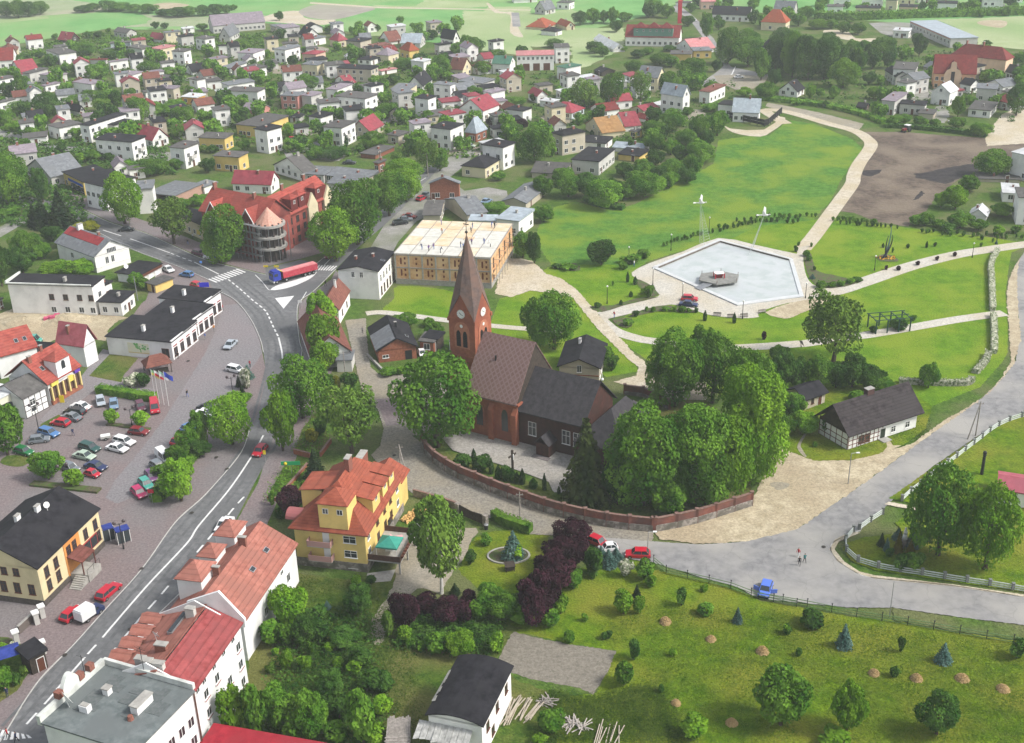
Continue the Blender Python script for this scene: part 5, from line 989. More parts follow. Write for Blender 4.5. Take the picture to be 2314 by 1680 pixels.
for f, at in ((0, tx0), (1, ty0)):
    cc = tc_[1] if f == 0 else tc_[0]
    def ap(u, z): return (at - .16, cc - u, z) if f == 0 else (cc + u, at - .16, z)
CLOCKM = mat('clock_enamel', (.70, .69, .65), rough=.4)
for f, at in ((0, tx0), (1, ty0)):
    cc = tc_[1] if f == 0 else tc_[0]
    P_ = (lambda u, z, d: (at - d, cc - u, z)) if f == 0 else (lambda u, z, d: (cc + u, at - d, z))
    m = M(); zc = TE + 1.25
    for R_, d_, k_ in ((.98, .14, 1), (.86, .17, 0)):
        ptsf=[P_(R_*math.sin(i*PI/10),zc+R_*math.cos(i*PI/10),d_) for i in range(20)];ptsb=[P_(R_*math.sin(i*PI/10),zc+R_*math.cos(i*PI/10),0) for i in range(20)]
        m.face(ptsf, k_)
        for i in range(20): m.face([ptsf[i], ptsb[i], ptsb[(i + 1) % 20], ptsf[(i + 1) % 20]], k_)
    ck = part('clock_face', m, [CLOCKM, BRICK], CR)
    m=M();m.tube(P_(0,zc,.2),P_(.5,zc-.22,.2),.045,.03,4);m.tube(P_(0,zc,.2),P_(-.3,zc+.32,.2),.05,.04,4)
    for i in range(12):
        s_,c_=math.sin(i*PI/6),math.cos(i*PI/6);m.tube(P_(.70*s_,zc+.70*c_,.19),P_(.82*s_,zc+.82*c_,.19),.03,.03,4)
    part('clock_hands', m, DARK, ck)
    m=M();lancet(m,cc,TE-5.6,3.3,5.2,f,at,.10,0);part('belfry_arch',m,mat('light_brick_recess',(.33,.12,.07),(.42,.17,.10),scale=2),CR)
    for du in (-.72, .72):
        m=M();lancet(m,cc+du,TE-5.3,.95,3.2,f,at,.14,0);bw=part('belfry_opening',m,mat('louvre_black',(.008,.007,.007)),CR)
        m = M()
        for i in range(7):
            z=TE-5.1+i*.38;m.tube(P_((du if f else-du)-.42,z,.16),P_((du if f else-du)+.42,z,.16),.04,.04,4)
        part('louvre', m, mat('louvre_slats', (.03, .022, .018)), bw)
    m=M();rr_=.33;ptsf=[P_(rr_*math.sin(i*PI/6),TE-1.15+rr_*math.cos(i*PI/6),.16) for i in range(12)];m.face(ptsf);part('roundel',m,CLOCKM,CR)
    for du in (-.55, .55): lancet_part(CR, cc + du, 10.6, .55, 1.6, f, at)
for cx, cy in (T4[0], T4[3], T4[1]):
    q = M(); q.box(cx - .2, cy - .2, TE - .5, cx + .2, cy + .2, TE + .2); part('corner_corbel', q, BRICK, CR)
q=M();q.prism([(tx0-1.3,ty0+.6),(tx0+.1,ty0+.6),(tx0+.1,ty0+tw+.4),(tx0-1.3,ty0+tw+.4)],0,[8.2,9.8,9.8,8.2]);part('stair_turret',q,BRICK,CR)
# choir and vestry, older and darker
q=M();q.prism([(1.3,-12.6),(ca-1.3,-12.6),(ca-1.3,.5),(1.3,.5)],0,6.9);part('choir_wall',q,DBRICK,CR)
q=M();x0,x1=.6,ca-.6;q.slab([(x0,-13.2,6.9),(ca/2,-13.2,13.2),(ca/2,.45,13.2),(x0,.45,6.9)],.2);q.slab([(x1,-13.2,6.9),(x1,.45,6.9),(ca/2,.45,13.2),(ca/2,-13.2,13.2)],.2);part('choir_roof',q,SLATE,CR)
q=M();q.prism([(1.4,-12.7),(ca/2,-12.7),(ca/2,-12.4),(1.4,-12.4)],6.8,[6.9,12.9,12.9,6.9]);q.prism([(ca/2,-12.7),(ca-1.4,-12.7),(ca-1.4,-12.4),(ca/2,-12.4)],6.8,[12.9,6.9,6.9,12.9]);part('choir_gable',q,DBRICK,CR)
q=M();q.prism([(-1.2,-21.5),(ca-3.2,-21.5),(ca-3.2,-12.6),(-1.2,-12.6)],0,5.2);part('vestry_wall',q,DBRICK,CR)
q=M();e=[(-1.9,-22.2,5.2),(ca-2.4,-22.2,5.2),(ca-2.4,-12.4,5.2),(-1.9,-12.4,5.2)];r0,r1=(3.4,-17.2,10.4),(ca-5.5,-17.2,10.4)
q.prism([v[:2] for v in e],5.0,5.2);q.face([e[0],e[1],r1,r0]);q.face([e[2],e[3],r0,r1]);q.face([e[1],e[2],r1]);q.face([e[3],e[0],r0]);part('vestry_roof',q,SLATE,CR)
q=M();e=[(ca-3.4,-19.5,4),(ca+2.8,-19.5,4),(ca+2.8,-13.5,4),(ca-3.4,-13.5,4)];q.prism([v[:2] for v in e],0,4.1);part('apse_wall',q,DBRICK,CR)
q=M();e=[(x,y,4.2) for x,y,z in e];ap_=(ca-1.2,-16.5,7.6);q.face([e[0],e[1],ap_]);q.face([e[1],e[2],ap_]);q.face([e[2],e[3],ap_]);q.face([e[3],e[0],ap_]);part('apse_roof',q,SLATE,CR)
q = M(); q.box(-1.4, -7.2, 0, 1.4, -4.6, 2.7); part('porch_wall', q, DBRICK, CR)
q=M();q.slab([(-1.9,-7.5,2.7),(1.3,-7.5,2.7),(1.3,-5.9,4.3),(-1.9,-5.9,4.3)],.12);q.slab([(1.3,-4.3,2.7),(-1.9,-4.3,2.7),(-1.9,-5.9,4.3),(1.3,-5.9,4.3)],.12);part('porch_roof',q,SLATE,CR)
for y in (-9.3, -2.3, -11.6): 
    part('choir_window', win_mesh(1.5, 2.6, 0, True, 2), None, CR, (1.3, y, 3.6), -PI / 2)
q = M(); q.box(-2.6, -7.6, 0.1, -1.4, -4.2, .25); part('porch_step', q, PAVP, CR)
q=M();q.ball((ca/2+.2,-13.3,13.4),.28);q.tube((ca/2+.2,-13.3,13.2),(ca/2+.2,-13.3,14.6),.05,.03);part('roof_finial',q,WFR,CR)
tag(CR,'red brick church with pointed slate spire, white clock faces and patterned roof','church');LM.append(('the church',ch.L(ca/2,0)))
FOOT.append((*ch.L(ca / 2, -10)[:2], 12))
# ---------------------------------------------------------------- churchyard wall
STONE=mat('fieldstone_base',(.17,.15,.13),(.30,.27,.24),scale=2.4,kind='vor',detail=2,c3=(.12,.11,.09),s3=.8,bump=.03)
WBR=mat('dull_wall_brick',(.15,.055,.042),(.23,.09,.065),scale=2,detail=8,c3=(.12,.06,.05),s3=.5)
CAP = mat('wall_capping', (.15, .09, .075), (.24, .15, .12), scale=2)
def yard_wall(label, seq, hs, hb, cat='wall', name='churchyard_wall', step=3.6, pw=.5):
    P = spline(pts_of(*seq), 8); acc = [P[0]]; d = 0; L = [0]
    for a, b in zip(P, P[1:]): L.append(L[-1] + math.dist(a, b))
    n = max(2, round(L[-1] / step)); nodes = []
    for i in range(n + 1):
        s=L[-1]*i/n;j=max(0,min(len(P)-2,next((k for k in range(len(L)) if L[k]>=s),len(L)-1)-1));t=(s-L[j])/max(1e-6,L[j+1]-L[j]);nodes.append(Vector((P[j][0]+(P[j+1][0]-P[j][0])*t,P[j][1]+(P[j+1][1]-P[j][1])*t,0)))
    org = nodes[0].copy(); Rt = root(name, org); tag(Rt, label, cat)
    for i, (a, b) in enumerate(zip(nodes, nodes[1:])):
        a, b = a - org, b - org; d = (b - a).normalized(); nn = Vector((-d.y, d.x, 0))
        def strip(w, z0, z1, k0=0, k1=0):
            m=M();a2,b2=a+d*k0,b-d*k1;m.prism([tuple((a2-nn*w)[:2]),tuple((b2-nn*w)[:2]),tuple((b2+nn*w)[:2]),tuple((a2+nn*w)[:2])],z0,z1);return m
        part('stone_base', strip(.30, 0, hs, 0, 0), STONE, Rt)
        bp = part('brick_panel', strip(.16, hs - .02, hs + hb, pw / 2, pw / 2), WBR, Rt)
        part('coping', strip(.24, hs + hb, hs + hb + .1, pw / 2, pw / 2), CAP, bp)
    for a in nodes:
        a=a-org;m=M();m.box(a.x-pw/2,a.y-pw/2,0,a.x+pw/2,a.y+pw/2,hs+hb+.18);m.box(a.x-pw/2-.07,a.y-pw/2-.07,hs+hb+.18,a.x+pw/2+.07,a.y+pw/2+.07,hs+hb+.3,1)
        part('pillar', m, [WBR, CAP], Rt)
    return Rt
yard_wall('curved red brick churchyard wall on a fieldstone base along the cobbled street',('C1',1340,780,1400,900,1610,1045,1760,1110,1950,1190,2268,1310,'C2',100,1345,350,1415,700,1485,1040,1520),1.3,1.25)
yard_wall('straight brick and fieldstone churchyard wall facing the sandy place',('C2',1060,1520,1400,1450,1880,1300),1.3,1.25)
yard_wall('short dark brick churchyard wall behind the choir, beside the sandy yard',('C2',800,345,960,365,1100,430,1180,480),.8,1.2)
# ---------------------------------------------------------------- near buildings
def box_on(b, face, u0, u1, z0, z1, m, name, proud=.06, base=0):
    """a flat piece laid on a side of the building"""
    o = b.o; q = M(); w = (u1 - u0) / 2; q.box(-w, -proud, 0, w, -base, z1 - z0); u = (u0 + u1) / 2
    p={0:((o,u,z0),-PI/2),1:((u,o,z0),0),2:((b.a-o,u,z0),PI/2),3:((u,b.b-o,z0),PI)}[face]
    return part(name, q, m, b.root, p[0], p[1])
def dormer(b, x, y, w, d, h, m, rm, side='x0', pyr=False, wins=2, name='dormer'):
    """small roofed box standing on the roof; it looks to -x (x0), -y (y0), +x (x1)"""
    z = b.rz_at(x, y); q = M(); ang = {'x0': -PI / 2, 'y0': 0, 'x1': PI / 2, 'y1': PI}[side]
    q.box(-w / 2, -d / 2, -1.6, w / 2, d / 2, h); o = part(name, q, m, b.roofo, (x, y, z), ang)
    q = M(); e = .3
    if pyr:q.prism([(-w/2-e,-d/2-e),(w/2+e,-d/2-e),(w/2+e,d/2+e),(-w/2-e,d/2+e)],h,h+.12);a_=(0,.0,h+w*.42);c=[(-w/2-e,-d/2-e,h+.12),(w/2+e,-d/2-e,h+.12),(w/2+e,d/2+e,h+.12),(-w/2-e,d/2+e,h+.12)];[q.face([c[i],c[(i+1) % 4],a_]) for i in range(4)]
    else:q.slab([(-w/2-e,-d/2-e,h),(w/2+e,-d/2-e,h),(w/2+e,d/2+1.2,h+.7),(-w/2-e,d/2+1.2,h+.7)],.12)
    part('dormer_roof', q, rm, o)
    for i in range(wins):
        part('window',win_mesh(.8,.8,0,False,1),None,o,(-w/2+w*(i+.5)/wins,-d/2,h/2+.05),0)
    return o
def skylight(b, x, y, side='y'):
    z = b.rz_at(x, y); s = b.rh / ((b.b if b.rk == 'x' else b.a) / 2); q = M()
    q.box(-.4,-.55,0,.4,.55,.1,0);q.box(-.3,-.45,.1,.3,.45,.12,1);o=part('skylight',q,[STEEL,GLASS],b.roofo,(x,y,z+.05))
    if b.rk == 'x': o.rotation_euler = (math.atan(s) * (1 if y < b.b / 2 else -1), 0, 0)
    else: o.rotation_euler = (0, -math.atan(s) * (1 if x < b.a / 2 else -1), 0)
    return o
# --- yellow house with the tiled roof
YW=wallmat('warm_yellow_render',(.66,.50,.17));TILE=roofmat('terracotta_tile_roof',(.255,.062,.036),(.33,.092,.056),wv=3.0,rough=.75)
b = B('D1', (790, 50), (182, -29), (1089, -447), 0, 345, 'house', o=.7); H = b.H
b.wall(YW); b.roof('hip', 5.8, TILE)
q = M(); q.box(.58, .58, 0, b.a - .6, b.b - .6, 1.5); part('stone_plinth', q, STONE, b.root)
L = b.b
for z, us in ((3.0, (3.2, 7.2)), (5.6, (3.2, 7.2))):
    b.win(0, us[0], z, 1.9, 1.15, bars=2); b.door(0, us[1] - .2, .9, 1.9, WFR, 'wd').location.z = z - 1.0
    b.balcony(0, us[1] + .6, z - 1.05, 3.8, 1.3, mat('pink_railing', (.38, .22, .20)))
b.win(0, 3.0, .8, 1.3, .5, name='cellar_window')
for z in (3.0, 5.6):
    for u in (2.2, 6.5, 10, 13, 16.5): b.win(1, min(u, b.a - 2), z, 1.0, 1.1, frame=u in (6.5, 10, 13))
b.win(1, 12.2, 1.5, 2.2, 2.6, frame=1, name='entrance_door')
dormer(b,2.5,L*.42,4.6,4.2,2.6,YW,TILE,'x0',True,2);dormer(b,b.a*.36,2.1,3.4,2.6,1.5,YW,TILE,'y0',False,1)
dormer(b,b.a*.58,1.9,2.4,2.2,1.3,YW,TILE,'y0',False,1);dormer(b,b.a*.75,1.9,2.4,2.2,1.3,YW,TILE,'y0',False,1)
dormer(b, b.a * .42, L - 2.0, 5.2, 3.4, 2.0, YW, TILE, 'y1', False, 0)
b.chimney(b.a * .52, L * .48, 1.6, 2.0, .8); b.chimney(b.a * .84, L * .5, 3.4, 1.6, 1.1)
PURP = mat('dusky_pink_canopy', (.30, .10, .10), rough=.6)
for u in (.22, .62):
    q = M()
    for i in range(8):
        t0,t1=PI*i/8,PI*(i+1)/8;q.face([(-1.4*math.cos(t0),0,1.2*math.sin(t0)),(-1.4*math.cos(t1),0,1.2*math.sin(t1)),(-1.4*math.cos(t1),3,1.2*math.sin(t1)),(-1.4*math.cos(t0),3,1.2*math.sin(t0))])
        q.face([(-1.4*math.cos(t0),3,1.2*math.sin(t0)),(-1.4*math.cos(t1),3,1.2*math.sin(t1)),(0,3,0)])
    part('barrel_canopy', q, PURP, b.root, (b.a * u, L - 1.4, H - .2))
q=M();q.box(b.a-1.0,1.0,0,b.a+3.2,6.5,H-1.4);part('side_wing',q,YW,b.root);q=M();q.slab([(b.a-1,.5,H-1.4),(b.a+3.7,.5,H-1.4),(b.a+3.7,4,H+.6),(b.a-1,4,H+.6)],.15);q.slab([(b.a-1,7.3,H-1.4),(b.a-1,4,H+.6),(b.a+3.7,4,H+.6),(b.a+3.7,7.3,H-1.4)],.15);part('side_wing_roof',q,TILE,b.root)
# terrace on posts at its right side
q = M(); q.box(.9, -4.6, 2.0, 9.2, .6, 2.25); part('terrace_deck', q, CONC, b.root)
for x_,y_ in ((1.1,-4.4),(5,-4.4),(9,-4.4)):q=M();q.box(x_-.12,y_-.12,0,x_+.12,y_+.12,2.0);part('terrace_post',q,CONC,b.root)
q=M();q.box(.9,-4.6,2.25,9.2,-4.52,3.2);q.box(.9,-4.52,2.25,.98,.6,3.2);q.box(9.12,-4.52,2.25,9.2,.6,3.2);part('terrace_railing',q,mat('brown_boards',(.06,.03,.02),(.10,.05,.035),scale=3),b.root)
for i in range(9):q=M();q.box(1.2+i*.85,-5.0,2.95,1.8+i*.85,-4.62,3.2);part('flower_box',q,BFR,b.root)
b.tag('yellow house with terracotta tiled roof, dormers and a terrace behind the birch','house',lm='the yellow tiled house')
YH = b
pg=b.L(3.1,-2.3,2.25);rt=root('gazebo',pg,b.rz,'green pavilion tent standing on the terrace of the yellow house','gazebo')
GRC = mat('green_canvas', (.03, .22, .17), (.05, .28, .21), scale=1)
q=M();c=[(-1.7,-1.7,2.1),(1.7,-1.7,2.1),(1.7,1.7,2.1),(-1.7,1.7,2.1)];[q.face([c[i],c[(i+1) % 4],(0,0,3.1)]) for i in range(4)];[q.face([c[i],(c[i][0],c[i][1],1.85),(c[(i+1) % 4][0],c[(i+1) % 4][1],1.85),c[(i+1) % 4]]) for i in range(4)];part('canopy',q,GRC,rt)
for x_,y_ in ((-1.6,-1.6),(1.6,-1.6),(1.6,1.6),(-1.6,1.6)):q=M();q.tube((x_,y_,0),(x_,y_,2.1),.04);part('pole',q,WFR,rt)
q=M();q.tube((0,0,0),(0,0,.7),.05);q.box(-.7,-.5,.7,.7,.5,.75);tag(part('garden_table',q,WFR,None,pg),'white garden table under the green pavilion tent','table')
q=M();q.box(-.5,-.9,.35,.5,.5,.45);q.slab([(-.5,.5,.45),(.5,.5,.45),(.5,1.1,1.0),(-.5,1.1,1.0)],.08);[q.box(x_,y_,0,x_+.05,y_+.05,.36) for x_ in (-.5,.45) for y_ in (-.9,.45)];tag(part('deck_chair',q,mat('pink_cushion',(.62,.32,.33)),None,b.L(7,-2.2,2.25),b.rz+.5),'pink cushioned deck chair on the terrace right of the green tent','chair')
# --- white houses with red roofs down the road, and the flat grey-roofed one
WW = wallmat('bright_white_render', (.72, .72, .71))
TERR=roofmat('pinkish_terracotta_roof',(.29,.105,.08),(.365,.15,.115),wv=2.5);MAG=roofmat('rose_red_roof',(.25,.05,.05),(.32,.08,.08),wv=2.5)
b = B('D0', (1885, 715), (1515, 1245), 12.5, 10.6, None, 'house', o=.3); b.wall(WW, 'y', 3.2)
H, a, L = b.H, b.a, b.b; xr = a * .38; q = M()
q.slab([(0,-.1,H+.05),(xr,-.1,H+2.0),(xr,L,H+2.0),(0,L,H+.05)],.2);b.roofo=part('roof_east_slope',q,MAG,b.root)
q=M();q.slab([(xr+.1,-.1,H+2.3),(a+.5,-.1,H-.6),(a+.5,L,H-.6),(xr+.1,L,H+2.3)],.2);b.rk='y';b.rh=2.3;WR=part('roof',q,TERR,b.root)
q=M();q.prism([(-.2,-.5),(3.0,-.5),(3.0,-.12),(-.2,-.12)],H-.8,[H+.5,H+4.4,H+4.4,H+.5]);q.prism([(3.0,-.5),(a*.62,-.5),(a*.62,-.12),(3.0,-.12)],H-.8,[H+4.4,H+2.2,H+2.2,H+4.4]);part('gable_parapet',q,WW,b.root)
for i in range(5):
    y_=L*(.1+.19*i);q=M();q.box(-.9,-.9,-1.2,.9,.9,.8);d_=part('dormer',q,WW,b.root,(a-.1,y_,H-.7),PI/2)
    q=M();q.slab([(-1.2,-1.2,.75),(0,-1.2,1.35),(0,1.7,1.35),(-1.2,1.7,.75)],.1);q.slab([(1.2,-1.2,.75),(1.2,1.7,.75),(0,1.7,1.35),(0,-1.2,1.35)],.1);part('dormer_roof',q,TERR,d_);part('window',win_mesh(.9,.8,1,False,1),None,d_,(0,-.9,.15))
for u in (.12, .36, .58, .8):
    for z in (2.4, 5.2, 8.0):
        if (u,z) not in ((.36,8.0),):b.win(0,L*u,z,1.0,1.2);box_on(b,0,L*u-.65,L*u+.65,z-.82,z-.7,mat('maroon_trim',(.22,.03,.03)),'sill',.2)
for u in (.2, .4, .6, .8, .93): b.win(0, L * u, 9.9, .8, .7)
for x_,y_,w_,d_,h_ in ((5.9,2.3,1.2,.7,1.3),(6.4,9.2,1.5,.8,1.0),(8.0,11.6,1.2,.8,1.1),(6.4,14.2,1.1,.8,1.2),(5.0,17.0,1.4,.7,.5)):
    z=H+2.3-2.9*(x_-xr)/(a-xr);q=M();q.box(-w_/2,-d_/2,-.8,w_/2,d_/2,h_);q.box(-w_/2-.08,-d_/2-.08,h_,w_/2+.08,d_/2+.08,h_+.15,1);part('chimney',q,[W['g'] if x_ !=6.4 or y_>10 else BRK,CONC],WR,(x_,min(y_,L-1),z))
q=M();q.box(-.35,-2.2,0,.35,2.2,.5);q.box(-.25,-2.1,.5,.25,2.1,.62,1);part('roof_lantern',q,[STEEL,GLASS],WR,(7.2,3.6,H+1.3))
def dish(parent, loc, r=.6, az=-.4, name='satellite_dish'):
    q=M();n=12;c=Vector(loc);d=Vector((math.sin(az),-math.cos(az),.45)).normalized();s_=d.orthogonal().normalized();t_=d.cross(s_)
    rim=[c+(s_*math.cos(i*2*PI/n)+t_*math.sin(i*2*PI/n))*r for i in range(n)];back=c-d*r*.3
    for i in range(n): q.face([rim[i], rim[(i + 1) % n], back])
    q.tube(c - Vector((0, 0, r + .5)), back, .04); q.tube(back, c + d * r * .5, .02)
    return part(name, q, WFR, parent)
dish(WR, (8.6, 6.6, H + 1.9))
b.tag('tall white house with two-tone red roof, five street dormers and roof chimneys','house',lm='the five dormer house');N2=b
b = B('D1', (255, 100), (-165, 720), 11.5, 6.6, None, 'house', o=.4); b.org = b.org
b.wall(WW, 'y', 3.4); b.roof('y', 3.4, TERR)
for u in (.2, .42, .62): b.win(0, b.b * u, 3.2, 1.0, 1.3)
b.win(0, b.b * .3, 5.4, .8, .6)
dormer(b,b.a-2.6,b.b*.75,4.4,3.6,2.6,WW,TERR,'x1',True,2);dormer(b,b.a-1.8,b.b*.42,3.2,2.6,2.0,WW,TERR,'x1',True,1);dormer(b,b.a-2.4,b.b*.16,4.0,3.0,2.2,WW,TERR,'x1',True,1)
b.chimney(b.a * .5, b.b * .32, 1.2, 1.2); b.chimney(b.a * .55, b.b * .7, 1.0, 1.4)
for y_ in (.25, .5): skylight(b, b.a * .25, b.b * y_)
b.tag('low white house with tiled roof and pyramid dormers below the yellow house','house',lm='the pyramid dormer house')
b=B('D0',(1515,1250),(1130,1760),(815,1048),11.6,None,'apartment_house',o=.25);H,a,L=b.H,b.a,b.b
b.wall(WW);GROOF=roofmat('patched_grey_felt',(.105,.125,.125),(.16,.18,.18));b.roof('flat',0,GROOF)
PARA = wallmat('weathered_white_parapet', (.58, .60, .56), .6)
q = M(); q.box(.3, -.45, H + .2, a + .2, .0, H + 1.0); part('parapet', q, PARA, b.root)
q = M(); q.box(a - .1, 0, H - .2, a + .45, L, H + 1.1); part('street_parapet', q, PARA, b.root)
q = M(); n = 14
for i in range(n):
    y0,y1=L*.36+L*.3*i/n,L*.36+L*.3*(i+1)/n;z0=1.1+2.1*math.sin(PI*i/n);z1=1.1+2.1*math.sin(PI*(i+1)/n)
    q.prism([(a-.1,y0),(a+.45,y0),(a+.45,y1),(a-.1,y1)],H+1.1,[H+z0+.01,H+z0+.01,H+z1+.01,H+z1+.01])
part('curved_gable', q, PARA, b.root)
for y_ in (.36,.68,.2):q=M();q.box(-.4,-.4,0,.4,.4,.9);part('parapet_urn',q,BRK,b.root,(a+.15,L*y_,H+1.1))
q=M();q.box(-.5,-1.4,-.1,.5,1.4,1.1);q.box(-.6,-1.5,1.1,.6,1.5,1.25,1);part('chimney',q,[WW,CONC],b.roofo,(4.0,L*.42,H+.2))
q=M();q.box(-.4,-.4,-.1,.4,.4,.9);q.box(-.5,-.5,.9,.5,.5,1.05,1);part('chimney',q,[WW,CONC],b.roofo,(9.4,L*.38,H+.2))
q=M();q.box(-.6,-.4,-.1,.6,.4,.9);q.box(-.5,-.3,.9,.5,.3,1.0,1);part('chimney',q,[WW,CONC],b.roofo,(9.8,L*.68,H+.2))
q = M(); q.tube((0, 0, 0), (0, 0, .6), .4, .3, 8); part('roof_vent', q, BRK, b.roofo, (3.9, L * .62, H + .2))
dish(b.roofo, (12.0, L * .7, H + 1.7), .95)
rr = random.Random(4)
FELT = mat('felt_patch', (.075, .09, .09), (.12, .13, .13), scale=2)
for i in range(11):
    x_,y_=rr.uniform(1.5,a-2),rr.uniform(1.5,L-3);w_,d_=rr.uniform(.8,2.2),rr.uniform(.8,2.6);q=M();q.box(-w_/2,-d_/2,0,w_/2,d_/2,.03+.004*i);part('felt_patch',q,FELT,b.roofo,(x_,y_,H+.215))
q=M();q.tube((0,0,0),(0,0,3.4),.04);q.tube((-.8,0,3.0),(.8,0,3.2),.025);q.tube((-.5,0,3.3),(.5,0,3.4),.02);q.tube((-.6,0,2.6),(.6,0,2.7),.02);part('antenna',q,DARK,b.root,(7.5,-.2,H+1));
q=M();q.tube((0,0,0),(0,0,3.0),.04);q.tube((-.7,0,2.7),(.7,0,2.8),.02);part('antenna',q,DARK,b.root,(a,L*.3,H+1.1))
for u in (.12, .28, .45, .62, .8):
    for z in (2.4, 5.2, 8.0): b.win(0, L * u, z, 1.0, 1.3)
q = M(); q.tube((.1, .2, 0), (.1, .2, H), .08); part('drainpipe', q, BFR, b.root)
b.tag('flat grey felt roofed white building with a curved street gable and big satellite dish','building',lm='the flat grey felt roof')
b=B('D0',(1660,1500),(2540,1655),12.0,4.0,None,'shed',o=.3);b.wall(WW);b.roof('flat',0,roofmat('deep_red_sheet_roof',(.28,.015,.03),(.38,.03,.045),rough=.5));b.tag('low building with deep red sheet roof at the foot of the white houses','shed')
# --- yellow and orange town house with the black roof
b = B('D0', (290, 302), 13.5, (781, -172), 0, 600, 'house', o=.35); H, a, L = b.H, b.a, b.b
CRM = wallmat('pale_yellow_render', (.64, .55, .33)); b.wall(CRM, 'x', 3.4); b.roof('x', 3.4, R['k'])
q=M();q.box(.28,.28,0,a-.28,L-.3,1.0);part('dark_plinth',q,mat('plinth_plaster',(.06,.05,.045),(.10,.085,.075),scale=3),b.root)
box_on(b,1,a*.40,a*.64,.9,H-.1,wallmat('burnt_orange_render',(.58,.25,.07)),'orange_bay',.10)
def fwin(b, f, u, z, w=.95, h=1.7): 
    o = b.win(f, u, z, w, h, frame=1, bars=2)
    if f == 1 and b.a * .4 < u < b.a * .64: o.location.y -= .1
    return o
for u in (.13, .27, .46, .55, .74, .90): fwin(b, 1, a * u, H - 1.9)
for u in (.13, .27): fwin(b, 1, a * u, 2.6)
fwin(b, 1, a * .92, 2.6)
q=M();q.box(-1.9,-.12,0,1.9,0,2.0,0);q.box(-1.75,-.15,.15,-.1,-.12,1.85,1);q.box(.1,-.15,.15,1.75,-.12,1.85,1);part('shop_window',q,[mat('shop_red',(.30,.03,.03)),GLASS],b.root,(a*.78,.35,1.6))
for u in (.15, .33, .5, .7, .85): fwin(b, 0, L * u, 2.8); 
for u in (.3, .45, .6): fwin(b, 0, L * u, H - 1.2, .9, 1.2)
q = M(); q.box(-1.7, -3.2, 0, 1.7, -.1, 1.25); part('stair_landing', q, CONC, b.root, (a * .52, .35, 0))
for i in range(7):q=M();q.box(-1.7-.32*(i+1),-3.0,0,-1.7-.32*i,-1.0,1.25-.16*(i+1));part('stair_step',q,CONC,b.root,(a*.52,.35,0))
q=M();q.slab([(-1.8,-2.6,3.6),(1.8,-2.6,3.6),(1.8,-.1,4.3),(-1.8,-.1,4.3)],.15);q.box(-1.7,-2.5,1.25,-1.55,-2.35,3.5);q.box(1.55,-2.5,1.25,1.7,-2.35,3.5);part('entrance_canopy',q,roofmat('brown_canopy',(.12,.04,.03),(.16,.06,.05),wv=4),b.root,(a*.52,.35,0))
q=M();q.tube((1.7,-3.1,1.25),(1.7,-3.1,2.2),.03);q.tube((-1.7,-3.1,2.2),(1.7,-3.1,2.2),.03);q.tube((0,-3.1,1.25),(0,-3.1,2.2),.03);q.tube((-1.7,-3.1,1.25),(-1.7,-3.1,2.2),.03);part('stair_railing',q,DARK,b.root,(a*.52,.35,0))
for x_, y_ in ((a * .42, L * .55), (a * .6, L * .45), (a * .3, L * .8)): b.chimney(x_, y_, 1.0, .9, m=WW)
dish(b.roofo, (a * .66, L * .38, H + 3.6), .5)
b.tag('pale yellow corner house with orange bay, black roof and an outside stair','house',lm='the orange bay house')
YB = b
# --- half-timbered house, the arcade with red roofs and the white modern block
BEAM = mat('dark_beam', (.025, .02, .018), (.05, .04, .035), scale=4)
def beams(b, face, n, z0, z1, rows=(.5,), w=.14, diag=True):
    Lf = (b.b if face in (0, 2) else b.a); o = b.o
    for i in range(n+1):u=o+w/2+(Lf-2*o-w)*i/n;box_on(b,face,u-w/2,u+w/2,z0,z1,BEAM,'beam',.035)
    for r_ in (0,)+tuple(rows)+(1,):z=z0+(z1-z0-w)*r_;box_on(b,face,o,Lf-o,z,z+w,BEAM,'beam',.04)
b=B('C0',(190,392),9.0,(405,282),0,565,'house',o=.3);b.wall(WW,'x',2.2);b.roof('x',2.2,R['m'])
beams(b,1,4,0,b.H-.1,(.33,.62));b.win(1,b.a*.38,b.H-1.6,1.2,1.3,bars=2);b.win(1,b.a*.38,1.5,1.2,1.3,bars=2)
b.tag('white half-timbered house with slatted dark roof beside the car park','house',lm='the car park timbered house')
b=B('C0',(-160,470),9.0,(172,300),4.9,None,'office',o=.2);b.wall(wallmat('ivory_render',(.66,.65,.52)));b.roof('flat',0,R['w'])
q = M()
n = 12
for i in range(n):
    u0,u1=-2.6+5.2*i/n,-2.6+5.2*(i+1)/n;h0,h1=[1.5*(1-(abs(u)/2.7)**3) for u in (u0,u1)]
    q.face([(u0, -.08, 0), (u1, -.08, 0), (u1, -.08, h1), (u0, -.08, h0)])
part('arched_window',q,GLASS,b.root,(b.a-4.0,.2,2.0));box_on(b,1,b.a-6.9,b.a-1.1,.2,1.6,GLASS,'shop_window')
b.tag('ivory modern building with a wide arched window at the car park edge', 'building')
RT=roofmat('coral_red_tile_roof',(.26,.055,.045),(.34,.085,.065),wv=2.6);PKR=roofmat('coral_pink_sheet_roof',(.34,.085,.10),(.42,.12,.14))
b = B('C0', (405, 268), (35, 195), (700, 103), 0, 452, 'shop_building', o=.6); H, a, L = b.H, b.a, b.b
b.wall(WW, 'x', 4.4); b.roof('x', 4.4, RT); box_on(b, 1, .6, a - .6, .0, .9, W['b'], 'brick_base', .5)
for i in range(6):
    u=.9+(a-1.8)*i/5;q=M();q.box(-.16,-.7,.9,.16,-.38,H-.9);part('arcade_column',q,mat('column_yellow',(.62,.50,.20)),b.root,(u,.6,0))
box_on(b,1,.7,a-.7,.9,H-1.2,mat('arcade_shadow_wall',(.09,.05,.04),(.13,.07,.05),scale=2),'shop_front',.05)
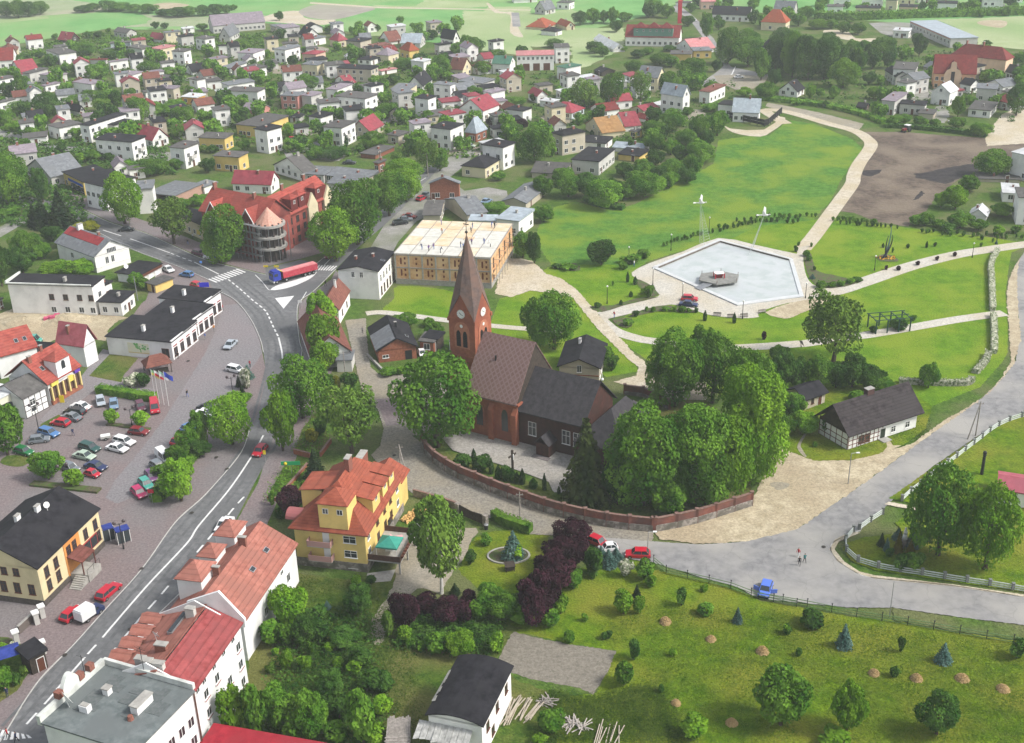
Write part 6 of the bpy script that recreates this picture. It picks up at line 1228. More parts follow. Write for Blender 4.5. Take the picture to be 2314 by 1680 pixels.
box_on(b,1,1.2,a*.32,H-1.0,H-.2,mat('yellow_sign',(.66,.52,.10)),'shop_sign',.45);box_on(b,1,a*.62,a*.74,H-2.0,H-.9,mat('yellow_sign',(.66,.52,.10)),'round_sign',.5)
box_on(b, 1, a * .8, a * .95, H - .9, H - .1, mat('violet_sign', (.12, .05, .35)), 'shop_sign', .45)
d = dormer(b, a * .52, 1.6, 3.8, 3.0, 2.4, WW, RT, 'y0', True, 1)
q = M(); lancet(q, 0, .3, 1.0, 1.7, 1, -1.5, .08); part('arched_window', q, GLASS, d)
for x_, y_ in ((a * .22, L * .25), (a * .36, L * .18), (a * .2, L * .62)): skylight(b, x_, y_)
b.chimney(a * .12, L * .42, .8, 1.3); b.chimney(a * .55, L * .5, .7, 1.1)
b.tag('white shopping arcade with coral red tiled roof, yellow columns and brick base','shop',lm='the arcade with yellow columns')
b=B('B0',(715,1460),(470,1425),(808,1385),4.8,None,'house',o=.4);b.wall(WW,'y',4.4);b.roof('y',4.4,PKR);b.chimney(b.a*.3,b.b*.6);b.tag('house with coral pink gable roof between the sand yard and arcade','house')
b=B('C0',(-40,40),11.0,(330,-60),5.0,None,'house',o=.4);b.wall(WW,'x',3.5);b.roof('x',3.5,RT);skylight(b,b.a*.6,2.5);skylight(b,b.a*.8,2.5);b.tag('long red tiled house with skylights behind the arcade','house')
b=B('B0',(380,1500),(-200,1460),(440,1420),3.6,None,'garage_block',o=.2);b.wall(W['g']);b.roof('flat',0,R['k']);b.tag('low dark roofed garage block below the sand yard','garage')
# --- the row of low white shops
for n_,(A_,L_,R_,H_,lb) in enumerate((((1465,1420),(892,1368),(1642,1243),4.2,'southern low white shop with black felt roof and a tree mural on its end wall'),((1640,1243),(1222,1198),(1762,1103),4.4,'middle low white shop with black felt roof'),((1752,1080),(1342,1038),(1818,975),4.8,'northern white shop with red parasols at the street corner'))):
    b = B('B0', A_, L_, R_, H_, None, 'shop_building', o=.25); b.wall(WW); b.roof('flat', 0, R['k'], tilt=.5)
    q = M(); q.box(0, b.b * .0, b.H + .2, b.a, .35, b.H + .45); part('parapet', q, WW, b.root)
    n = max(3, int(b.a / 2.3))
    for i in range(n):
        u = b.o + (b.a - 2 * b.o) * (i + .5) / n
        b.win(1, u, 1.55, 1.35, 1.9, frame=1, name='shop_window', bars=1)
        box_on(b, 1, u - .8, u + .8, 2.85, 3.1, mat('maroon_trim', (.22, .03, .03)), 'lintel', .06)
    b.chimney(b.a*.35,b.b*.55,.8,1.5,.6,WW);b.tag(lb,'shop',lm=('the low shop with the tree mural','the middle low shop','the corner shop')[n_])
    if n_ == 0:
        MUR=mat('mural_green',(.08,.30,.08),(.20,.45,.15),scale=3);MUS=mat('mural_sand',(.55,.45,.25))
        q=M();q.box(-2.6,-.03,0,2.6,0,2.4,0);mu=part('wall_mural',q,mat('mural_sky',(.58,.60,.50),(.66,.62,.45),scale=1),b.root,(.25,b.b*.52,.9),-PI/2)
        r_ = random.Random(2); q = M()
        for i in range(26):x_,z_=r_.gauss(.5,.75),r_.gauss(1.4,.35);w_=r_.uniform(.15,.4);q.face([(x_-w_,-.04-i*.0005,z_),(x_,-.04-i*.0005,z_-w_*.7),(x_+w_,-.04-i*.0005,z_),(x_,-.04-i*.0005,z_+w_*.7)])
        q.box(.4, -.05, .3, .6, -.035, 1.2); part('mural_tree', q, MUR, mu)
        q = M(); q.box(-2.5, -.05, .0, 2.5, -.032, .25); part('mural_ground', q, MUS, mu)
        b.win(0, b.b * .12, 1.6, 1.6, 1.9, frame=1)
# --- long white building on the sand yard with its annexes
b=house('B0',(790,942),1190,(45,920),(868,855),'w','k','flat',label='long three storey white building with black roof above the sand yard',win=(0,1),H=None,bal=0,lm='the sand yard building')
for u,zs in ((.05,(1.3,4.4,7.2)),(.18,(1.3,4.4,7.2)),(.34,(1.3,4.4,7.2)),(.50,(1.2,4.4,7.2))):
    for z in zs:
        if z < b.H - .8: b.win(0, b.b * u, z, 1.1, 1.3, frame=(z > 4))
q=M();q.box(-.1,b.b*.02,b.H+.2,.3,b.b,b.H+.5);q.box(0,b.b-.3,b.H+.2,b.a,b.b,b.H+.9);part('parapet',q,PARA,b.root)
house('B0',(885,938),1060,(800,935),(968,898),'w','k','flat',label='narrow white annex joining the long white building to its wing',win=(0,1),bal=0)
house('B0',(1037,1082),1195,(822,1072),(1158,985),'w','k','flat',label='single storey white wing with black flat roof and green windows',win=(2,2),bal=0,ww=1.0)
house('B0',(-20,1072),1150,(-120,1065),(75,1065),'c','m','flat',label='cream shed with a dark doorway at the left of the sand yard',win=(0,1),bal=0)
# --- grey-roofed villa with the red roof panel
b=B('B0',(800,690),(460,563),(1145,602),0,830,'villa',o=.5);b.wall(W['w'],'y',3.4);b.roof('y',3.4,R['s'])
for z in (1.2, 3.9, 5.2):
    if z < b.H: box_on(b, 1, .5, b.a - .5, z, z + .22, WFR, 'string_course', .09)
for u in (.35, .5): b.win(1, b.a * u, 2.6, .8, 1.7)
for u in (.42, .5, .58): b.win(1, b.a * u, b.H + .5, .8, 1.2)
q=M();s_=3.4/(b.a/2);q.slab([(b.a*.27,b.b*.12,b.H+3.4*.54+.14),(b.a*.47,b.b*.12,b.H+3.4*.94+.14),(b.a*.47,b.b*.98,b.H+3.4*.94+.14),(b.a*.27,b.b*.98,b.H+3.4*.54+.14)],.06);part('red_roof_panel',q,roofmat('red_roof_patch',(.26,.03,.035),(.33,.05,.055)),b.roofo)
b.chimney(b.a*.5,b.b*.75,1.4,1.3,.9,WW);b.chimney(b.a*.52,b.b*.3,.6,.9);b.win(0,b.b*.3,2.5);b.win(0,b.b*.6,2.5)
b.tag('grey roofed villa with a red roof strip and white banded gable wall','house',lm='the villa with banded white gable')
b=B('B0',(1190,850),(1030,795),(1392,742),0,925,'shed',o=.5);b.wall(W['w']);b.roof('flat',0,R['k']);box_on(b,1,.5,b.a-.5,b.H-.7,b.H-.05,BFR,'fascia',.5)
for i in range(4):q=M();q.box(-.08,-.45,0,.08,-.3,b.H-.7);part('post',q,WFR,b.root,(b.a*(.1+.27*i),.5,0))
dish(b.roofo,(b.a*.3,b.b*.8,b.H+1.0),.6);b.tag('low shed with black roof and maroon edge in front of the banded villa','shed',lm='the shed with maroon roof edge')
house('B0',(1322,932),1000,(1265,895),(1490,868),'y','m','flat',label='yellow wooden kiosk with grey roof behind the corner shop',bal=0,win=(0,2),cat='kiosk',name='kiosk',chim=0)
# --- street houses north-west of the junction
b=house('B0',(705,48),165,(525,-40),11.0,'y','k','flat',label='yellow street house with a blue shop sign under black roof',win=(4,0),bal=0,lm='the yellow street house with blue sign')
box_on(b,0,1.2,b.b*.75,2.5,3.3,mat('blue_sign',(.03,.09,.42)),'shop_sign',.15);box_on(b,0,1.0,b.b*.6,.2,2.2,GLASS,'shop_window')
b=house('B0',(890,90),300,(705,48),12.0,'w','k','flat',label='grey-white street house with black roof left of a big street tree',win=(4,1),bal=0,rows=3)
house('B0',(1310,100),310,(1155,112),8.0,'w','s','flat',label='blank pale end wall building between the two street trees',win=(0,0),bal=0,door=False)
b = B('B0', (1490, 168), (1298, 118), (1735, 62), 0, 250, 'open_shed', o=.3)
q=M();q.box(b.a-.3,0,0,b.a,b.b,b.H);q.box(0,b.b-.3,0,b.a,b.b,b.H);q.box(.3,.3,0,b.a-.3,.6,b.H);part('wall',q,mat('pinkish_brick_wall',(.32,.19,.14),(.40,.26,.20),scale=3),b.root);b.roof('flat',0,R['s'])
for i in range(3):q=M();q.box(.2,b.b*(.3+.3*i),0,.4,b.b*(.3+.3*i)+.2,b.H);part('post',q,GWOOD,b.root)
b.tag('open fronted dark shed with long grey roof and pinkish brick side', 'shed')
house('B0',(1742,92),150,(1640,70),(1866,52),'w','s','flat',label='small white house with two red windows behind the long shed',win=(0,2),bal=0)
b=house('B1',(48,72),150,(-295,60),(130,15),'w','r','y',3.5,label='white house with crimson gable roof behind the brick corner building',win=(1,1),bal=0,lm='the crimson roof behind the brick building')
b=B('B0',(1712,412),(1530,332),7.0,0,545,'pub',o=.3);b.wall(W['c']);b.roof('y',1.6,R['k']);b.windows(0,4,2,1.0,1.2);box_on(b,0,1.5,3.2,1.2,2.4,mat('yellow_sign',(.66,.52,.10)),'advert_panel',.1);b.tag('small cream pub with dark roof beside the red roofed corner building','pub')
# --- red roofed corner building under construction
BRR = roofmat('new_red_tile_roof', (.27, .050, .040), (.35, .080, .062), wv=2.2)
BW = mat('new_red_brick', (.24, .055, .045), (.33, .09, .07), scale=1.8, c3=(.16, .04, .035), s3=.25)
b = B('B0', (2235, 405), (1692, 292), 12.0, 0, 715, 'corner_building', o=.6); H, a, L = b.H, b.a, b.b
b.wall(BW, 'y', 5.2); b.roof('y', 5.2, BRR); b.windows(0, 6, 3, 1.2, 1.7, frame=1)
for u in (.2, .75):
    q=M();q.prism([(-.3,L*u-2.2),(.4,L*u-2.2),(.4,L*u+2.2),(-.3,L*u+2.2)],0,H);g_=part('gable_bay',q,BW if u<.5 else W['w'],b.root)
    q=M();q.face([(-.3,L*u-2.2,H),(-.3,L*u+2.2,H),(-.3,L*u,H+3.2)]);q.slab([(-.6,L*u-2.6,H-.2),(-.6,L*u,H+3.6),(4.5,L*u,H+3.6),(1.5,L*u-2.6,H-.2)][::-1],.15);q.slab([(-.6,L*u,H+3.6),(-.6,L*u+2.6,H-.2),(1.5,L*u+2.6,H-.2),(4.5,L*u,H+3.6)][::-1],.15);part('gable_roof',q,BRR,g_)
    q=M();q.slab([(-.75,L*u-2.7,H-.25),(-.75,L*u,H+3.65),(-.6,L*u,H+3.65),(-.6,L*u-2.7,H-.25)],.35);q.slab([(-.75,L*u,H+3.65),(-.75,L*u+2.7,H-.25),(-.6,L*u+2.7,H-.25),(-.6,L*u,H+3.65)],.35);part('bargeboard',q,WFR,g_)
b.chimney(a * .5, L * .95, 1.2, 1.5); b.chimney(a * .45, L * .3, 1.0, 1.4)
tc = G('F', 604, 572); tl = b.root.matrix_basis.inverted() @ Vector((tc.x, tc.y, 0))
q = M(); 
for k in range(12):
    t=2*PI*k/12;x_,y_=tl.x+3.4*math.cos(t),tl.y+3.4*math.sin(t);q.box(x_-.22,y_-.22,0,x_+.22,y_+.22,10.2)
q.tube((tl.x,tl.y,0),(tl.x,tl.y,9.8),2.6,2.6,16);tb=part('corner_tower',q,[mat('dark_unglazed_interior',(.035,.03,.03),(.08,.06,.055),scale=2)],b.root)
for z in (3.3,6.3,9.3):q=M();q.tube((tl.x,tl.y,z),(tl.x,tl.y,z+.55),4.3,4.3,20);part('ring_slab',q,CONC,b.root)
q=M();q.tube((tl.x,tl.y,9.9),(tl.x,tl.y,14.0),3.7,.05,12);part('turret_roof',q,mat('copper_pink_sheeting',(.42,.21,.15),(.52,.30,.23),scale=2,rough=.5),b.root)
q = M()
for k in range(7):
    for z in (0, 2, 4, 6, 8, 10): pass
    x_,y_=-1.5,-1+k*(L*.36)/6;q.tube((x_,y_,0),(x_,y_,10.5),.05,n=4);q.tube((x_-1,y_,0),(x_-1,y_,10.5),.05,n=4)
for z in (2,4,6,8,10):q.tube((-1.5,-1,z),(-1.5,-1+L*.36,z),.045,n=4);q.box(-2.5,-1,z-.05,-1.5,-1+L*.36,z)
part('scaffolding', q, [STEEL], b.root)
q = M()
for k in range(13):
    t=2*PI*k/13;x_,y_=tl.x+5.0*math.cos(t),tl.y+5.0*math.sin(t);q.tube((x_,y_,0),(x_,y_,9.6),.06,n=4)
part('scaffold_prop', q, STEEL, b.root)
b.tag('red brick corner building under construction with coral roof, scaffolding and cone turret','building',lm='the red roofed corner building')
b=B('B1',(185,345),12.0,(590,150),9.0,None,'corner_wing',o=.5);b.wall(BW,'x',5.0);b.roof('x',5.0,BRR);b.windows(1,7,3,1.2,1.7,frame=1)
for u, kk in ((.2, 'd'), (.52, 'g'), (.86, 'g'), (.36, 'd'), (.7, 'd')):
    if kk == 'd': dormer(b, b.a * u, 2.0, 3.0, 2.8, 2.2, R['d'], BRR, 'y0', True, 1)
    else:
        q=M();c_=b.a*u;q.prism([(c_-2.2,-.2),(c_+2.2,-.2),(c_+2.2,.5),(c_-2.2,.5)],0,b.H);q.prism([(c_-2.2,-.2),(c_,-.2),(c_,.5),(c_-2.2,.5)],b.H,[b.H,b.H+3.6,b.H+3.6,b.H]);q.prism([(c_,-.2),(c_+2.2,-.2),(c_+2.2,.5),(c_,.5)],b.H,[b.H+3.6,b.H,b.H,b.H+3.6]);part('white_gable',q,W['c'],b.root)
        q=M();q.slab([(c_-2.5,.3,b.H-.1),(c_,.3,b.H+3.6),(c_,4.4,b.H+3.6),(c_-2.5,1.2,b.H-.1)],.15);q.slab([(c_+2.5,.3,b.H-.1),(c_+2.5,1.2,b.H-.1),(c_,4.4,b.H+3.6),(c_,.3,b.H+3.6)],.15);part('gable_roof',q,BRR,b.root)
b.chimney(b.a * .3, b.b * .5, 1.0, 1.6); b.chimney(b.a * .75, b.b * .5, 1.0, 1.6)
b.tag('long red brick wing with coral roof, cream gables and dormers behind the street trees', 'building')
# --- grey yards behind
house('B1',(500,-10),60,(320,-20),9.0,'g','s','flat',label='grey roofed building behind the long brick wing',win=(1,0),bal=0)
house('B1',(770,70),150,(520,60),(800,0),'g','s','flat',label='flat slate grey workshop roof beside the tall street trees',win=(0,1),bal=0)
# --- the big block with timber formwork
b=B('B1',(1925,695),(1098,655),(2112,405),0,955,'construction_block',o=.15);H,a,L=b.H,b.a,b.b
HOL = mat('hollow_orange_block', (.42, .22, .10), (.54, .32, .17), scale=2.2, c3=(.58, .38, .22), s3=.35)
b.wall(HOL); q = M(); q.box(.05, .05, 0, a - .05, L - .05, 1.2); part('concrete_footing', q, CONC, b.root)
DKO = mat('dark_slot', (.13, .035, .02)); nb = 7
for i in range(nb+1):y_=.2+(L-.4)*i/nb;q=M();q.box(-.06,y_-.18,1.0,.25,y_+.18,H);part('concrete_column',q,CONC,b.root)
for z in (1.15,H/2+.3,H-.35):q=M();q.box(-.08,.1,z,.22,L-.1,z+.25);part('ring_beam',q,GWOOD,b.root)
slot = M()
for i in range(8): t = PI * i / 8; slot.v.append((.26 * math.cos(t), -.03, .45 + .26 * math.sin(t)))
for i in range(8): t = PI + PI * i / 8; slot.v.append((.26 * math.cos(t), -.03, -.45 + .26 * math.sin(t)))
slot.f.append(tuple(range(16))); slot.k.append(0); slot_me = slot.mesh('window_slot', DKO)
for i in range(nb):
    c_ = (L - .4) * (i + .5) / nb
    for z in (H * .33 + .4, H * .76):
        for dy in ((-.5, .5) if i % 2 == 0 else (0,)):
            for dz in ((-.0,) if dy > 0 else (-.55, .75)):
                o_=part('window_slot',slot_me,None,b.root,(.14,c_+dy,z+dz),-PI/2);o_.scale=(.9,1,1.25 if dy>0 else .45)
PLY=mat('pale_plywood',(.50,.43,.31),(.64,.57,.44),scale=.9,c3=(.56,.42,.26),s3=.3);PLG=mat('grey_slab',(.46,.45,.40),(.56,.55,.50),scale=.7)
nx, ny = 4, 6
rr = random.Random(6)
for i in range(nx):
    for j in range(ny):
        x0, x1 = a * i / nx + .08, a * (i + 1) / nx - .08; y0, y1 = L * j / ny + .1, L * (j + 1) / ny - .1
        q=M();q.box(x0,y0,H,x1,y1,H+.16+.04*rr.random());part('deck_panel',q,PLY if (rr.random()<.4 or i==3) else PLG,b.root)
for j in range(ny+1):q=M();q.box(.0,L*j/ny-.09,H,a,L*j/ny+.09,H+.22);part('joist',q,GWOOD,b.root)
for i in range(5):q=M();q.box(a*.45,L*.3+i*.55,H+.2,a*.45+2.4,L*.3+i*.55+.2,H+.34);part('loose_beam',q,WOOD,b.root)
for u in (.12,.38,.62,.86):b.win(1,a*u,H*.72,1.1,2.2,frame=1);b.win(1,a*u,H*.33,1.1,2.2,frame=1)
for i in range(9):
    x_=.5+(a-1)*i/8;q=M();q.tube((x_,-1.2,0),(x_,-1.2,H*.8),.06,n=5);q.tube((x_,-1.2,2),(x_,.1,2),.05,n=5);q.tube((x_,-1.2,H*.8),(x_,.1,H*.8),.05,n=5);part('prop',q,GWOOD,b.root)
q = M(); q.box(.3, -1.3, H * .45, a - .3, -.2, H * .45 + .06); part('walkway', q, WOOD, b.root)
b.tag('unfinished two storey block of hollow orange bricks with a plywood deck on top','building',lm='the unfinished block with the plywood deck');CB=b
# --- white house with black roof and the brown roofed street house
b=B('B1',(965,812),(605,795),(1107,642),0,1055,'house',o=.3);b.wall(W['w'],'x',1.2);b.roof('x',1.2,R['k'])
for u in (.42, .62): b.win(0, b.b * u, b.H - 1.1, .7, 1.3, bars=2)
for i in range(5):b.win(1,b.a*(.16+.17*i),b.H-2.4,.9,1.7,bars=2);b.win(1,b.a*(.16+.17*i),1.7,.9,2.0,frame=1,bars=1)
box_on(b, 1, .3, b.a - .3, b.H * .5, b.H * .5 + .15, WFR, 'string_course', .08)
b.chimney(b.a*.55,b.b*.35,.7,.8);b.chimney(b.a*.4,b.b*.7,.7,.9);skylight(b,b.a*.5,b.b*.1);b.tag('white house with shallow black roof beside the zebra crossing','house',lm='the white crossing house')
b=B('B1',(632,1142),(470,1085),(727,972),3.6,None,'house',o=.3);b.wall(W['w'],'x',3.2);b.roof('x',3.2,R['b']);b.chimney(b.a*.6,b.b*.45,.5,1.6,m=W['w']);b.win(1,b.a*.3,1.7,.8,1.3,frame=1);b.win(1,b.a*.7,1.7,.8,1.3,frame=1);b.tag('brown tiled cottage with white end beside the main road','house',lm='the brown tiled cottage')
b=B('B1',(742,1492),9.0,(612,1192),3.2,None,'house',o=.5);b.wall(W['w'],'x',4.2);b.roof('x',4.2,R['b']);b.windows(1,4,1);b.tag('long brown tiled roadside house behind the trimmed street trees','house')
b=B('C1',(740,60),(600,55),(765,-30),2.6,None,'shed',o=.2);b.wall(W['g']);b.roof('flat',0,R['s']);b.tag('small grey concrete shed at the end of the brown roofed roadside house','shed')
# --- brick barn, sheds
b=B('B1',(945,1497),(868,1290),(1302,1437),0,1600,'barn',o=.5);b.wall(W['b'],'y',2.6);b.roof('y',2.6,R['k'])
q=M();q.slab([(-.1,b.b*.02,b.H+.25),(b.a*.46,b.b*.02,b.H+2.5),(b.a*.46,b.b*.62,b.H+2.5),(-.1,b.b*.62,b.H+.25)],.05);part('grey_roof_panel',q,R['s'],b.roofo)
b.chimney(b.a*.6,b.b*.55,.5,1.1,m=DARK);skylight(b,b.a*.8,b.b*.3);box_on(b,1,b.a*.68,b.a*.84,0,2.1,DARK,'barn_door');b.win(1,b.a*.22,1.3,1.2,.6)
b.tag('red brick barn with black roof and a grey sheet patch', 'barn', lm='the red brick barn')
house('B1',(1442,1422),1470,(1300,1408),4.5,'b','m','flat',label='small brick outhouse right of the brick barn',win=(1,0),bal=0,chim=0,name='outhouse',cat='outhouse',H=2.6)
house('B1',(1470,1398),1440,(1332,1378),4.0,'k','k','flat',label='dark timber outhouse behind the small brick outhouse',win=(0,0),bal=0,chim=0,name='outhouse',cat='outhouse',H=2.8)
b=B('B1',(1692,1415),(1565,1405),5.0,3.0,None,'shed',o=.1);b.wall(W['t']);b.roof('y',.5,R['s']);b.tag('pale mint metal garage at the foot of the church tower','garage')
# --- the houses behind the church
b=B('C2',(600,132),(220,108),(657,-85),0,275,'house',o=.5);b.wall(W['e'],'x',2.0);b.roof('x',2.0,R['k']);b.win(0,b.b*.5,b.H-.4,.8,1.4);box_on(b,0,.5,b.b-.5,b.H-1.9,b.H-1.7,W['b'],'brick_band',.06)
for i in range(4):b.win(1,b.a*(.15+.22*i),b.H-1.6,.9,1.4);b.win(1,b.a*(.15+.22*i),1.7,.9,1.4)
b.chimney(b.a*.7,b.b*.6,1.0,.9,m=WW);b.tag('beige house with dark roof right behind the church choir','house',lm='the beige house behind the church')
b=B('C3',(400,405),(170,328),(605,330),0,500,'cottage',o=.5);b.wall(W['e'],'x',1.6);b.roof('x',1.6,R['k']);b.win(1,b.a*.4,1.4,.6,.9,frame=1);b.door(1,b.a*.7);b.tag('small dark roofed outbuilding under trees behind the timbered cottage','outbuilding')
b = B('C3', (770, 715), (480, 532), (1420, 505), 0, 855, 'cottage', o=.9); H, a, L = b.H, b.a, b.b
OLDR = roofmat('old_dark_tile_roof', (.022, .018, .020), (.050, .042, .044), wv=2.4)
b.wall(wallmat('limewash', (.68, .68, .66)), 'x', 4.6); b.roof('x', 4.6, OLDR)
beams(b, 1, 1, 0, 0.2); 
for i in range(9):u=.95+a*.44*i/8;box_on(b,1,u,u+.14,0,H-.1,mat('oak_beam',(.10,.035,.025),(.15,.06,.045),scale=3),'beam',.04)
for z in (.05,.9,1.75):box_on(b,1,.95,a*.46,z,z+.13,mat('oak_beam',(.1,.035,.025)),'beam',.045)
for i in range(6):u=.95+(L-2.1)*i/5;box_on(b,0,u,u+.14,0,H-.1,mat('oak_beam',(.1,.035,.025)),'beam',.04)
for z in (.05,1.0,2.0):box_on(b,0,.95,L-.95,z,z+.13,mat('oak_beam',(.1,.035,.025)),'beam',.045)
box_on(b, 0, 1.0, L - 1.0, H - .1, H + .6, W['k'], 'gable_boards', .05)
q=M();yy=L/2;q.prism([(.8,.95),(.9,.95),(.9,yy),(.8,yy)],H-.1,[H,H,H+4.0,H+4.0]);q.prism([(.8,yy),(.9,yy),(.9,L-.95),(.8,L-.95)],H-.1,[H+4.0,H+4.0,H,H]);part('timber_gable',q,W['k'],b.root)
for u in (.22, .30): b.win(1, a * u, 1.4, 1.2, 1.5, frame=1)
b.door(1,a*.5,1.2,2.2,mat('old_green_door',(.02,.03,.02)),'cott');b.win(1,a*.64,1.4,1.0,1.1,bars=2);b.win(1,a*.83,1.4,1.0,1.1,bars=2)
q = M(); q.box(a * .5 - 1, -.6, 0, a * .5 + 1, .85, .3); part('door_step', q, CONC, b.root)
b.chimney(a*.48,L*.52,1.6,1.0,1.0,mat('sooty_brick',(.05,.03,.03),(.10,.05,.045),scale=4));b.tag('long half-timbered cottage with a huge dark roof beside the sandy place','cottage',lm='the half-timbered cottage')
b=B('C3',(2500,1235),(2035,1160),6.5,2.8,None,'shed',o=.2);b.wall(W['w']);b.roof('y',1.2,roofmat('dark_pink_sheet_roof',(.30,.07,.09),(.36,.10,.13)));b.tag('shed with dusky pink roof on the right-hand lawn','shed',lm='the dusky pink shed')
# --- the barn with the black roof and the plank shed at the front
b = B('D1', (1690, 1527), (1238, 1425), (1927, 1050), 5.4, None, 'barn', o=.35); H, a, L = b.H, b.a, b.b
b.wall(W['w'], 'x', 1.0); q = M(); n = 8
for i in range(n):
    y0,y1=L*i/n,L*(i+1)/n;z0,z1=[H+.8*(1-(2*y/L-1)**2) for y in (y0,y1)];q.slab([(0,y0,z0+.1),(a,y0,z0+.1),(a,y1,z1+.1),(0,y1,z1+.1)],.15)
b.rk = 'x'; b.rh = .8; b.roofo = part('roof', q, R['k'], b.root)
q = M(); n = 8
for i in range(n):
    y0,y1=.4+(L-.8)*i/n,.4+(L-.8)*(i+1)/n;z0,z1=[H+.72*(1-(2*y/L-1)**2) for y in (y0,y1)];q.prism([(.38,y0),(.6,y0),(.6,y1),(.38,y1)],H-.2,[z0,z0,z1,z1])
part('gable_wall', q, W['w'], b.root)
for u, z in ((.2, 3.6), (.5, 3.6), (.8, 3.6), (.35, 1.4)): b.win(1, a * u, z, .9, 1.2, frame=1)
CORR = mat('corrugated_sheet', (.22, .22, .21), (.42, .42, .40), scale=1.5)
for i in range(9):q=M();q.slab([(-1.7,L*.2+i*.78,3.3+.04*(i % 2)),(.3,L*.2+i*.78,4.3+.04*(i % 2)),(.3,L*.2+i*.78+.74,4.3+.04*(i % 2)),(-1.7-.2*(i % 3),L*.2+i*.78+.74,3.3+.04*(i % 2))],.04);part('awning_sheet',q,CORR,b.root)
q = M(); r_ = random.Random(8)
for i in range(9):t=.25+.45*i/9+r_.uniform(-.02,.02);w_=r_.uniform(.15,.5);zz=H+.28;q.box(a*t-r_.uniform(.2,.6),L-.05,zz-.25,a*t+r_.uniform(.2,.7),L-.05+.03,zz);q.slab([(a*t-.5,L-w_,zz+.22),(a*t+.5,L-w_*.8,zz+.22),(a*t+.5,L+.02,zz+.03),(a*t-.5,L+.02,zz+.03)],.03)
part('torn_felt_edge', q, CONC, b.roofo)
b.tag('white barn with a curved black felt roof and ragged sheet awning','barn',lm='the black roofed barn');BARN=b
b = B('D1', (1112, 1700), (925, 1695), (1128, 1445), 2.4, None, 'plank_shed', o=.1); b.wall(GWOOD)
r_ = random.Random(9); n = 13
for i in range(n):
    y0=b.b*i/n;q=M();q.box(r_.uniform(-.3,.3),y0+.02,b.H+.03*(i % 2),b.a+r_.uniform(-.2,.4),y0+b.b/n-.02,b.H+.06+.03*(i % 2));part('roof_plank',q,GWOOD,b.root)
for i in range(3):q=M();q.box(b.a*(.15+.1*i),-.1,b.H+.1,b.a*(.15+.1*i)+.2,b.b+.1,b.H+.16);part('roof_batten',q,GWOOD,b.root)
b.tag('grey plank roofed shed left of the black roofed barn', 'shed')
# white house tall by the construction
b=house('B1',(2168,385),515,(1985,345),(2300,290),'w','a','flat',label='white house with pale roof right behind the unfinished block',win=(1,1),bal=0,lm='the white house behind the deck')
house('B1',(2230,230),290,(2015,205),(2420,80),'e','s','x',1.5,label='long grey roofed hall by the meadow trees',win=(0,1),bal=0)
house('B1',(1390,60),200,(1400-60,40),(1660,60),'b','s','y',2.0,label='brick house with slate grey roof at the yard corner',win=(1,1),bal=0)
house('B1',(1720,330),400,(1520,190),(1835,255),'e','s','x',2.5,label='weathered workshop with wide slate roof behind the unfinished block',win=(0,1),bal=0)
house('B1',(1500,330),390,(1340,320),(1540,200),'e','m','y',1.2,label='old lean-to with grey boards beside the weathered workshop',win=(0,1),bal=0,H=3.0)
house('B1',(1970,382),400,(1730,378),5.0,'w','a','flat',label='low white shed roof touching the back of the unfinished block',win=(0,0),bal=0,H=3.0)
# ---------------------------------------------------------------- cars
TYRE=mat('tyre_rubber',(.015,.015,.015),rough=.9);CGL=mat('car_glass',(.03,.04,.045),rough=.08,spec=.7)
LAMP=mat('headlight_glass',(.6,.6,.58),rough=.2);REDL=mat('tail_light_red',(.35,.01,.01),rough=.3);CHR=mat('hub_metal',(.35,.35,.36),rough=.35,metal=.7)
def paint(n, c): return mat('paint_' + n, c, rough=.28, spec=.5)
PC={'white':(.68,.68,.68),'silver':(.34,.38,.42),'red':(.42,.012,.03),'dark red':(.18,.015,.02),'black':(.012,.013,.018),'dark blue':(.02,.03,.09),'blue':(.07,.17,.36),'pale blue':(.16,.24,.34),'dark green':(.02,.07,.06),
      'green':(.01,.13,.04),'pale green':(.34,.42,.34),'teal':(.06,.30,.24),'crimson':(.42,.02,.10),'violet':(.16,.07,.16),'maroon':(.10,.03,.05),'grey':(.16,.18,.20),'bright blue':(.08,.16,.55)}
TYPES={'sedan':(4.4,1.7,1.4,1.1,1.75,3.0,3.65),'hatchback':(3.9,1.65,1.42,1.0,1.55,3.25,3.75),'estate':(4.5,1.7,1.45,1.15,1.75,4.0,4.4),'minicar':(3.1,1.4,1.32,.75,1.2,2.3,2.95),'van':(4.7,1.8,2.0,.55,1.1,4.5,4.65)}
CARS = {}
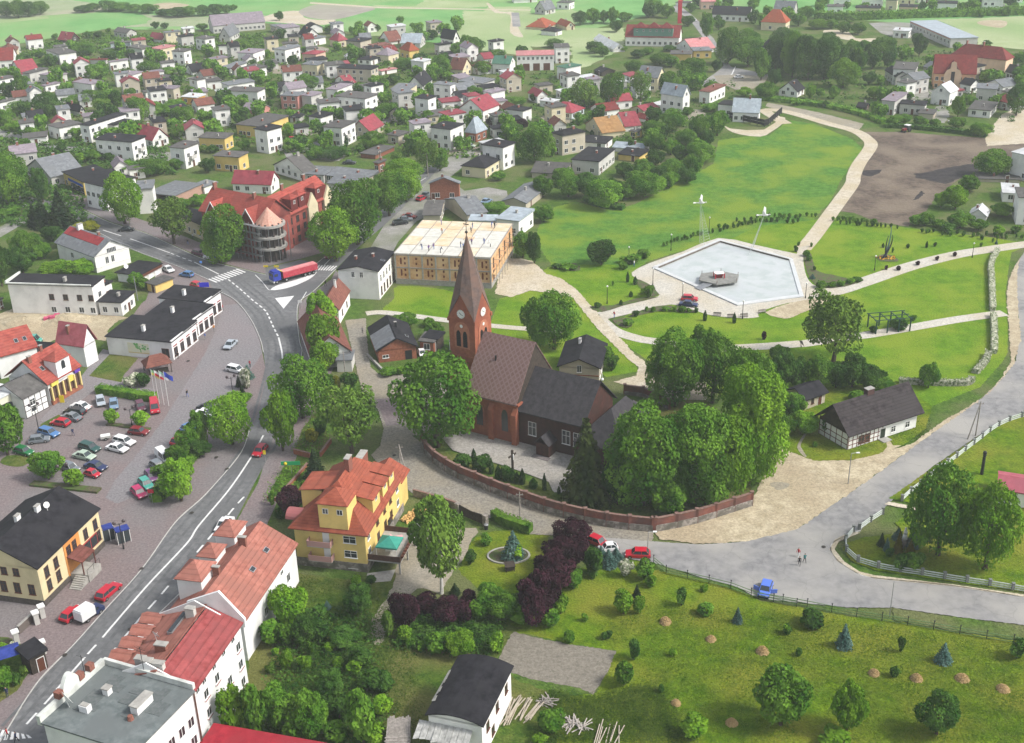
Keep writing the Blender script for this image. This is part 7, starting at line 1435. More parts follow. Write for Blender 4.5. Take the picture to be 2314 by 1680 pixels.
def car_meshes(ty):
    if ty in CARS: return CARS[ty]
    L, Wd, H, x1, x2, x3, x4 = TYPES[ty]; zb = .58 * H if ty != 'van' else 1.05; w = Wd / 2
    prof=[(0,.28),(0,zb*.72),(.12,zb*.85),(x1,zb),(x4,zb+.02),(L-.05,zb*.94),(L,zb*.6),(L,.28)]
    m = M(); n = len(prof)
    ys = [(-w, .05, .93), (-w * .9, 0, 1), (w * .9, 0, 1), (w, .05, .93)]
    for y, ins, zs in ys:
        for x, z in prof: m.v.append((min(max(x, ins), L - ins) - L / 2, y, .28 + (z - .28) * zs))
    for k in range(3):
        for i in range(n):a=k*n+i;b=k*n+(i+1) % n;m.f.append((a,b,b+n,a+n));m.k.append(0)
    m.f.append(tuple(range(n))[::-1]); m.k.append(0); m.f.append(tuple(range(3 * n, 4 * n))); m.k.append(0)
    body = m.mesh('body_' + ty, paint('white', PC['white']))
    g = M(); wb, wt = w * .92, w * .74; hl = L / 2
    base=[(x1-hl,-wb),(x4-hl,-wb),(x4-hl,wb),(x1-hl,wb)];top=[(x2-hl,-wt),(x3-hl,-wt),(x3-hl,wt),(x2-hl,wt)]
    g.v = [(x, y, zb - .02) for x, y in base] + [(x, y, H - .05) for x, y in top]
    for q in ((0, 1, 5, 4), (1, 2, 6, 5), (2, 3, 7, 6), (3, 0, 4, 7)): g.f.append(q); g.k.append(0)
    glass = g.mesh('windows_' + ty, CGL)
    r=M();e=.05;r.prism([(x2-hl-e,-wt-e),(x3-hl+e,-wt-e),(x3-hl+e,wt+e),(x2-hl-e,wt+e)],H-.06,H)
    for (bx, by), (tx, ty_) in zip(base, top): r.tube((bx, by, zb - .02), (tx, ty_, H - .03), .05, .05, 4)
    for s_ in (-1, 1):
        xm=(x2+x3)/2-hl+.1;r.tube((xm,s_*wb*1.005,zb),(xm,s_*wt*1.02,H-.03),.045,.045,4)
        if ty=='van':r.slab([(xm,s_*(wb+.01),zb),(x4-hl,s_*(wb+.01),zb),(x3-hl,s_*(wt+.02),H-.04),(xm,s_*(wt+.02),H-.04)][::s_],.02)
    roof = r.mesh('roof_' + ty, paint('white', PC['white']))
    wm=M();rr_=.30 if ty !='van' else .34;wm.tube((0,-.10,0),(0,.10,0),rr_,rr_,10);wm.tube((0,-.115,0),(0,.115,0),rr_*.55,rr_*.55,8,1);wheel=wm.mesh('wheel',[TYRE,CHR])
    hm=M();hm.box(-.03,-.16,-.07,.04,.16,.07);head=hm.mesh('headlight',LAMP);hm=M();hm.box(-.04,-.14,-.08,.03,.14,.08);tail=hm.mesh('tail_light',REDL)
    bm_=M();bm_.box(-L/2-.06,-w*.95,.3,-L/2+.1,w*.95,.42);bm_.box(L/2-.1,-w*.95,.3,L/2+.06,w*.95,.42);bump=bm_.mesh('bumper',TYRE)
    CARS[ty] = (body, glass, roof, wheel, head, tail, bump, L, w, H, x1, zb, rr_); return CARS[ty]
def setm(o, m): o.material_slots[0].link = 'OBJECT'; o.material_slots[0].material = m
def car(t, x0, y0, x1, y1, ty, col, label, grp=None, z=.0, cat=None):
    """x0,y0 rear end and x1,y1 front end as seen in the photograph"""
    p, q = G(t, x0, y0, .6), G(t, x1, y1, .6); c = (p + q) / 2; d = q - p; ang = math.atan2(-d.y, -d.x)
    body, glass, roof, wheel, head, tail, bump, L, w, H, xh, zb, wr = car_meshes(ty); m = paint(col, PC[col])
    T=root('car' if ty !='van' else 'van',(c.x,c.y,z),ang,label,cat or ('van' if ty=='van' else 'car'),grp)
    setm(part('body',body,None,T),m);part('windows',glass,None,T);setm(part('roof',roof,None,T),m);part('bumper',bump,None,T)
    for sx in (-1, 1):
        for sy in (-1,1):part('wheel',wheel,None,T,(sx*(L/2-.75 if ty !='minicar' else L/2-.55),sy*(w-.08),wr))
    for sy in (-1,1):part('headlight',head,None,T,(-L/2,sy*w*.62,zb*.72));part('tail_light',tail,None,T,(L/2,sy*w*.7,zb*.78))
    return T
PK = 'cars parked on the square'
PZ = .02
for a_ in (
 ('C0',1945,115,2088,148,'estate','white','white estate car with roof rack driving across the grey side street'),('C0',850,372,866,432,'hatchback','silver','silver hatchback nose-out at the left end of the hedge',PK),('C0',968,392,976,466,'hatchback','pale blue','grey-blue hatchback parked below the middle of the hedge',PK),
 ('C0',1185,415,1215,472,'hatchback','maroon','dark maroon hatchback parked left of the red van',PK),('C0',1312,400,1330,515,'van','red','tall red van at the right end of the hedge',PK),('C0',765,462,612,428,'sedan','white','white sedan nearest the arcade steps',PK),
 ('C0',715,502,562,480,'estate','black','black estate car next to the white sedan near the arcade',PK),('C0',678,552,545,520,'sedan','grey','silver-grey sedan between the black estate and the bright red car',PK),('C0',582,596,450,575,'hatchback','red','bright red car in the arcade side row',PK),
 ('C0',352,652,480,688,'estate','blue','sky blue estate car by the half-timbered house',PK),('C0',268,738,396,722,'hatchback','grey','grey hatchback beside the sky blue estate',PK),('C0',145,815,258,842,'hatchback','green','green hatchback half on the lawn edge under the left tree',PK),
 ('C0',1125,655,1243,668,'hatchback','dark red','dark red hatchback beside the small lamp island',PK),('C0',978,722,1143,765,'estate','white','white estate car with luggage trailer behind it',PK),('C0',920,782,1083,822,'sedan','white','white sedan in front of the white estate',PK),
 ('C0',680,772,850,822,'estate','dark green','dark green estate car in the middle row',PK),('C0',640,850,800,885,'sedan','pale green','pale green sedan in front of the dark green estate',PK),('C0',722,932,912,982,'sedan','dark blue','navy sedan behind the tiny red car',PK),
 ('C0',540,950,655,990,'hatchback','grey','slate grey hatchback half hidden by the middle tree',PK),('C0',728,1005,845,1035,'minicar','red','tiny red car at the corner of the planted strip',PK),('C0',1365,850,1440,920,'van','white','white van under the row of trees',PK),
 ('C0',1300,925,1400,985,'hatchback','grey','dark grey hatchback below the white van',PK),('C0',1262,1000,1330,1080,'hatchback','violet','dusky violet hatchback above the teal one',PK),('C0',1200,1065,1290,1150,'hatchback','teal','teal hatchback between the violet and crimson cars',PK),
 ('C0',1138,1140,1232,1225,'hatchback','crimson','crimson hatchback at the lower end of the tree row',PK),('C0',1740,455,1800,470,'sedan','black','black sedan glimpsed above the white one under the trees',PK),('C0',1715,500,1790,510,'sedan','white','white sedan partly hidden by the big square tree',PK),
 ('C0',1590,640,1660,610,'hatchback','blue','blue hatchback glimpsed between the square trees',PK),('C0',1510,750,1560,720,'hatchback','red','red hatchback hidden behind the upper square trees',PK),('C0',2255,785,2185,865,'hatchback','red','red hatchback driving down the main road past the tree row'),
 ('C0',1965,1395,1865,1512,'sedan','white','white sedan driving down the main road near the yellow house'),('D0',780,520,900,415,'estate','red','red estate car parked alone below the orange bay house'),('D0',495,690,620,590,'hatchback','red','red hatchback parked left of the white box van'),
 ('B0',1400,770,1470,805,'sedan','white','white sedan by the shed with maroon roof edge'),('B0',1635,838,1555,825,'hatchback','blue','blue hatchback on the pavers near the zebra crossing'),('B0',1650,915,1720,935,'hatchback','red','red car standing beside the blue advertising board'),
 ('B0',2005,1395,1930,1465,'sedan','silver','silver sedan driving on the side street by the low shops'),('B0',1040,448,1120,445,'sedan','black','black sedan under the big bright street tree'),('B0',1665,640,1740,660,'estate','maroon','maroon estate behind the blue tarpaulin truck'),
 ('B1',575,655,525,690,'hatchback','dark red','dark red hatchback at the kerb near the upper zebra crossing'),('B1',1110,395,1190,385,'estate','black','black estate first in the parked row by the street trees'),('B1',1150,362,1230,358,'sedan','grey','grey sedan second in the parked row by the street trees'),
 ('B1',1190,332,1265,338,'sedan','dark red','dark red sedan last in the parked row by the street trees'),('B1',1310,192,1352,172,'hatchback','red','red hatchback before the yard brick house'),('B1',1350,160,1390,140,'sedan','grey','grey sedan beside the yard brick house'),('B1',1850,222,1920,190,'sedan','pale blue','pale blue sedan alone in the grey yard'),
 ('B1',1470,560-320,1500,230,'hatchback','black','black hatchback tucked behind the weathered workshop'),('B2',1265,1078,1425,1092,'sedan','dark blue','dark sedan parked beside the pool apron'),('B2',1330,1035,1378,1038,'hatchback','red','red hatchback behind the dark sedan at the pool'),
 ('C1',1325,-30,1345,12,'minicar','white','small white car beside the brick barn'),('D2',490,70,548,95,'hatchback','red','red car half hidden behind the purple trees'),('D2',662,120,538,135,'minicar','white','small white boxy car between the purple trees and blue spruces'),
 ('D2',925,178,730,172,'hatchback','red','red hatchback parked alone on the cobbled street end'),('A2',1735,660,1812,655,'sedan','white','white sedan at the far road bend'),('A1',670,1388,760,1388,'sedan','black','black sedan on grass in the town gardens'),('A1',1690,1240,1800,1250,'hatchback','pale green','pale green car in front of the tall white house'),
 ('A1',200,1190,270,1185,'hatchback','red','red car beside the clipped bright hedge'),('A1',280,1205,360,1200,'sedan','dark blue','dark blue car beside the clipped bright hedge'),('A2',1380,165,1410,180,'hatchback','white','white car on the far road by the villa'),('A3',1640,1040,1700,1030,'sedan','white','white car in the yard of the grey terrace house')):
    if a_[7]: car(*a_[:9] if len(a_) > 8 else a_, z=PZ)
g=G('C0',905,730);tr=root('car_trailer',(g.x,g.y,PZ),.35,'small white luggage trailer behind the white estate car','trailer')
q=M();q.box(-.9,-.6,.4,.9,.6,.85);q.box(-.85,-.55,.85,.85,.55,.9,1);q.tube((.9,0,.45),(1.7,0,.45),.04);part('body',q,[mat('grey_canvas',(.4,.4,.38)),WFR],tr)
for sy in (-.65, .65): part('wheel', car_meshes('minicar')[3], None, tr, (0, sy, .3))
# the blue and red articulated lorry
p,q_=G('B1',425,770,1.5),G('B1',50,870,1.5);c=(p+q_)/2;d=q_-p;T=root('lorry',(c.x,c.y,.1),math.atan2(-d.y,-d.x),'blue lorry with a long red tipper trailer turning at the junction','lorry');L=d.length
BLU=paint('lorry_blue',(.015,.035,.28));REDT=mat('trailer_red',(.34,.03,.05),(.42,.06,.08),scale=2)
q=M();q.box(-L/2,-1.2,.9,-L/2+2.1,1.2,2.9);q.box(-L/2+.3,-1.1,2.9,-L/2+2.0,1.1,3.3);part('cab',q,BLU,T)
q=M();q.box(-L/2-.03,-1.05,2.0,-L/2,1.05,2.75);q.box(-L/2+.3,-1.23,2.0,-L/2+1.3,-1.2,2.7);q.box(-L/2+.3,1.2,2.0,-L/2+1.3,1.23,2.7);part('cab_window',q,CGL,T)
q=M();q.box(-L/2-.1,-1.2,.45,-L/2+.3,1.2,.9);part('bumper',q,mat('pale_bumper',(.45,.45,.43)),T)
q = M(); q.box(-L / 2 + .8, -.5, .75, L / 2, .5, 1.05); part('chassis', q, DARK, T)
q=M();x0,x1=-L/2+2.7,L/2;q.box(x0,-1.25,1.1,x1,-1.15,2.6);q.box(x0,1.15,1.1,x1,1.25,2.6);q.box(x0,-1.15,1.1,x0+.1,1.15,2.8);q.box(x1-.1,-1.15,1.1,x1,1.15,2.6);q.box(x0+.1,-1.15,1.1,x1-.1,1.15,2.2);[q.box(x0+1.2*i,-1.3,1.1,x0+1.2*i+.1,1.3,1.2 if i else 2.7) for i in range(int((x1-x0)/1.2))];part('tipper_body',q,REDT,T)
q=M();q.tube((x0,-.45,2.75),(x1-.2,-.45,2.75),.09,.09,8);q.box(x0,-1.05,2.55,x1,1.05,2.72);part('rolled_cover',q,mat('pink_tarpaulin',(.50,.16,.17),(.58,.25,.25),scale=1),T)
q=M();q.slab([(-L/2+2.0,-1.1,3.3),(-L/2+2.7,-1.1,3.0),(-L/2+2.7,1.1,3.0),(-L/2+2.0,1.1,3.3)],.1);part('wind_deflector',q,mat('deflector_yellow',(.55,.45,.08)),T)
wm=M();wm.tube((0,-.16,0),(0,.16,0),.5,.5,12);wm.tube((0,-.17,0),(0,.17,0),.25,.25,8,1);wme=wm.mesh('lorry_wheel',[TYRE,CHR])
for x_ in (-L / 2 + .9, -L / 2 + 3.6, L / 2 - 3.6, L / 2 - 2.4, L / 2 - 1.2):
    for s_ in (-1, 1): part('wheel', wme, None, T, (x_, s_ * 1.0, .5))
# box van, tarpaulin truck, green van, tractor
def truck(t, x0, y0, x1, y1, cab, box, label, cat='truck', H=2.3, bl=.62, rnd_=False):
    p,q_=G(t,x0,y0,.8),G(t,x1,y1,.8);c=(p+q_)/2;d=q_-p;L=max(4.2,d.length);T=root('truck',(c.x,c.y,PZ),math.atan2(-d.y,-d.x),label,cat);w=.9;xs=-L/2+L*(1-bl)
    q=M();q.box(-L/2,-w,.3,-L/2+.9,w,.95);q.prism([(-L/2+.7,-w),(xs,-w),(xs,w),(-L/2+.7,w)],.3,[1.0,1.5,1.5,1.0]);q.box(-L/2+1.1,-w*.9,.9,xs,w*.9,1.55);part('cab',q,cab,T)
    q=M();q.slab([(-L/2+.75,-w*.8,1.0),(-L/2+.75,w*.8,1.0),(-L/2+1.1,w*.8,1.5),(-L/2+1.1,-w*.8,1.5)],.03);q.box(-L/2+1.15,-w-.01,1.05,xs-.1,-w+.02,1.45);q.box(-L/2+1.15,w-.02,1.05,xs-.1,w+.01,1.45);part('windows',q,CGL,T)
    q=M();q.prism([(xs+.05,-w),(L/2,-w),(L/2,w),(xs+.05,w)],.55,H-.25);q.prism([(xs+.15,-w+.12),(L/2-.1,-w+.12),(L/2-.1,w-.12),(xs+.15,w-.12)],H-.25,H);part('cargo_box',q,box,T)
    q = M(); q.box(xs + .05, -w - .02, .5, L / 2 + .03, w + .02, .62); part('frame_rail', q, DARK, T)
    for sx in (-L / 2 + .8, L / 2 - 1.0):
        for sy in (-1, 1): part('wheel', car_meshes('van')[3], None, T, (sx, sy * (w - .1), .34))
    return T
truck('D0',610,690,775,575,paint('dark_blue_cab',PC['dark blue']),paint('white',PC['white']),'dark blue pickup with a rounded white box, beside a red hatchback','truck')
truck('B0',1885,690,1750,672,paint('white',PC['white']),mat('blue_tarpaulin',(.02,.03,.22),(.04,.05,.30),scale=2),'white truck with dark blue tarpaulin under the street tree','truck',2.6)
car('B0', 195, 1405, 335, 1400, 'van', 'teal', 'teal van parked beside the sand heap', z=PZ)
g=G('A3',1262,1128);T=root('tractor',(g.x,g.y,0),.6,'dark red tractor with white roof at the top of the ploughed field','tractor');q=M();q.box(-2,-.5,.7,-.3,.5,1.5);part('bonnet',q,paint('dark red',PC['dark red']),T);q=M();q.box(-.3,-.75,.8,1.1,.75,2.3);part('cabin',q,CGL,T);q=M();q.box(-.5,-.9,2.3,1.3,.9,2.5);part('roof',q,WFR,T)
for x_,y_,r_ in ((.6,-.9,.8),(.6,.9,.8),(-1.6,-.7,.45),(-1.6,.7,.45)):q=M();q.tube((0,-.2,0),(0,.2,0),r_,r_,12);part('wheel',q,TYRE,T,(x_,y_,r_))
# open doors on the blue car by the orchard fence
T=car('D2',1838,395,1800,505,'hatchback','bright blue','bright blue hatchback with both front doors open by the orchard fence',z=PZ)
for s_ in (-1,1):q=M();q.box(-.05,0 if s_>0 else-1.0,.35,.05,1.0 if s_>0 else 0,1.0);part('open_door',q,paint('bright blue',PC['bright blue']),T,(-.5,s_*.8,0),-s_*.35)
# ---------------------------------------------------------------- people
SKIN = mat('skin', (.45, .25, .17), rough=.6); HAIR = mat('dark_hair', (.03, .018, .012), rough=.7)
def cloth(n, c): return mat('cloth_' + n, c, rough=.9)
PM = {}
def person_mesh(pose):
    if pose in PM: return PM[pose]
    st = {'stand': .0, 'walk': .28, 'bend': .05}[pose]; lean = .45 if pose == 'bend' else .04
    V=[(0,0,.98),(0,-lean*.35,1.20),(0,-lean*.75,1.42),(0,-lean*.85,1.52),(0,-lean*.95,1.66),
         (.10,0,.90),(.11,-st*.5,.50),(.11,-st,.08),(.11,-st-.14,.04),(-.10,0,.90),(-.11,st*.35,.50),(-.11,st,.10),(-.11,st-.13,.04),
         (.20,-lean*.75,1.40),(.26,st*.4-lean*.7,1.14),(.27,st*.5-.12-lean*1.3,.90),(-.20,-lean*.75,1.40),(-.26,-st*.4-lean*.7,1.14),(-.27,-st*.5-.12-lean*1.3,.90),(0,-lean-.0,1.74)]
    E=[(0,1),(1,2),(2,3),(3,4),(4,19),(0,5),(5,6),(6,7),(7,8),(0,9),(9,10),(10,11),(11,12),(2,13),(13,14),(14,15),(2,16),(16,17),(17,18)]
    Rr=[.15,.135,.15,.06,.10,.09,.065,.045,.04,.09,.065,.045,.04,.06,.045,.035,.06,.045,.035,.07]
    me=bpy.data.meshes.new('person_'+pose);me.from_pydata(V,E,[]);ob=bpy.data.objects.new('tmp',me);COL.objects.link(ob)
    ob.modifiers.new('s', 'SKIN'); 
    if not me.skin_vertices:
        bpy.context.view_layer.objects.active = ob; ob.select_set(True)
    sv = me.skin_vertices[0].data
    for i, r_ in enumerate(Rr): sv[i].radius = (r_, r_ * .8); sv[i].use_root = (i == 0)
    ob.modifiers.new('d', 'SUBSURF').levels = 1
    dg=bpy.context.evaluated_depsgraph_get();nm=bpy.data.meshes.new_from_object(ob.evaluated_get(dg));bpy.data.objects.remove(ob)
    for m_ in (cloth('navy',(.03,.04,.09)),cloth('jeans',(.05,.07,.13)),SKIN,HAIR):nm.materials.append(m_)
    for p in nm.polygons:
        z = p.center.z; x = abs(p.center.x); p.use_smooth = True
        p.material_index=3 if z>1.70 or (z>1.6 and p.center.y>-lean+.02) else 2 if z>1.50 or (x>.2 and z<.98 and z>.8) else 0 if z>.93 else 1 if z>.09 else 3
    PM[pose] = nm; return nm
PP={'navy':(.03,.04,.10),'white':(.6,.6,.58),'red':(.4,.03,.04),'black':(.015,.015,.018),'blue':(.06,.12,.35),'grey':(.2,.2,.2),'violet':(.14,.08,.25),'teal':(.04,.16,.16),'orange':(.5,.2,.04)}
def person(t, x, y, pose, shirt, trou, label, z=.02, grp=None, at=None, rz=None):
    g=G(t,x,y,z) if at is None else at;r_=random.Random(int(x*3+y)).random()*6.28 if rz is None else rz
    o = part('person', person_mesh(pose), None, None, (g.x, g.y, z), r_)
    for i,c_ in ((0,shirt),(1,trou)):o.material_slots[i].link='OBJECT';o.material_slots[i].material=cloth(c_,PP[c_])
    for i,m_ in ((2,SKIN),(3,HAIR)):o.material_slots[i].link='OBJECT';o.material_slots[i].material=m_
    return tag(o, label, 'person', grp)
for a_ in (('C0',627,700,'walk','navy','navy','person in navy walking across the car park'),('C0',1602,370,'walk','black','blue','person walking on the grey side street below the flagpoles'),('C0',1525,45,'stand','black','black','person in black outside the shops beside the thatched stall'),
           ('C0',2138,115,'stand','red','black','person in red beside the white blossom bed'),('D0',65,1610,'walk','red','black','person in a red jacket on the lower zebra crossing'),('D0',130,1640,'walk','navy','black','person in navy on the lower zebra crossing'),('D0',60,1290,'stand','navy','navy','person standing by the garden stall'),
           ('D3',308,205,'walk','red','white','person in red top furthest of the three walkers on the road'),('D3',315,272,'walk','black','black','person in long black clothes nearest of the three road walkers'),('D3',357,250,'walk','teal','black','person in a teal top at the right of the three road walkers'),
           ('B2',710,1205,'walk','red','blue','person in red top and blue trousers on the park path'),('B1',830,1340,'walk','grey','black','person in grey walking past the brick barn'),('B1',515,935,'walk','black','black','person in black on the pavement near the brown cottage'),
           ('B0',1903,1145,'stand','red','black','person in red on the pavement beside the corner shop'),('B0',1830,1320,'walk','orange','grey','person in orange passing the low shops'),('B0',1755,1390,'walk','blue','grey','person in blue passing the low shops'),
           ('B0',1650,530,'stand','white','black','person in white outside the cream pub'),('B0',1605,580,'walk','black','blue','person in black crossing before the cream pub'),('B1',840,570,'walk','navy','black','person in navy under the street trees by the yard'),('B2',880,765,'stand','white','blue','person in white at the western corner of the pool apron')):
    person(*a_)
for i,(x_,y_,s_,n_) in enumerate(((1338,625,'navy','at the left front'),(1395,635,'violet','second from the left at the front'),(1437,620,'violet','third from the left at the front'),(1495,650,'navy','alone near the front edge'),(1668,605,'black','in the middle front pair'),(1690,618,'blue','between the two middle pairs'),(1718,600,'navy','right of the middle pair'),
                               (1762,580,'violet','alone right of the middle'),(1868,575,'blue','next to the spire side'),(1922,600,'white','near the right edge'),(1770,440,'navy','at the back centre'),(1757,480,'grey','below the back centre one'),(1932,435,'blue','at the back right pair, left one'),(1957,440,'black','at the back right pair, right one'),(1503,410,'violet','alone at the back left'),(1508,485,'orange','in orange at the left middle'))):
    g=G('B1',x_,y_,CB.H+.2);person('B1',x_,y_,'bend' if i % 3==0 else 'stand',s_,'black' if i % 2 else 'blue','builder standing on the plywood deck '+n_,CB.H+.2,'builders on the plywood deck',at=g)
# ---------------------------------------------------------------- the pool
CONCP = mat('pale_pool_concrete', (.42, .43, .43), (.52, .53, .53), scale=.5, c3=(.46, .48, .49), s3=.12)
pool = pts_of('B2', 1085, 785, 1590, 560, 2200, 715, 2270, 1000, 1780, 1085)
pool = pts_of('B2', 1085, 785, 1615, 562, 2205, 718, 2290, 1015, 1765, 1085)
PZ0 = TOPZ
pc=Vector((sum(p[0] for p in pool)/5,sum(p[1] for p in pool)/5,0));PT=root('pool',pc);rel=[(p[0]-pc.x,p[1]-pc.y) for p in pool];o2=[(x*1.07,y*1.07) for x,y in rel];o3=[(x*1.075,y*1.075) for x,y in rel]
WAT=mat('shallow_pool_water',(.40,.425,.43),(.46,.48,.48),scale=.12,rough=.16,spec=.4,c3=(.36,.40,.385),s3=.25)
q=M();q.face([(x,y,.17) for x,y in rel][::-1] if False else [(x,y,.17) for x,y in rel]);w_=part('water',q,WAT,PT)
if w_.data.polygons[0].normal.z < 0: w_.data.flip_normals()
for i in range(5):
    a,b=o3[i],o3[(i+1) % 5];c_,d_=rel[(i+1) % 5],rel[i];q=M();q.prism([a,b,c_,d_],0,[.42 if i in (1,0) else .34]*2+[.44 if i in (1,0) else .36]*2);part('rim_slab',q,CONCP,PT)
for i in (0, 1):
    a,b=rel[i],rel[i+1];q=M();q.prism([a,b,(b[0]*.985,b[1]*.985),(a[0]*.985,a[1]*.985)],.1,.55);part('inner_wall',q,mat('wet_dark_wall',(.10,.085,.07),(.16,.14,.12),scale=1),PT)
tag(PT, 'five-sided shallow park pool with pale concrete rim', 'pool'); LM.append(('the pool', pc))
g=G('B2',1605,860,1.2);IS=root('fountain_island',(g.x,g.y,0),.1,'grey island platform with small white roof and red posts in the pool','platform')
q=M();hx=[(5.4*math.cos(k*PI/3+.2),4.6*math.sin(k*PI/3+.2)) for k in range(6)];q.prism(hx,.9,1.25);part('deck',q,mat('dark_deck_concrete',(.16,.16,.15),(.24,.24,.22),scale=1),IS);q=M();q.tube((0,0,0),(0,0,.9),3.0,3.0,8);part('plinth',q,DARK,IS)
q = M(); q.box(-1.2, -.9, 2.4, 1.2, .9, 2.5); part('canopy', q, WFR, IS)
for x_,y_ in ((-1.1,-.8),(1.1,-.8),(1.1,.8),(-1.1,.8)):q=M();q.box(x_-.12,y_-.12,1.25,x_+.12,y_+.12,2.5);part('post',q,paint('red',PC['red']),IS)
q = M(); q.box(-.7, -.5, 1.25, .7, .5, 2.0); part('bench_block', q, paint('dark red', PC['dark red']), IS)
for k in range(6):x_,y_=hx[k];q=M();q.tube((x_*.95,y_*.95,1.2),(x_*.95,y_*.95,2.0),.05);part('rail_post',q,BFR,IS)
a,b=G('B2',1520,905,1.0),G('B2',1420,955,.3);d=(b-a);n_=Vector((-d.y,d.x,0)).normalized()*1.1;q=M();q.slab([tuple(a-n_),tuple(b-n_),tuple(b+n_),tuple(a+n_)],.15);tag(part('ramp',q,STEEL),'grey ramp leading down from the pool island','ramp')
# bird masts
def bird(parent, loc, s=1.0, rz=0, name='bird_figure'):
    q=M();q.tube((-.9,0,0),(.5,0,.12),.08,.22,8);q.tube((.5,0,.12),(.95,0,.2),.22,.05,8);q.ball((1.05,0,.25),.12)
    q.slab([(-.3,.1,.15),(.35,.1,.2),(.2,1.3,1.15),(-.15,1.5,1.35)],.04);q.slab([(.35,-.1,.2),(-.3,-.1,.15),(-.2,-.9,1.25),(.1,-.8,1.05)],.04);q.slab([(-.9,-.25,.02),(-.9,.25,.02),(-1.4,.4,.0),(-1.4,-.4,0)][::-1],.03)
    q.v = [(x * s, y * s, z * s) for x, y, z in q.v]; return part(name, q, WFR, parent, loc, rz)
def mast(t, feet, top, label):
    F_=[G(t,*f) for f in feet];c=sum(F_,Vector((0,0,0)))/len(F_);T=root('bird_mast',c,0,label,'sculpture')
    o=TIL[t];ty=o[1]+top[1]/o[2];tx=o[0]+top[0]/o[2];d_=FWD*FPX+RGT*(tx-1157)-UPV*(ty-840);k=c.y/d_.y;P=Vector((d_.x*k,d_.y*k,CAM_H+d_.z*k))-c
    M_ = mat('dull_white_steel', (.42, .44, .45))
    for i, f in enumerate(F_):
        f0 = f - c; q = M(); q.tube(f0, P + (f0 * .04), .045, .025, 5); part('mast_leg', q, M_, T)
    q = M(); n = 12
    for i in range(n):
        t0, t1 = i / n * .8, (i + 1) / n * .8
        for j in range(len(F_)):
            a=(F_[j]-c).lerp(P,t0);b=(F_[(j+1) % len(F_)]-c).lerp(P,t1);q.tube(a,b,.018,.018,3)
    part('lattice', q, M_, T)['kind'] = 'stuff'; bird(T, P, 1.35, -.3); return T
mast('B2',((1440,565),(1530,545),(1480,590)),(1448,225),'tall white lattice mast with a flying bird behind the pool')
mast('B2',((1850,680),(1900,600),(1880,650)),(1990,330),'slender white mast with a flying bird at the pool edge')
# sculpture, pergola
g=G('B3',1090,700);T=root('sculpture',g,.4,'dark wavy modern sculpture of three blades on the park lawn','sculpture')
BL=mat('dark_bronze',(.02,.025,.035),rough=.35,metal=.4);BLG=mat('steel_blue',(.14,.22,.24),rough=.35,metal=.4)
for i, (x_, k_, m_, h_) in enumerate(((-1.3, .9, BL, 6.2), (.3, -.5, BL, 6.0), (-.2, .6, BLG, 8.4))):
    q = M(); n = 10
    for j in range(n):
        t0,t1=j/n,(j+1)/n;f=lambda t:(x_+k_*math.sin(t*2.6)*1.4+t*(.6-x_),.3*i,h_*t)
        q.tube(f(t0), f(t1), .34 * (1 - t0 * .8), .34 * (1 - t1 * .8), 6)
    part('blade', q, m_, T)
q = M(); r_ = random.Random(3)
for _ in range(60):leaf(q,Vector((r_.uniform(-2.4,2.4),r_.uniform(-1.2,1.2),.3)),Vector((0,0,1)),.3,r_)
tag(part('flower_bed',q,mat('orange_flowers',(.55,.22,.02),(.62,.40,.03),scale=2),None,g),'orange flower bed around the foot of the wavy sculpture','flower bed')
pa,pb=G('B3',1000,1345),G('B3',1290,1320);d=pb-pa;T=root('pergola',pa,math.atan2(d.y,d.x),'dark green metal pergola over the lower park path','pergola');L=d.length;DG=mat('dark_green_metal',(.015,.05,.04),rough=.5)
for i in range(4):
    x_ = L * i / 3
    for y_ in (0,4.2):q=M();q.box(x_-.12,y_-.12,0,x_+.12,y_+.12,3.0);part('post',q,DG,T)
    q = M(); q.box(x_ - .08, -.5, 3.0, x_ + .08, 4.7, 3.16); part('cross_beam', q, DG, T)
for y_ in (0,2.1,4.2):q=M();q.box(-.5,y_-.08,3.16,L+.5,y_+.08,3.3);part('long_beam',q,DG,T)
# ---------------------------------------------------------------- poles, lamps, signs
def pole(t, x, yb, yt, label, twin=None, arm=True, m=None, cat='pole', name='utility_pole', r_=.13):
    g=G(t,x,yb);h=HT(t,x,yt,yb);T=root(name,g,0,label,cat);m=m or GWOOD;q=M();q.tube((0,0,0),(0,0,h),r_,r_*.7,7);part('shaft',q,m,T)
    if twin: f = G(t, *twin) - g; q = M(); q.tube(f, (0, 0, h * .97), r_, r_ * .7, 7); part('strut', q, m, T)
    if arm:q=M();q.box(-.6,-.05,h-.6,.6,.05,h-.48);[q.tube((x_,0,h-.48),(x_,0,h-.25),.05,.04,5) for x_ in (-.5,0,.5)];part('cross_arm',q,m,T)
    return T
pole('C1',1155,1000,775,'wooden pole with a slanting strut where the street bends by the yellow house',(1212,1060));pole('C1',2175,1430,1180,'dark wooden pole beside the churchyard wall',None)
pole('C3',1853,705,405,'double wooden pole leaning together beside the right-hand road',(1785,735));pole('C1',695,335,-20,'slim wooden pole in front of the grey concrete shed',None,False);pole('A1',1388,1512,1310,'tall dark pole at the street beside the yard',None)
pole('B0', 1178, 1060, 850, 'grey pole between the white wing and the yellow kiosk', None, False, STEEL)
pole('D3', 1015, 670, 395, 'thin pale pole at the orchard fence', None, False, STEEL, r_=.06)
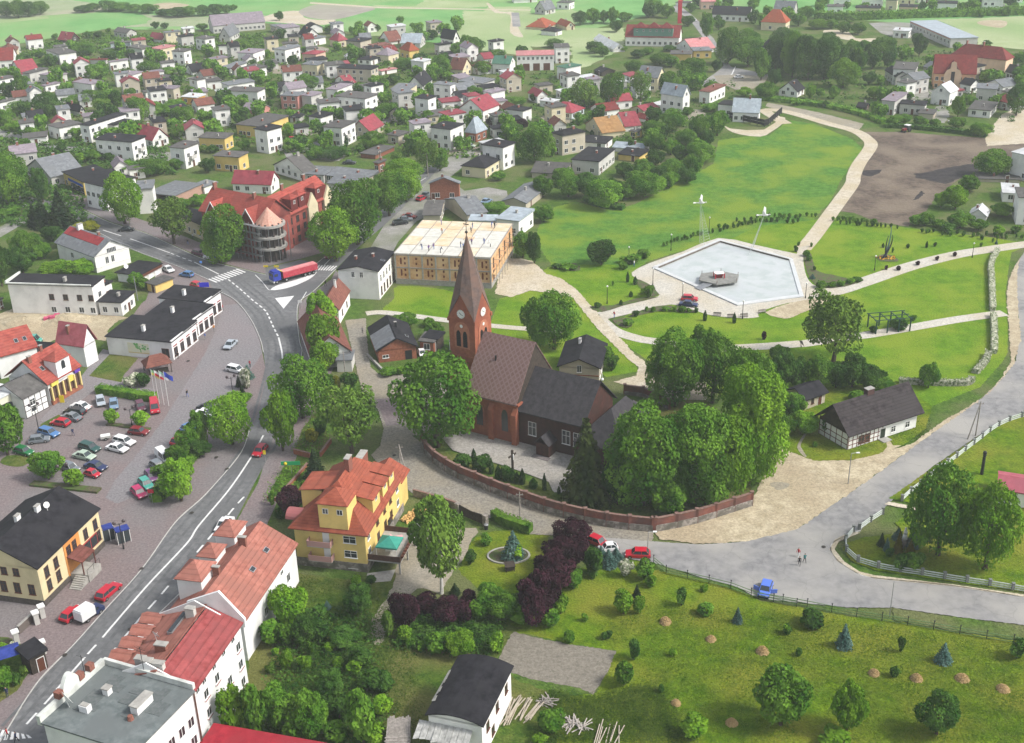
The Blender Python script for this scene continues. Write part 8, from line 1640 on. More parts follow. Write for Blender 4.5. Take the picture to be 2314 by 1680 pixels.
def street_lamp(t, x, yb, yt, label, m=None, white=True):
    g=G(t,x,yb);h=HT(t,x,yt,yb);T=root('street_lamp',g,0,label,'street lamp');q=M();q.tube((0,0,0),(0,0,h),.1,.06,7);part('post',q,m or CONC,T);q=M();q.tube((0,0,h),(.9,-.3,h+.25),.04,.04,5);q.box(.7,-.45,h+.18,1.3,-.15,h+.32);part('lamp_head',q,WFR if white else STEEL,T);return T
street_lamp('D2',905,150,10,'concrete street lamp with white head beside the parked red hatchback');street_lamp('C3',765,1115,850,'tall slim street lamp at the edge of the sandy place',STEEL)
def park_lamp(t, x, yb, yt, label, twin=False, h=None):
    g=G(t,x,yb);h=h or HT(t,x,yt,yb);T=root('lamp_post',g,.5,label,'lamp post');q=M();q.tube((0,0,0),(0,0,h),.09,.06,7);q.tube((0,0,0),(0,0,.7),.16,.12,7);part('post',q,DARK,T)
    for x_ in ((-.75, .75) if twin else (0,)):
        q = M()
        if twin: q.tube((0, 0, h - .3), (x_, 0, h), .04, .04, 5)
        q.ball((x_,0,h+.2),.32 if twin else .22,1,8,6);part('globe',q,[DARK,mat('smoked_globe',(.06,.045,.05),rough=.3) if twin else WFR],T)
    return T
park_lamp('C0',1130,620,470,'black twin globe lamp post on the small island of the car park',True);park_lamp('C0',335,665,440,'black twin globe lamp post before the half-timbered house',True);park_lamp('C0',560,1110,960,'black twin globe lamp post in the planted strip',True);park_lamp('D0',960,140,-60,'black twin globe lamp post above the blue phone shelter',True);park_lamp('C0',1995,380,200,'black twin globe lamp post beside the blossom bed',True)
for x_,y_,l_ in ((650,1085,'west of the flower bed corner'),(1293,1060,'behind the dark sedan at the pool'),(1805,1215,'at the south tip of the pool'),(1040,930,'at the west pool corner'),(1195,630,'behind the pool on the meadow side'),(1520,480,'right of the tall lattice mast'),(835,740,'above the shrub bed')):park_lamp('B2',x_,y_,0,'small globe lamp '+l_,h=4.2)
for t,x_,y_,l_ in (('B3',400,1040,'at the east pool corner'),('B3',990,800,'on the lawn left of the sculpture path'),('B3',1825,690,'beside the upper path')):park_lamp(t,x_,y_,0,'small globe lamp '+l_,h=3.6)
# flagpoles
FL=((1335,'pale green',(.2,.4,.2),(.5,.45,.1)),(1362,'white and red',(.62,.62,.6),(.5,.03,.05)),(1402,'pale green and white',(.3,.5,.4),(.6,.6,.6)),(1442,'dark blue',(.03,.06,.4),(.03,.06,.4)))
for i, (x_, n_, c1, c2) in enumerate(FL):
    g=G('C0',x_,425+i*6);T=root('flagpole',g,0,'white flagpole with a %s flag at the end of the hedge' % n_,'flagpole');h=7.6;q=M();q.tube((0,0,0),(0,0,h),.06,.04,6);part('pole',q,WFR,T)
    for j, c_ in enumerate((c1, c2)):
        q = M(); z1 = h - .15 - j * .55
        for k in range(5):xa,xb=k*.32,(k+1)*.32;dz=.22*k;q.face([(xa+.05,.1*math.sin(k*1.4),z1-dz-.55),(xb+.05,.1*math.sin((k+1)*1.4),z1-dz-.77),(xb+.05,.1*math.sin((k+1)*1.4),z1-dz-.22),(xa+.05,.1*math.sin(k*1.4),z1-dz)])
        part('flag_stripe', q, mat('flag_%s_%d' % (n_.replace(' ', '_'), j), c_), T)
# signs
def sign(t, x, yb, w, h, z, m, label, rz=0, cat='sign', txt=None, txm=None):
    g=G(t,x,yb);T=root('sign',g,rz,label,cat);q=M();q.tube((0,.03,0),(0,.03,z+h),.04,.04,6);part('post',q,STEEL,T);q=M();q.box(-w/2,-.05,z,w/2,0,z+h);part('board',q,m,T)
    if txt:
        cu=bpy.data.curves.new('lettering','FONT');cu.body=txt;cu.size=h*.75;cu.align_x='CENTER';cu.align_y='CENTER';cu.extrude=.01
        ob=bpy.data.objects.new('tmp',cu);COL.objects.link(ob);dg=bpy.context.evaluated_depsgraph_get();me=bpy.data.meshes.new_from_object(ob.evaluated_get(dg));bpy.data.objects.remove(ob);me.materials.append(txm or WFR)
        o_ = part('lettering', me, None, T, (0, -.065, z + h / 2)); o_.rotation_euler = (PI / 2, 0, 0)
    return T
BLS=mat('sign_blue',(.03,.03,.50));GRS=mat('sign_green',(.02,.32,.12));RDS=mat('sign_red',(.45,.02,.04));YLS=mat('sign_yellow',(.62,.48,.02))
sign('B0',1752,990,2.4,1.2,1.5,BLS,'bright blue advertising board on the roof corner by the zebra crossing')
T=sign('C1',225,1030,3.4,.75,1.9,GRS,'green direction board with a yellow disc beside the planted slope');q=M();q.ball((-.9,-.06,2.25),.3);part('disc',q,YLS,T)
sign('C0',1305,1280,1.0,.7,2.1,RDS,'red and white road sign at the lower end of the hedge');sign('B1',300,1130,.9,.7,1.6,WFR,'small white sign on the pavement edge by the main road');sign('B0',1725,800,.6,.6,2.0,mat('sign_pale_blue',(.10,.25,.6)),'small blue pedestrian sign at the zebra crossing')
sign('C0',535,420,.9,1.6,.1,YLS,'yellow advertising stand before the arcade');sign('C1',0,925,.5,.8,1.6,YLS,'yellow sign at the kerb across from the red car');sign('B0',8,795,1.6,.5,.6,mat('barrier_green',(.05,.4,.2)),'green barrier board left of the lorry');sign('B1',5,790,1.2,.5,.6,YLS,'yellow barrier board left of the lorry');sign('B1',95,792,1.2,.5,.6,YLS,'yellow barrier board behind the blue cab')
def parasol(t, x, yb, c, label, r_=1.5, h=2.6, cat='parasol'):
    g=G(t,x,yb);T=root('parasol',g,0,label,cat);q=M();n=8;rim=[(r_*math.cos(k*PI/4),r_*math.sin(k*PI/4),h-.5) for k in range(n)];[q.face([rim[k],rim[(k+1) % n],(0,0,h)]) for k in range(n)];part('canopy',q,c,T);q=M();q.tube((0,0,0),(0,0,h),.04);part('pole',q,WFR,T);return T
parasol('B0',1832,1060,RDS,'red parasol at the corner shop, the upper one');parasol('B0',1815,1125,RDS,'red parasol at the corner shop, the lower one',1.8);parasol('C1',455,155,RDS,'red parasol beside the trees at the main road',1.4)
BLC = mat('blue_canvas', (.015, .03, .17), (.03, .05, .24), scale=2)
g=G('D0',30,1060);T=root('market_stall',g,.5,'blue canvas stall roof at the garden stalls','stall');q=M();q.slab([(-3,-1.5,2.4),(2.5,-1.5,2.4),(2.5,0,3.0),(-3,0,3.0)],.06);q.slab([(-3,0,3.0),(2.5,0,3.0),(2.5,1.5,2.4),(-3,1.5,2.4)],.06);part('canopy',q,BLC,T);[part('post',M().box(x_,y_,0,x_+.08,y_+.08,2.5),DARK,T) for x_ in (-2.9,2.3) for y_ in (-1.4,1.3)]
house('D0',(215,1010),1085,(115,920),(345,905),'k','k','flat',label='dark open kiosk roof between the garden stalls and the pavement',bal=0,win=(0,0),chim=0,name='kiosk',cat='kiosk',H=2.8)
# thatched stall by the shops, phone shelter, cash kiosk
g=G('C0',1350,150);T=root('wooden_shelter',g,.5,'small brown roofed open shelter behind the flagpoles','shelter');q=M();c=[(-2.8,-2.2,2.2),(2.8,-2.2,2.2),(2.8,2.2,2.2),(-2.8,2.2,2.2)];q.face([c[0],c[1],(1.2,0,4),(-1.2,0,4)]);q.face([c[1],c[2],(1.2,0,4)]);q.face([c[2],c[3],(-1.2,0,4),(1.2,0,4)]);q.face([c[3],c[0],(-1.2,0,4)]);q.box(-2.8,-2.2,2.1,2.8,2.2,2.2);part('roof',q,R['b'],T)
for x_ in (-2.5, 2.4):
    for y_ in (-1.9, 1.8): part('post', M().box(x_, y_, 0, x_ + .15, y_ + .15, 2.2), W['k'], T)
part('counter', M().box(-2, -1.2, 0, 2, -.8, 1.0), W['k'], T)
for i, (x_, y_) in enumerate(((850, 45), (960, 60))):
    g=G('D0',x_,y_+20);T=root('phone_booth',g,.55,('blue roofed glass phone booth nearest the yellow house corner','blue roofed glass shelter right beside the twin lamp post')[i],'phone booth');part('roof',M().box(-.8-i*.3,-.8,2.3,.8+i*.3,.8,2.5),BLC,T);part('glass_panel',M().box(-1.0,-.72,.2,1.0,-.68,2.3),CGL,T);[part('frame_post',M().box(x2,y2,0,x2+.08,y2+.08,2.3),WFR,T) for x2 in (-1.05,0,.97) for y2 in (-.75,.67)]
g=G('D0',1625,365);T=root('advertising_pillar',g,.3,'small blue cabinet on the pavement beside the pyramid dormers','cabinet');part('cabinet',M().box(-.6,-.5,.1,.6,.5,1.3),mat('cabinet_blue',(.08,.22,.5)),T);part('lid',M().box(-.65,-.55,1.3,.65,.55,1.4),WFR,T)
# ---------------------------------------------------------------- fences
def post_fence(t, seq, label, sp=3.3, h=1.1, rails=3, pw=.38, mp=None, mr=None, cat='fence', rail_h=.16):
    P = spline(pts_of(t, *seq) if not isinstance(seq[0], str) else pts_of(*seq), 1 if h > 2 else 8); Ls = [0]
    for a, b in zip(P, P[1:]): Ls.append(Ls[-1] + math.dist(a, b))
    n = max(1, round(Ls[-1] / sp)); N = []
    for i in range(n + 1):
        s=Ls[-1]*i/n;j=max(0,next((k for k in range(len(Ls)) if Ls[k]>=s-1e-6),len(Ls)-1)-1);f=(s-Ls[j])/max(1e-6,Ls[j+1]-Ls[j]);N.append(Vector((P[j][0]+(P[j+1][0]-P[j][0])*f,P[j][1]+(P[j+1][1]-P[j][1])*f,0)))
    T=root('fence',N[0],0,label,cat);o0=N[0].copy();pm=M().box(-pw/2,-pw/2,0,pw/2,pw/2,h+.1).box(-pw/2-.05,-pw/2-.05,h+.1,pw/2+.05,pw/2+.05,h+.2).mesh('fence_post',mp or CONC)
    for v in N: part('post', pm, None, T, v - o0)
    for a, b in zip(N, N[1:]):
        d = b - a; L_ = d.length - pw
        for k in range(rails):z=h*(k+.6)/rails-.1;part('rail',M().box(pw/2,-.05,z,pw/2+L_,.05,z+rail_h),mr or WFR,T,a-o0,math.atan2(d.y,d.x))
    return T
GRP=mat('grey_green_post',(.16,.17,.16));PALER=mat('pale_green_rail',(.42,.47,.43),(.54,.58,.54),scale=2)
post_fence('D3',(735,10,680,70,665,130,720,215,830,270,965,300,1110,325,1255,345,1410,370,1550,395,1700,415,1850,440,2000,465,2150,490),'pale rail fence with concrete posts curving round the shrine garden',mp=GRP,mr=PALER)
post_fence('C3',(860,1505,980,1420,1060,1370),'short straight piece of pale rail fence before the garden gate',mp=GRP,mr=PALER)
post_fence('C3',(1225,1260,1300,1190,1420,1100,1530,1000,1640,930,1770,830,1890,740,2010,645,2140,580,2268,540,2500,500),'long pale rail fence climbing beside the right-hand road',mp=GRP,mr=PALER)
MESH_ = mat('green_wire_mesh', (.07, .13, .05), (.11, .19, .07), scale=3)
post_fence('D2',(950,250,1020,320,1260,380,1520,440,1640,480,1760,525,2059,590),'low green wire fence between the orchard and cobbled street',3.4,1.3,3,.08,DARK,MESH_,rail_h=.06)
post_fence('D3',(0,530,270,570,540,625,800,675,1090,720,1500,790,1800,845,2100,890,2400,940),'low green wire fence below the right-hand road',3.6,1.3,3,.08,DARK,MESH_,rail_h=.06)
post_fence('A2',(1695,1020,2010,1090,2140,975),'black board fence around the slate-blue house',3.5,2.2,2,.2,DARK,mat('black_boards',(.010,.010,.012)),rail_h=1.0)
# brown gate by the yellow house with its two piers, low brick garden walls
T=root('gate',G('C1',1645,1370),math.atan2(*(lambda d:(d.y,d.x))(G('C1',1880,1470)-G('C1',1645,1370))),'dark brown solid gate between two stone piers below the cobbled street','gate');L_=(G('C1',1880,1470)-G('C1',1645,1370)).length
for i in range(10):w0=(L_-.6)/10;part('board',M().box(.3+w0*i+.01,-.05,.1,.3+w0*(i+1)-.01,.05,1.7+.25*abs(i-4.5)/4.5),W['k'],T)
for x_ in (0,L_):part('pier',M().box(x_-.35,-.35,0,x_+.35,.35,2.0).box(x_-.42,-.42,2.0,x_+.42,.42,2.15),STONE,T)
def low_wall(t, seq, label, w=.3, h=1.0, m=None, cap=None, cat='wall'):
    P=pts_of(*seq) if isinstance(seq[0],str) else pts_of(t,*seq);o0=Vector((*P[0],0));T=root('wall',o0,0,label,cat)
    for a, b in zip(P, P[1:]):
        d=Vector(b)-Vector(a);L_=d.length;an=math.atan2(d.y,d.x);q=M().box(0,-w/2,0,L_,w/2,h);part('wall_section',q,m or BRICK,T,(a[0]-o0.x,a[1]-o0.y,0),an);part('coping',M().box(-.05,-w/2-.05,h,L_+.05,w/2+.05,h+.08),cap or CAP,T,(a[0]-o0.x,a[1]-o0.y,0),an)
low_wall('C1',(1265,1215,1500,1280,1640,1330),'dark stone wall between the woodpile and the brown gate',m=STONE,h=1.3)
low_wall('C1',(245,855,380,890),'low brick wall at the lower end of the planted slope');low_wall('C1',(20,1250,100,1260,360,960),'low brick retaining wall of the planted bed beside the yellow house',h=.7);low_wall('C1',(470,880,560,760),'reddish retaining wall beside the feathery tree',h=.9)
low_wall('B1',(1010,1670,870,1530),'low grey kerb wall at the corner of the brick barn garden',h=.5,m=CONC,cap=CONC);low_wall('D0',(150,800,300,660),'grey iron gate wall with white capped piers below the orange bay house',h=1.3,m=mat('fence_panel_grey',(.12,.10,.09)),cap=CONC)
for i, (x_, y_) in enumerate(((135, 850), (290, 700), (335, 650), (340, 930))):
    g=G('D0',x_,y_+20);T=root('gate_pier',g,.6,('lowest','second','uppermost','rightmost')[i]+' of the white capped grey gate piers','pier');part('pier',M().box(-.35,-.35,0,.35,.35,1.9),W['g'],T);part('cap',M().box(-.5,-.5,1.9,.5,.5,2.15),WFR,T)
# wayside cross, statue, dark figure post
g=G('C1',2112,1010);T=root('wayside_cross',g,.9,'tall dark wooden cross standing in the churchyard','cross');part('upright',M().box(-.16,-.16,0,.16,.16,4.4),W['k'],T);part('crossbeam',M().box(-1.0,-.1,3.2,1.0,.1,3.5),W['k'],T);part('figure',M().ball((0,-.2,3.5),.13).tube((0,-.2,3.4),(0,-.2,2.5),.13,.07),WFR,T)
g=G('D3',1125,130);T=root('statue',g,0,'white robed statue among the conifers of the shrine garden','statue');q=M();q.tube((0,0,1.6),(0,0,2.5),.42,.30,10);q.tube((0,0,2.5),(0,0,3.1),.30,.24,10);q.tube((0,0,3.1),(0,0,3.35),.24,.1,8);q.ball((0,0,3.5),.19);q.tube((.22,-.05,3.0),(.1,-.35,2.7),.09,.06);q.tube((-.22,-.05,3.0),(-.1,-.35,2.7),.09,.06);part('robed_figure',q,WFR,T,smooth=True);q=M();r_=random.Random(2);[q.ball((r_.uniform(-.9,.9),r_.uniform(-.7,.7),r_.uniform(.2,1.4)),r_.uniform(.3,.5),0,6,4) for _ in range(14)];part('rock_base',q,STONE,T)
g=G('D3',1000,155);T=root('statue',g,0,'small dark kneeling figure left of the white statue','statue');part('kneeling_figure',M().tube((0,0,0),(0,0,.9),.35,.22,8).tube((0,0,.9),(0,-.05,1.4),.22,.15,8).ball((0,-.05,1.6),.16),mat('verdigris',(.10,.16,.17)),T)
g=G('C3',1905,1035);T=root('carved_post',g,0,'tall black carved figure post on the right-hand lawn','sculpture');part('shaft',M().tube((0,0,0),(0,0,3.6),.3,.26,8).tube((0,0,3.6),(0,0,4.0),.2,.34,8),DARK,T);part('head',M().ball((0,0,4.35),.36),DARK,T)
# haycocks
hm = M(); r_ = random.Random(12)
for _ in range(420):
    t=r_.random();z=(1-t*t) ;u=r_.random()*6.28;rr_=math.sqrt(t) ;leaf(hm,Vector((math.cos(u)*t**.8,math.sin(u)*t**.8,.95*(1-t**1.6))),Vector((math.cos(u)*t,math.sin(u)*t,.8)),.11,r_)
hm.tube((0, 0, 0), (0, 0, .5), .92, .62, 12); hm.tube((0, 0, .5), (0, 0, .86), .62, .15, 12)
HAY = hm.mesh('haycock', mat('dry_hay', (.30, .20, .085), (.46, .33, .16), scale=5, bump=.02))
HG = 'haycocks on the orchard meadow'
for t,x_,y_,w_,lb in (('D2',1042,725,105,'nearest the two bright bushes'),('D2',1395,860,90,'second along the upper row'),('D2',1795,955,110,'third along the upper row'),('D2',1123,1355,88,'alone near the barn side'),('D2',1555,1510,105,'low and flat, near the leafy orchard tree'),('D3',895,1125,100,'below the first blue spruce'),
                       ('D3',1225,1165,105,'between the two blue spruces'),('D3',1580,1165,122,'largest one below the second blue spruce'),('D3',1895,1245,115,'rightmost on the worn grass')):
    g=G(t,x_,y_-15);s_=w_/TIL[t][2]/2*(g-Vector((0,0,CAM_H))).dot(FWD)/FPX;o=part('haycock',HAY,None,None,g,r_.random()*6);o.scale=(s_,s_*.95,s_*r_.uniform(.75,1.0));tag(o,'brown haycock on the orchard meadow, '+lb,'haycock',HG)
# timber, firewood, logs
def pile(t, x, y, n, L_, spread, m, label, rz, name='timber_pile', flat=True, part_n='plank'):
    g = G(t, x, y); T = root(name, g, rz, label, 'timber pile'); r_ = random.Random(int(x))
    for i in range(n):
        a=r_.gauss(0,.08 if flat else .8);u=r_.uniform(-spread,spread);z=.06+.09*(i//max(1,int(n/4)));l_=L_*r_.uniform(.7,1.05);o=part(part_n,M().box(-l_/2,-.055,-.04,l_/2,.055,.04),m,T,(r_.uniform(-.5,.5),u,z),a)
LW = mat('bleached_timber', (.32, .27, .21), (.46, .41, .33), scale=2)
pile('D1',1910,1400,14,5.5,.5,LW,'neat stack of pale planks beside the black roofed barn',1.15);pile('D1',2010,1390,6,4.6,.35,LW,'narrow strip of bleached planks right of the neat stack',1.15);pile('D2',20,1410,10,4.0,.4,LW,'planks lying in grass below the garden plot',1.0)
pile('D2',350,1510,26,3.2,1.3,mat('grey_sticks',(.30,.27,.24),(.48,.44,.39),scale=2),'tangled heap of grey sticks and boards on the grass',1.2,'wood_heap',False,'stick');pile('D2',590,1590,9,4.6,1.7,LW,'spread bleached poles at the near edge of the meadow',1.3,'timber_pile',True,'pole');pile('D2',130,1330,14,2.6,.8,GWOOD,'curved pile of old branches below the garden plot',-.7,'wood_heap',False,'stick')
g=G('C1',1265,1385);T=root('firewood_pile',g,.9,'heap of split orange firewood against the yellow house','firewood');r_=random.Random(5);FW=mat('split_wood',(.48,.28,.09),(.66,.46,.20),scale=6);lg=M().tube((0,-.22,0),(0,.22,0),.13,.13,5).mesh('log',FW)
for i in range(150):
    u,v=r_.uniform(-2.4,2.4),r_.uniform(-.9,.9);o=part('log',lg,None,T,(u,v,.12+r_.random()*1.3*(1-abs(v)*.8)*(1-abs(u)/3.2)));o.rotation_euler=(r_.uniform(-.6,.6),r_.uniform(-.6,.6),r_.random()*6)
g=G('B0',460,1230);T=root('pallet_stack',g,.2,'bright pink-red wrapped stacks of bricks on the sand yard','brick stack');PKB=mat('pink_red_bricks',(.42,.05,.12),(.52,.10,.18),scale=3);[part('brick_stack',M().box(x_,y_,0,x_+1.2,y_+1.0,h_),PKB,T) for x_,y_,h_ in ((-2,-1,1.3),(-.6,-1.3,1.6),(.8,-1,1.2),(-1.4,.3,1.0),(.2,.2,1.4))]
for t,x_,y_,h_,w_,lb in (('B0',560,1230,1.8,6.5,'large heap of sand before the long white building'),('B0',220,1240,1.4,7.5,'broad low heap of sand at the left of the yard')):
    g = G(t, x_, y_); q = M(); r_ = random.Random(x_); n = 18; rings = 5
    for i in range(rings + 1):
        for k in range(n):rad=w_*(i/rings)*(1+r_.uniform(-.12,.12));q.v.append((rad*math.cos(k*2*PI/n),rad*.7*math.sin(k*2*PI/n),max(0,h_*(1-(i/rings)**1.3)+r_.uniform(-.1,.1)*(i<rings))))
    for i in range(rings):
        for k in range(n):q.f.append((i*n+k,i*n+(k+1) % n,(i+1)*n+(k+1) % n,(i+1)*n+k));q.k.append(0)
    tag(part('sand_heap', q, SAND, None, g), lb, 'sand heap')
# garden details
g=G('D1',1895,305);T=root('garden_hut',g,.2,'little dark box hutch on the round garden lawn','hutch');part('box',M().box(-.7,-.5,.3,.7,.5,.9),W['k'],T);part('lid',M().slab([(-.8,-.6,.95),(.8,-.6,.95),(.8,.6,1.25),(-.8,.6,1.25)],.06),W['k'],T);[part('leg',M().box(x_,y_,0,x_+.1,y_+.1,.3),W['k'],T) for x_ in (-.7,.6) for y_ in (-.5,.4)]
g = G('D1', 1885, 195); q = M(); n = 26
for i in range(n):a0,a1=2*PI*i/n,2*PI*(i+1)/n;q.prism([(3.4*math.cos(a0),2.4*math.sin(a0)),(3.4*math.cos(a1),2.4*math.sin(a1)),(3.1*math.cos(a1),2.15*math.sin(a1)),(3.1*math.cos(a0),2.15*math.sin(a0))],0,.2)
q.face([(3.1*math.cos(2*PI*i/n),2.15*math.sin(2*PI*i/n),.1) for i in range(n)],1);tag(part('garden_ring',q,[CONC,BED],None,(g.x,g.y,.02)),'stone ringed bed around the blue spruce','flower bed')
for x_,y_,lb in ((1000,625,'small planted strip under the left young tree'),(1110,640,'small planted strip at the foot of the island lamp'),(1245,660,'small planted strip under the right young tree')):
    if True:
        g=G('C0',x_-25,y_-15);q=M().box(-1.5,-.5,0,1.5,.5,.3);tag(part('planter',q,BED,None,g,-.25),lb,'planter')
g=G('C0',560,1145);tag(part('planter',M().box(-6.6,-.8,0,6.6,.8,.4),BED,None,g,-.24),'long planted strip at the bottom of the car park','planter')
for i, (x_, y_) in enumerate(((1590, 1190), (1710, 1205), (1820, 1200), (1975, 1165))):
    g=G('B2',x_,y_);T=root('park_bench',g,.15*i-.2,('leftmost','second','third','rightmost')[i]+' park bench along the southern pool apron','bench');part('seat',M().box(-.9,-.25,.4,.9,.25,.46),GWOOD,T);part('backrest',M().box(-.9,.22,.5,.9,.28,.9),GWOOD,T);[part('leg',M().box(s_,-.2,0,s_+.1,.2,.4),CONC,T) for s_ in (-.8,.7)]
for t,x_,y_,lb in (('C2',185,1310,'black litter bin against the churchyard wall'),('C1',2038,1215,'dark bin at the foot of the curved churchyard wall'),('C1',1885,1500,'dark bin beside the brown gate')):g=G(t,x_,y_);T=root('litter_bin',g,0,lb,'bin');part('bin',M().tube((0,0,0),(0,0,.9),.32,.36,10),DARK,T);part('lid',M().tube((0,0,.9),(0,0,1.0),.38,.3,10),STEEL,T)
g=G('A2',1268,200);q=M().box(-1,-1,0,1,1,12);tag(part('chimney_stack',q,RDS,None,(g.x,g.y,0)),'bright red square chimney beside the long inn roof','chimney')
b=B('A2',(1270,325),(800,318),14.0,0,402,'inn',o=.4);b.wall(W['w'],'y',5);b.roof('y',5,R['d']);b.windows(0,10,1)
for u in (.25,.48,.72):dormer(b,2.5,b.b*u,6.5,4,2.5,mat('green_cladding',(.10,.22,.17)),R['d'],'x0',True,2)
b.tag('long white inn with maroon roof and three green gables', 'inn', lm='the long inn with green gables')
b=B('A2',(200,470),(-128,478),10.0,0,602,'fire_station',o=.3);b.wall(W['w'],'y',1.4);b.roof('y',1.4,R['p']);b.windows(0,8,1,z0=b.H-1.4,w=1.0,h=1.2)
for i in range(3): box_on(b, 0, 2 + i * 4.6, 5 + i * 4.6, 0, 3.2, BFR, 'garage_door')
b.tag('white fire station with pale pink roof and three brown garage doors','fire station',lm='the white fire station')
b=B('A2',(1955,970),(1715,962),9.0,0,1052,'house',o=.4);b.wall(W['w'],'y',4.5);b.roof('y',4.5,R['a']);b.windows(0,4,1);b.chimney(b.a*.5,b.b*.4);b.tag('white house under a big pale blue roof inside a black board fence','house',lm='the pale blue roof inside the black fence')
b=B('A2',(1722,905),(1590,893),8.0,0,1003,'house',o=.3);b.wall(W['w']);b.roof('flat',0,R['k']);b.windows(0,2,1);b.tag('white flat annex left of the pale blue roof','house')
b=B('A3',(1640,332),(1290,183),(1855,312),0,412,'school_hall',o=.3);b.wall(W['g']);b.roof('flat',0,R['a']);b.windows(0,12,1,1.6,1.4,z0=b.H-2);box_on(b,0,.5,b.b-.5,b.H-.6,b.H-.1,W['p'],'pink_band');b.tag('very long grey hall with pale flat roof beside the sports ground','hall',lm='the very long grey hall')
b=B('A3',(1865,640),(1495,630),14.0,0,775,'guest_house',o=.4);b.wall(wallmat('apricot_render',(.66,.38,.22)),'y',6.5);b.roof('y',6.5,R['d']);b.windows(0,7,2,1.1,1.3)
H,a,L=b.H,b.a,b.b;q=M();y0,y1=L*.35,L*.75;ym=(y0+y1)/2;q.prism([(-.5,y0),(.6,y0),(.6,y1),(-.5,y1)],0,H);q.face([(-.5,y0,H),(-.5,y1,H),(-.5,y1-.8,H+1.6),(-.5,ym+1.2,H+2.2),(-.5,ym+1.0,H+4.6),(-.5,ym,H+5.1),(-.5,ym-1.0,H+4.6),(-.5,ym-1.2,H+2.2),(-.5,y0+.8,H+1.6)]);part('curved_gable',q,wallmat('apricot_gable',(.70,.50,.34)),b.root)
q=M();q.slab([(-.4,ym-3,H+1),(-.4,ym,H+4.8),(a*.5,ym,H+4.8),(a*.3,ym-3,H+1)][::-1],.15);q.slab([(-.4,ym,H+4.8),(-.4,ym+3,H+1),(a*.3,ym+3,H+1),(a*.5,ym,H+4.8)][::-1],.15);part('gable_roof',q,R['d'],b.root)
box=part('tall_window',M().box(-.7,-.08,0,.7,0,5),GLASS,b.root,(-.5,ym,H-4),-PI/2);b.tag('apricot guest house with dark red roofs and a curved Dutch gable','guest house',lm='the apricot guest house')
b=B('A3',(2120,520),(1640,470),9.0,7.5,None,'guest_house_wing',o=.4);b.wall(wallmat('apricot_gable',(.70,.50,.34)));b.roof('hip',4.5,R['d']);b.chimney(b.a*.5,b.b*.5,1.2,1.4);b.chimney(b.a*.5,b.b*.8,1.2,1.4);b.tag('rear wing with broad dark red hipped roof behind the curved gable','guest house')
b=B('A0',(2268,188),(1815,226),14.0,4.0,None,'long_barn',o=.3);b.wall(W['g'],'y',5);b.roof('y',5,R['l']);b.windows(0,12,1);b.tag('very long barn with lilac grey roof at the field edge','barn',lm='the long lilac grey barn')
# young saplings in rows by the meadow and the ploughed field
r_ = random.Random(21)
ORDW='first second third fourth fifth sixth seventh eighth ninth tenth eleventh twelfth thirteenth fourteenth fifteenth sixteenth'.split()
SL=('leading up to the lattice mast','in the front row behind the pool','in the long row behind the pool','in the back row at the meadow edge','along the meadow edge east of the slender mast','on the lawn east of the slender mast','in the upper row below the ploughed field','in the lower row below the ploughed field','along the lane to the brown door garage','on the lawn beside that lane')
for ri,(t,x0,y0,x1,y1,n,k) in enumerate((('B2',1140,590,1450,500,12,'b'),('B2',1560,480,1900,400,9,'d'),('B2',1600,440,2268,350,13,'b'),('B2',1750,380,2268,385,8,'d'),('B3',0,350,500,345,12,'b'),('B3',60,385,290,395,5,'d'),('B3',640,370,1010,400,15,'b'),('B3',700,400,1180,445,12,'d'),('B3',1380,475,2250,530,15,'d'),('B3',1450,495,2120,540,8,'b'))):
    for i in range(n):
        f=(i+r_.uniform(-.3,.3))/max(1,n-1);x_,y_=x0+(x1-x0)*f,y0+(y1-y0)*f+r_.uniform(-8,8);h_=r_.uniform(26,44);tree(t,x_,y_,y_-h_,20+r_.random()*12,k,name='sapling',style='small',label='%s sapling from the left ' % ORDW[i]+SL[ri],grp='saplings '+SL[ri])
# ---------------------------------------------------------------- labels of the many houses, trees and shrubs
LM.append(('the construction deck',CB.c));LM.append(('the wavy sculpture',G('B3',1090,700)));LM.append(('the pergola',G('B3',1150,1330)));LM.append(('the shrine statue',G('D3',1125,130)));LM.append(('the garden plot',G('D2',200,1000)));LM.append(('the terrace gazebo',pg))
LM.append(('the birch',G('D1',1365,515)));LM.append(('the purple hedge trees',G('D2',180,400)));LM.append(('the wayside cross',G('C1',2112,1010)));LM.append(('the flagpoles',G('C0',1390,430)));LM.append(('the plank shed',G('D1',1020,1600)));LM.append(('the open-door blue car',G('D2',1820,450)))
LM.append(('the biggest haycock',G('D3',1580,1165)));LM.append(('the first blue spruce',G('D3',660,890)));LM.append(('the stone ringed bed',G('D1',1885,195)));LM.append(('the pool island',G('B2',1605,860)));LM.append(('the ploughed field',G('A3',1400,1350)));LM.append(('the sharp road bend',G('A2',1700,600)))
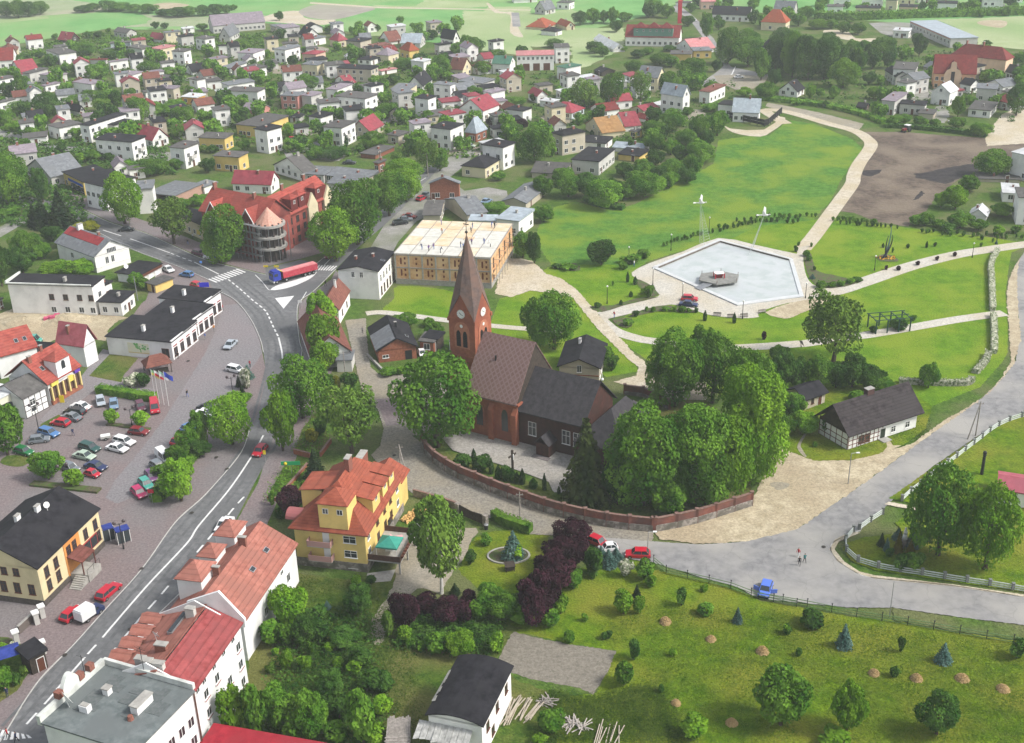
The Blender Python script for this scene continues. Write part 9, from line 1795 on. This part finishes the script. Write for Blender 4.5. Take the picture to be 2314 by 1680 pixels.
LM.append(('the twin globe island lamp',G('C0',1130,620)));LM.append(('the small garden heap',G('D1',1150,1180)));LM.append(('the far left field corner',G('A0',250,200)));LM.append(('the sandy field loop',G('A1',350,180)));LM.append(('the firewood heap',G('C1',1265,1385)));LM.append(('the brown gate',G('C1',1760,1420)))
ORD=['nearest','second','third','fourth','fifth','sixth','seventh','eighth','ninth','tenth','eleventh','twelfth','thirteenth']
def relation(p, c):
    d = p - c
    if abs(d.x) > abs(d.y) * .8: return 'left of' if d.x < 0 else 'right of'
    return 'behind' if d.y > 0 else 'in front of'
buckets = {}
for e in AUTO:
    o, ph, p = e[0], e[1], e[2]; own = e[3] if len(e) > 3 else None
    if own:ph=own[4:] if own.startswith('the ') else own;ph=ph+(' house' if len(ph.split())<3 and 'house' not in ph else '')
    c = sorted((x for x in LM if x[0] != own), key=lambda x: (x[1] - p).length)[0]
    buckets.setdefault((ph, relation(p, c[1]), c[0]), []).append(((p - c[1]).length, o))
used = set()
for (ph, rel, lm), v in buckets.items():
    v.sort(key=lambda q: q[0])
    for i, (_, o) in enumerate(v):
        lb=ph+(' '+rel+' '+lm if len(v)==1 else ', '+ORD[min(i,12)]+' one '+rel+' '+lm)
        w = lb.split()
        if len(w) > 16: lb = lb.replace(' with ', ' ').replace(' one ', ' '); 
        o['label'] = lb; used.add(lb)
        if len(lb.split()) > 16: print('LONG', lb)
seenl = {}
for o in COL.objects:
    l_ = o.get('label')
    if l_ and o.parent is None: seenl.setdefault(l_.lower(), []).append(o.name)
for l_, v in seenl.items():
    if len(v) > 1: print('DUP', l_, v)
# ---------------------------------------------------------------- air
hz=M().box(-620,-30,-1.0,620,1250,118.0);HM=bpy.data.materials.new('pale_haze');HM.use_nodes=True;hn=HM.node_tree.nodes;hn.remove(hn['Principled BSDF'])
pv=hn.new('ShaderNodeVolumePrincipled');pv.inputs['Color'].default_value=(.92,.97,1.0,1);pv.inputs['Density'].default_value=.00018;pv.inputs['Anisotropy'].default_value=0
HM.node_tree.links.new(pv.outputs[0], hn['Material Output'].inputs['Volume'])
tag(part('haze', hz, HM), 'thin bright haze over the whole town', 'haze', None, 'stuff')
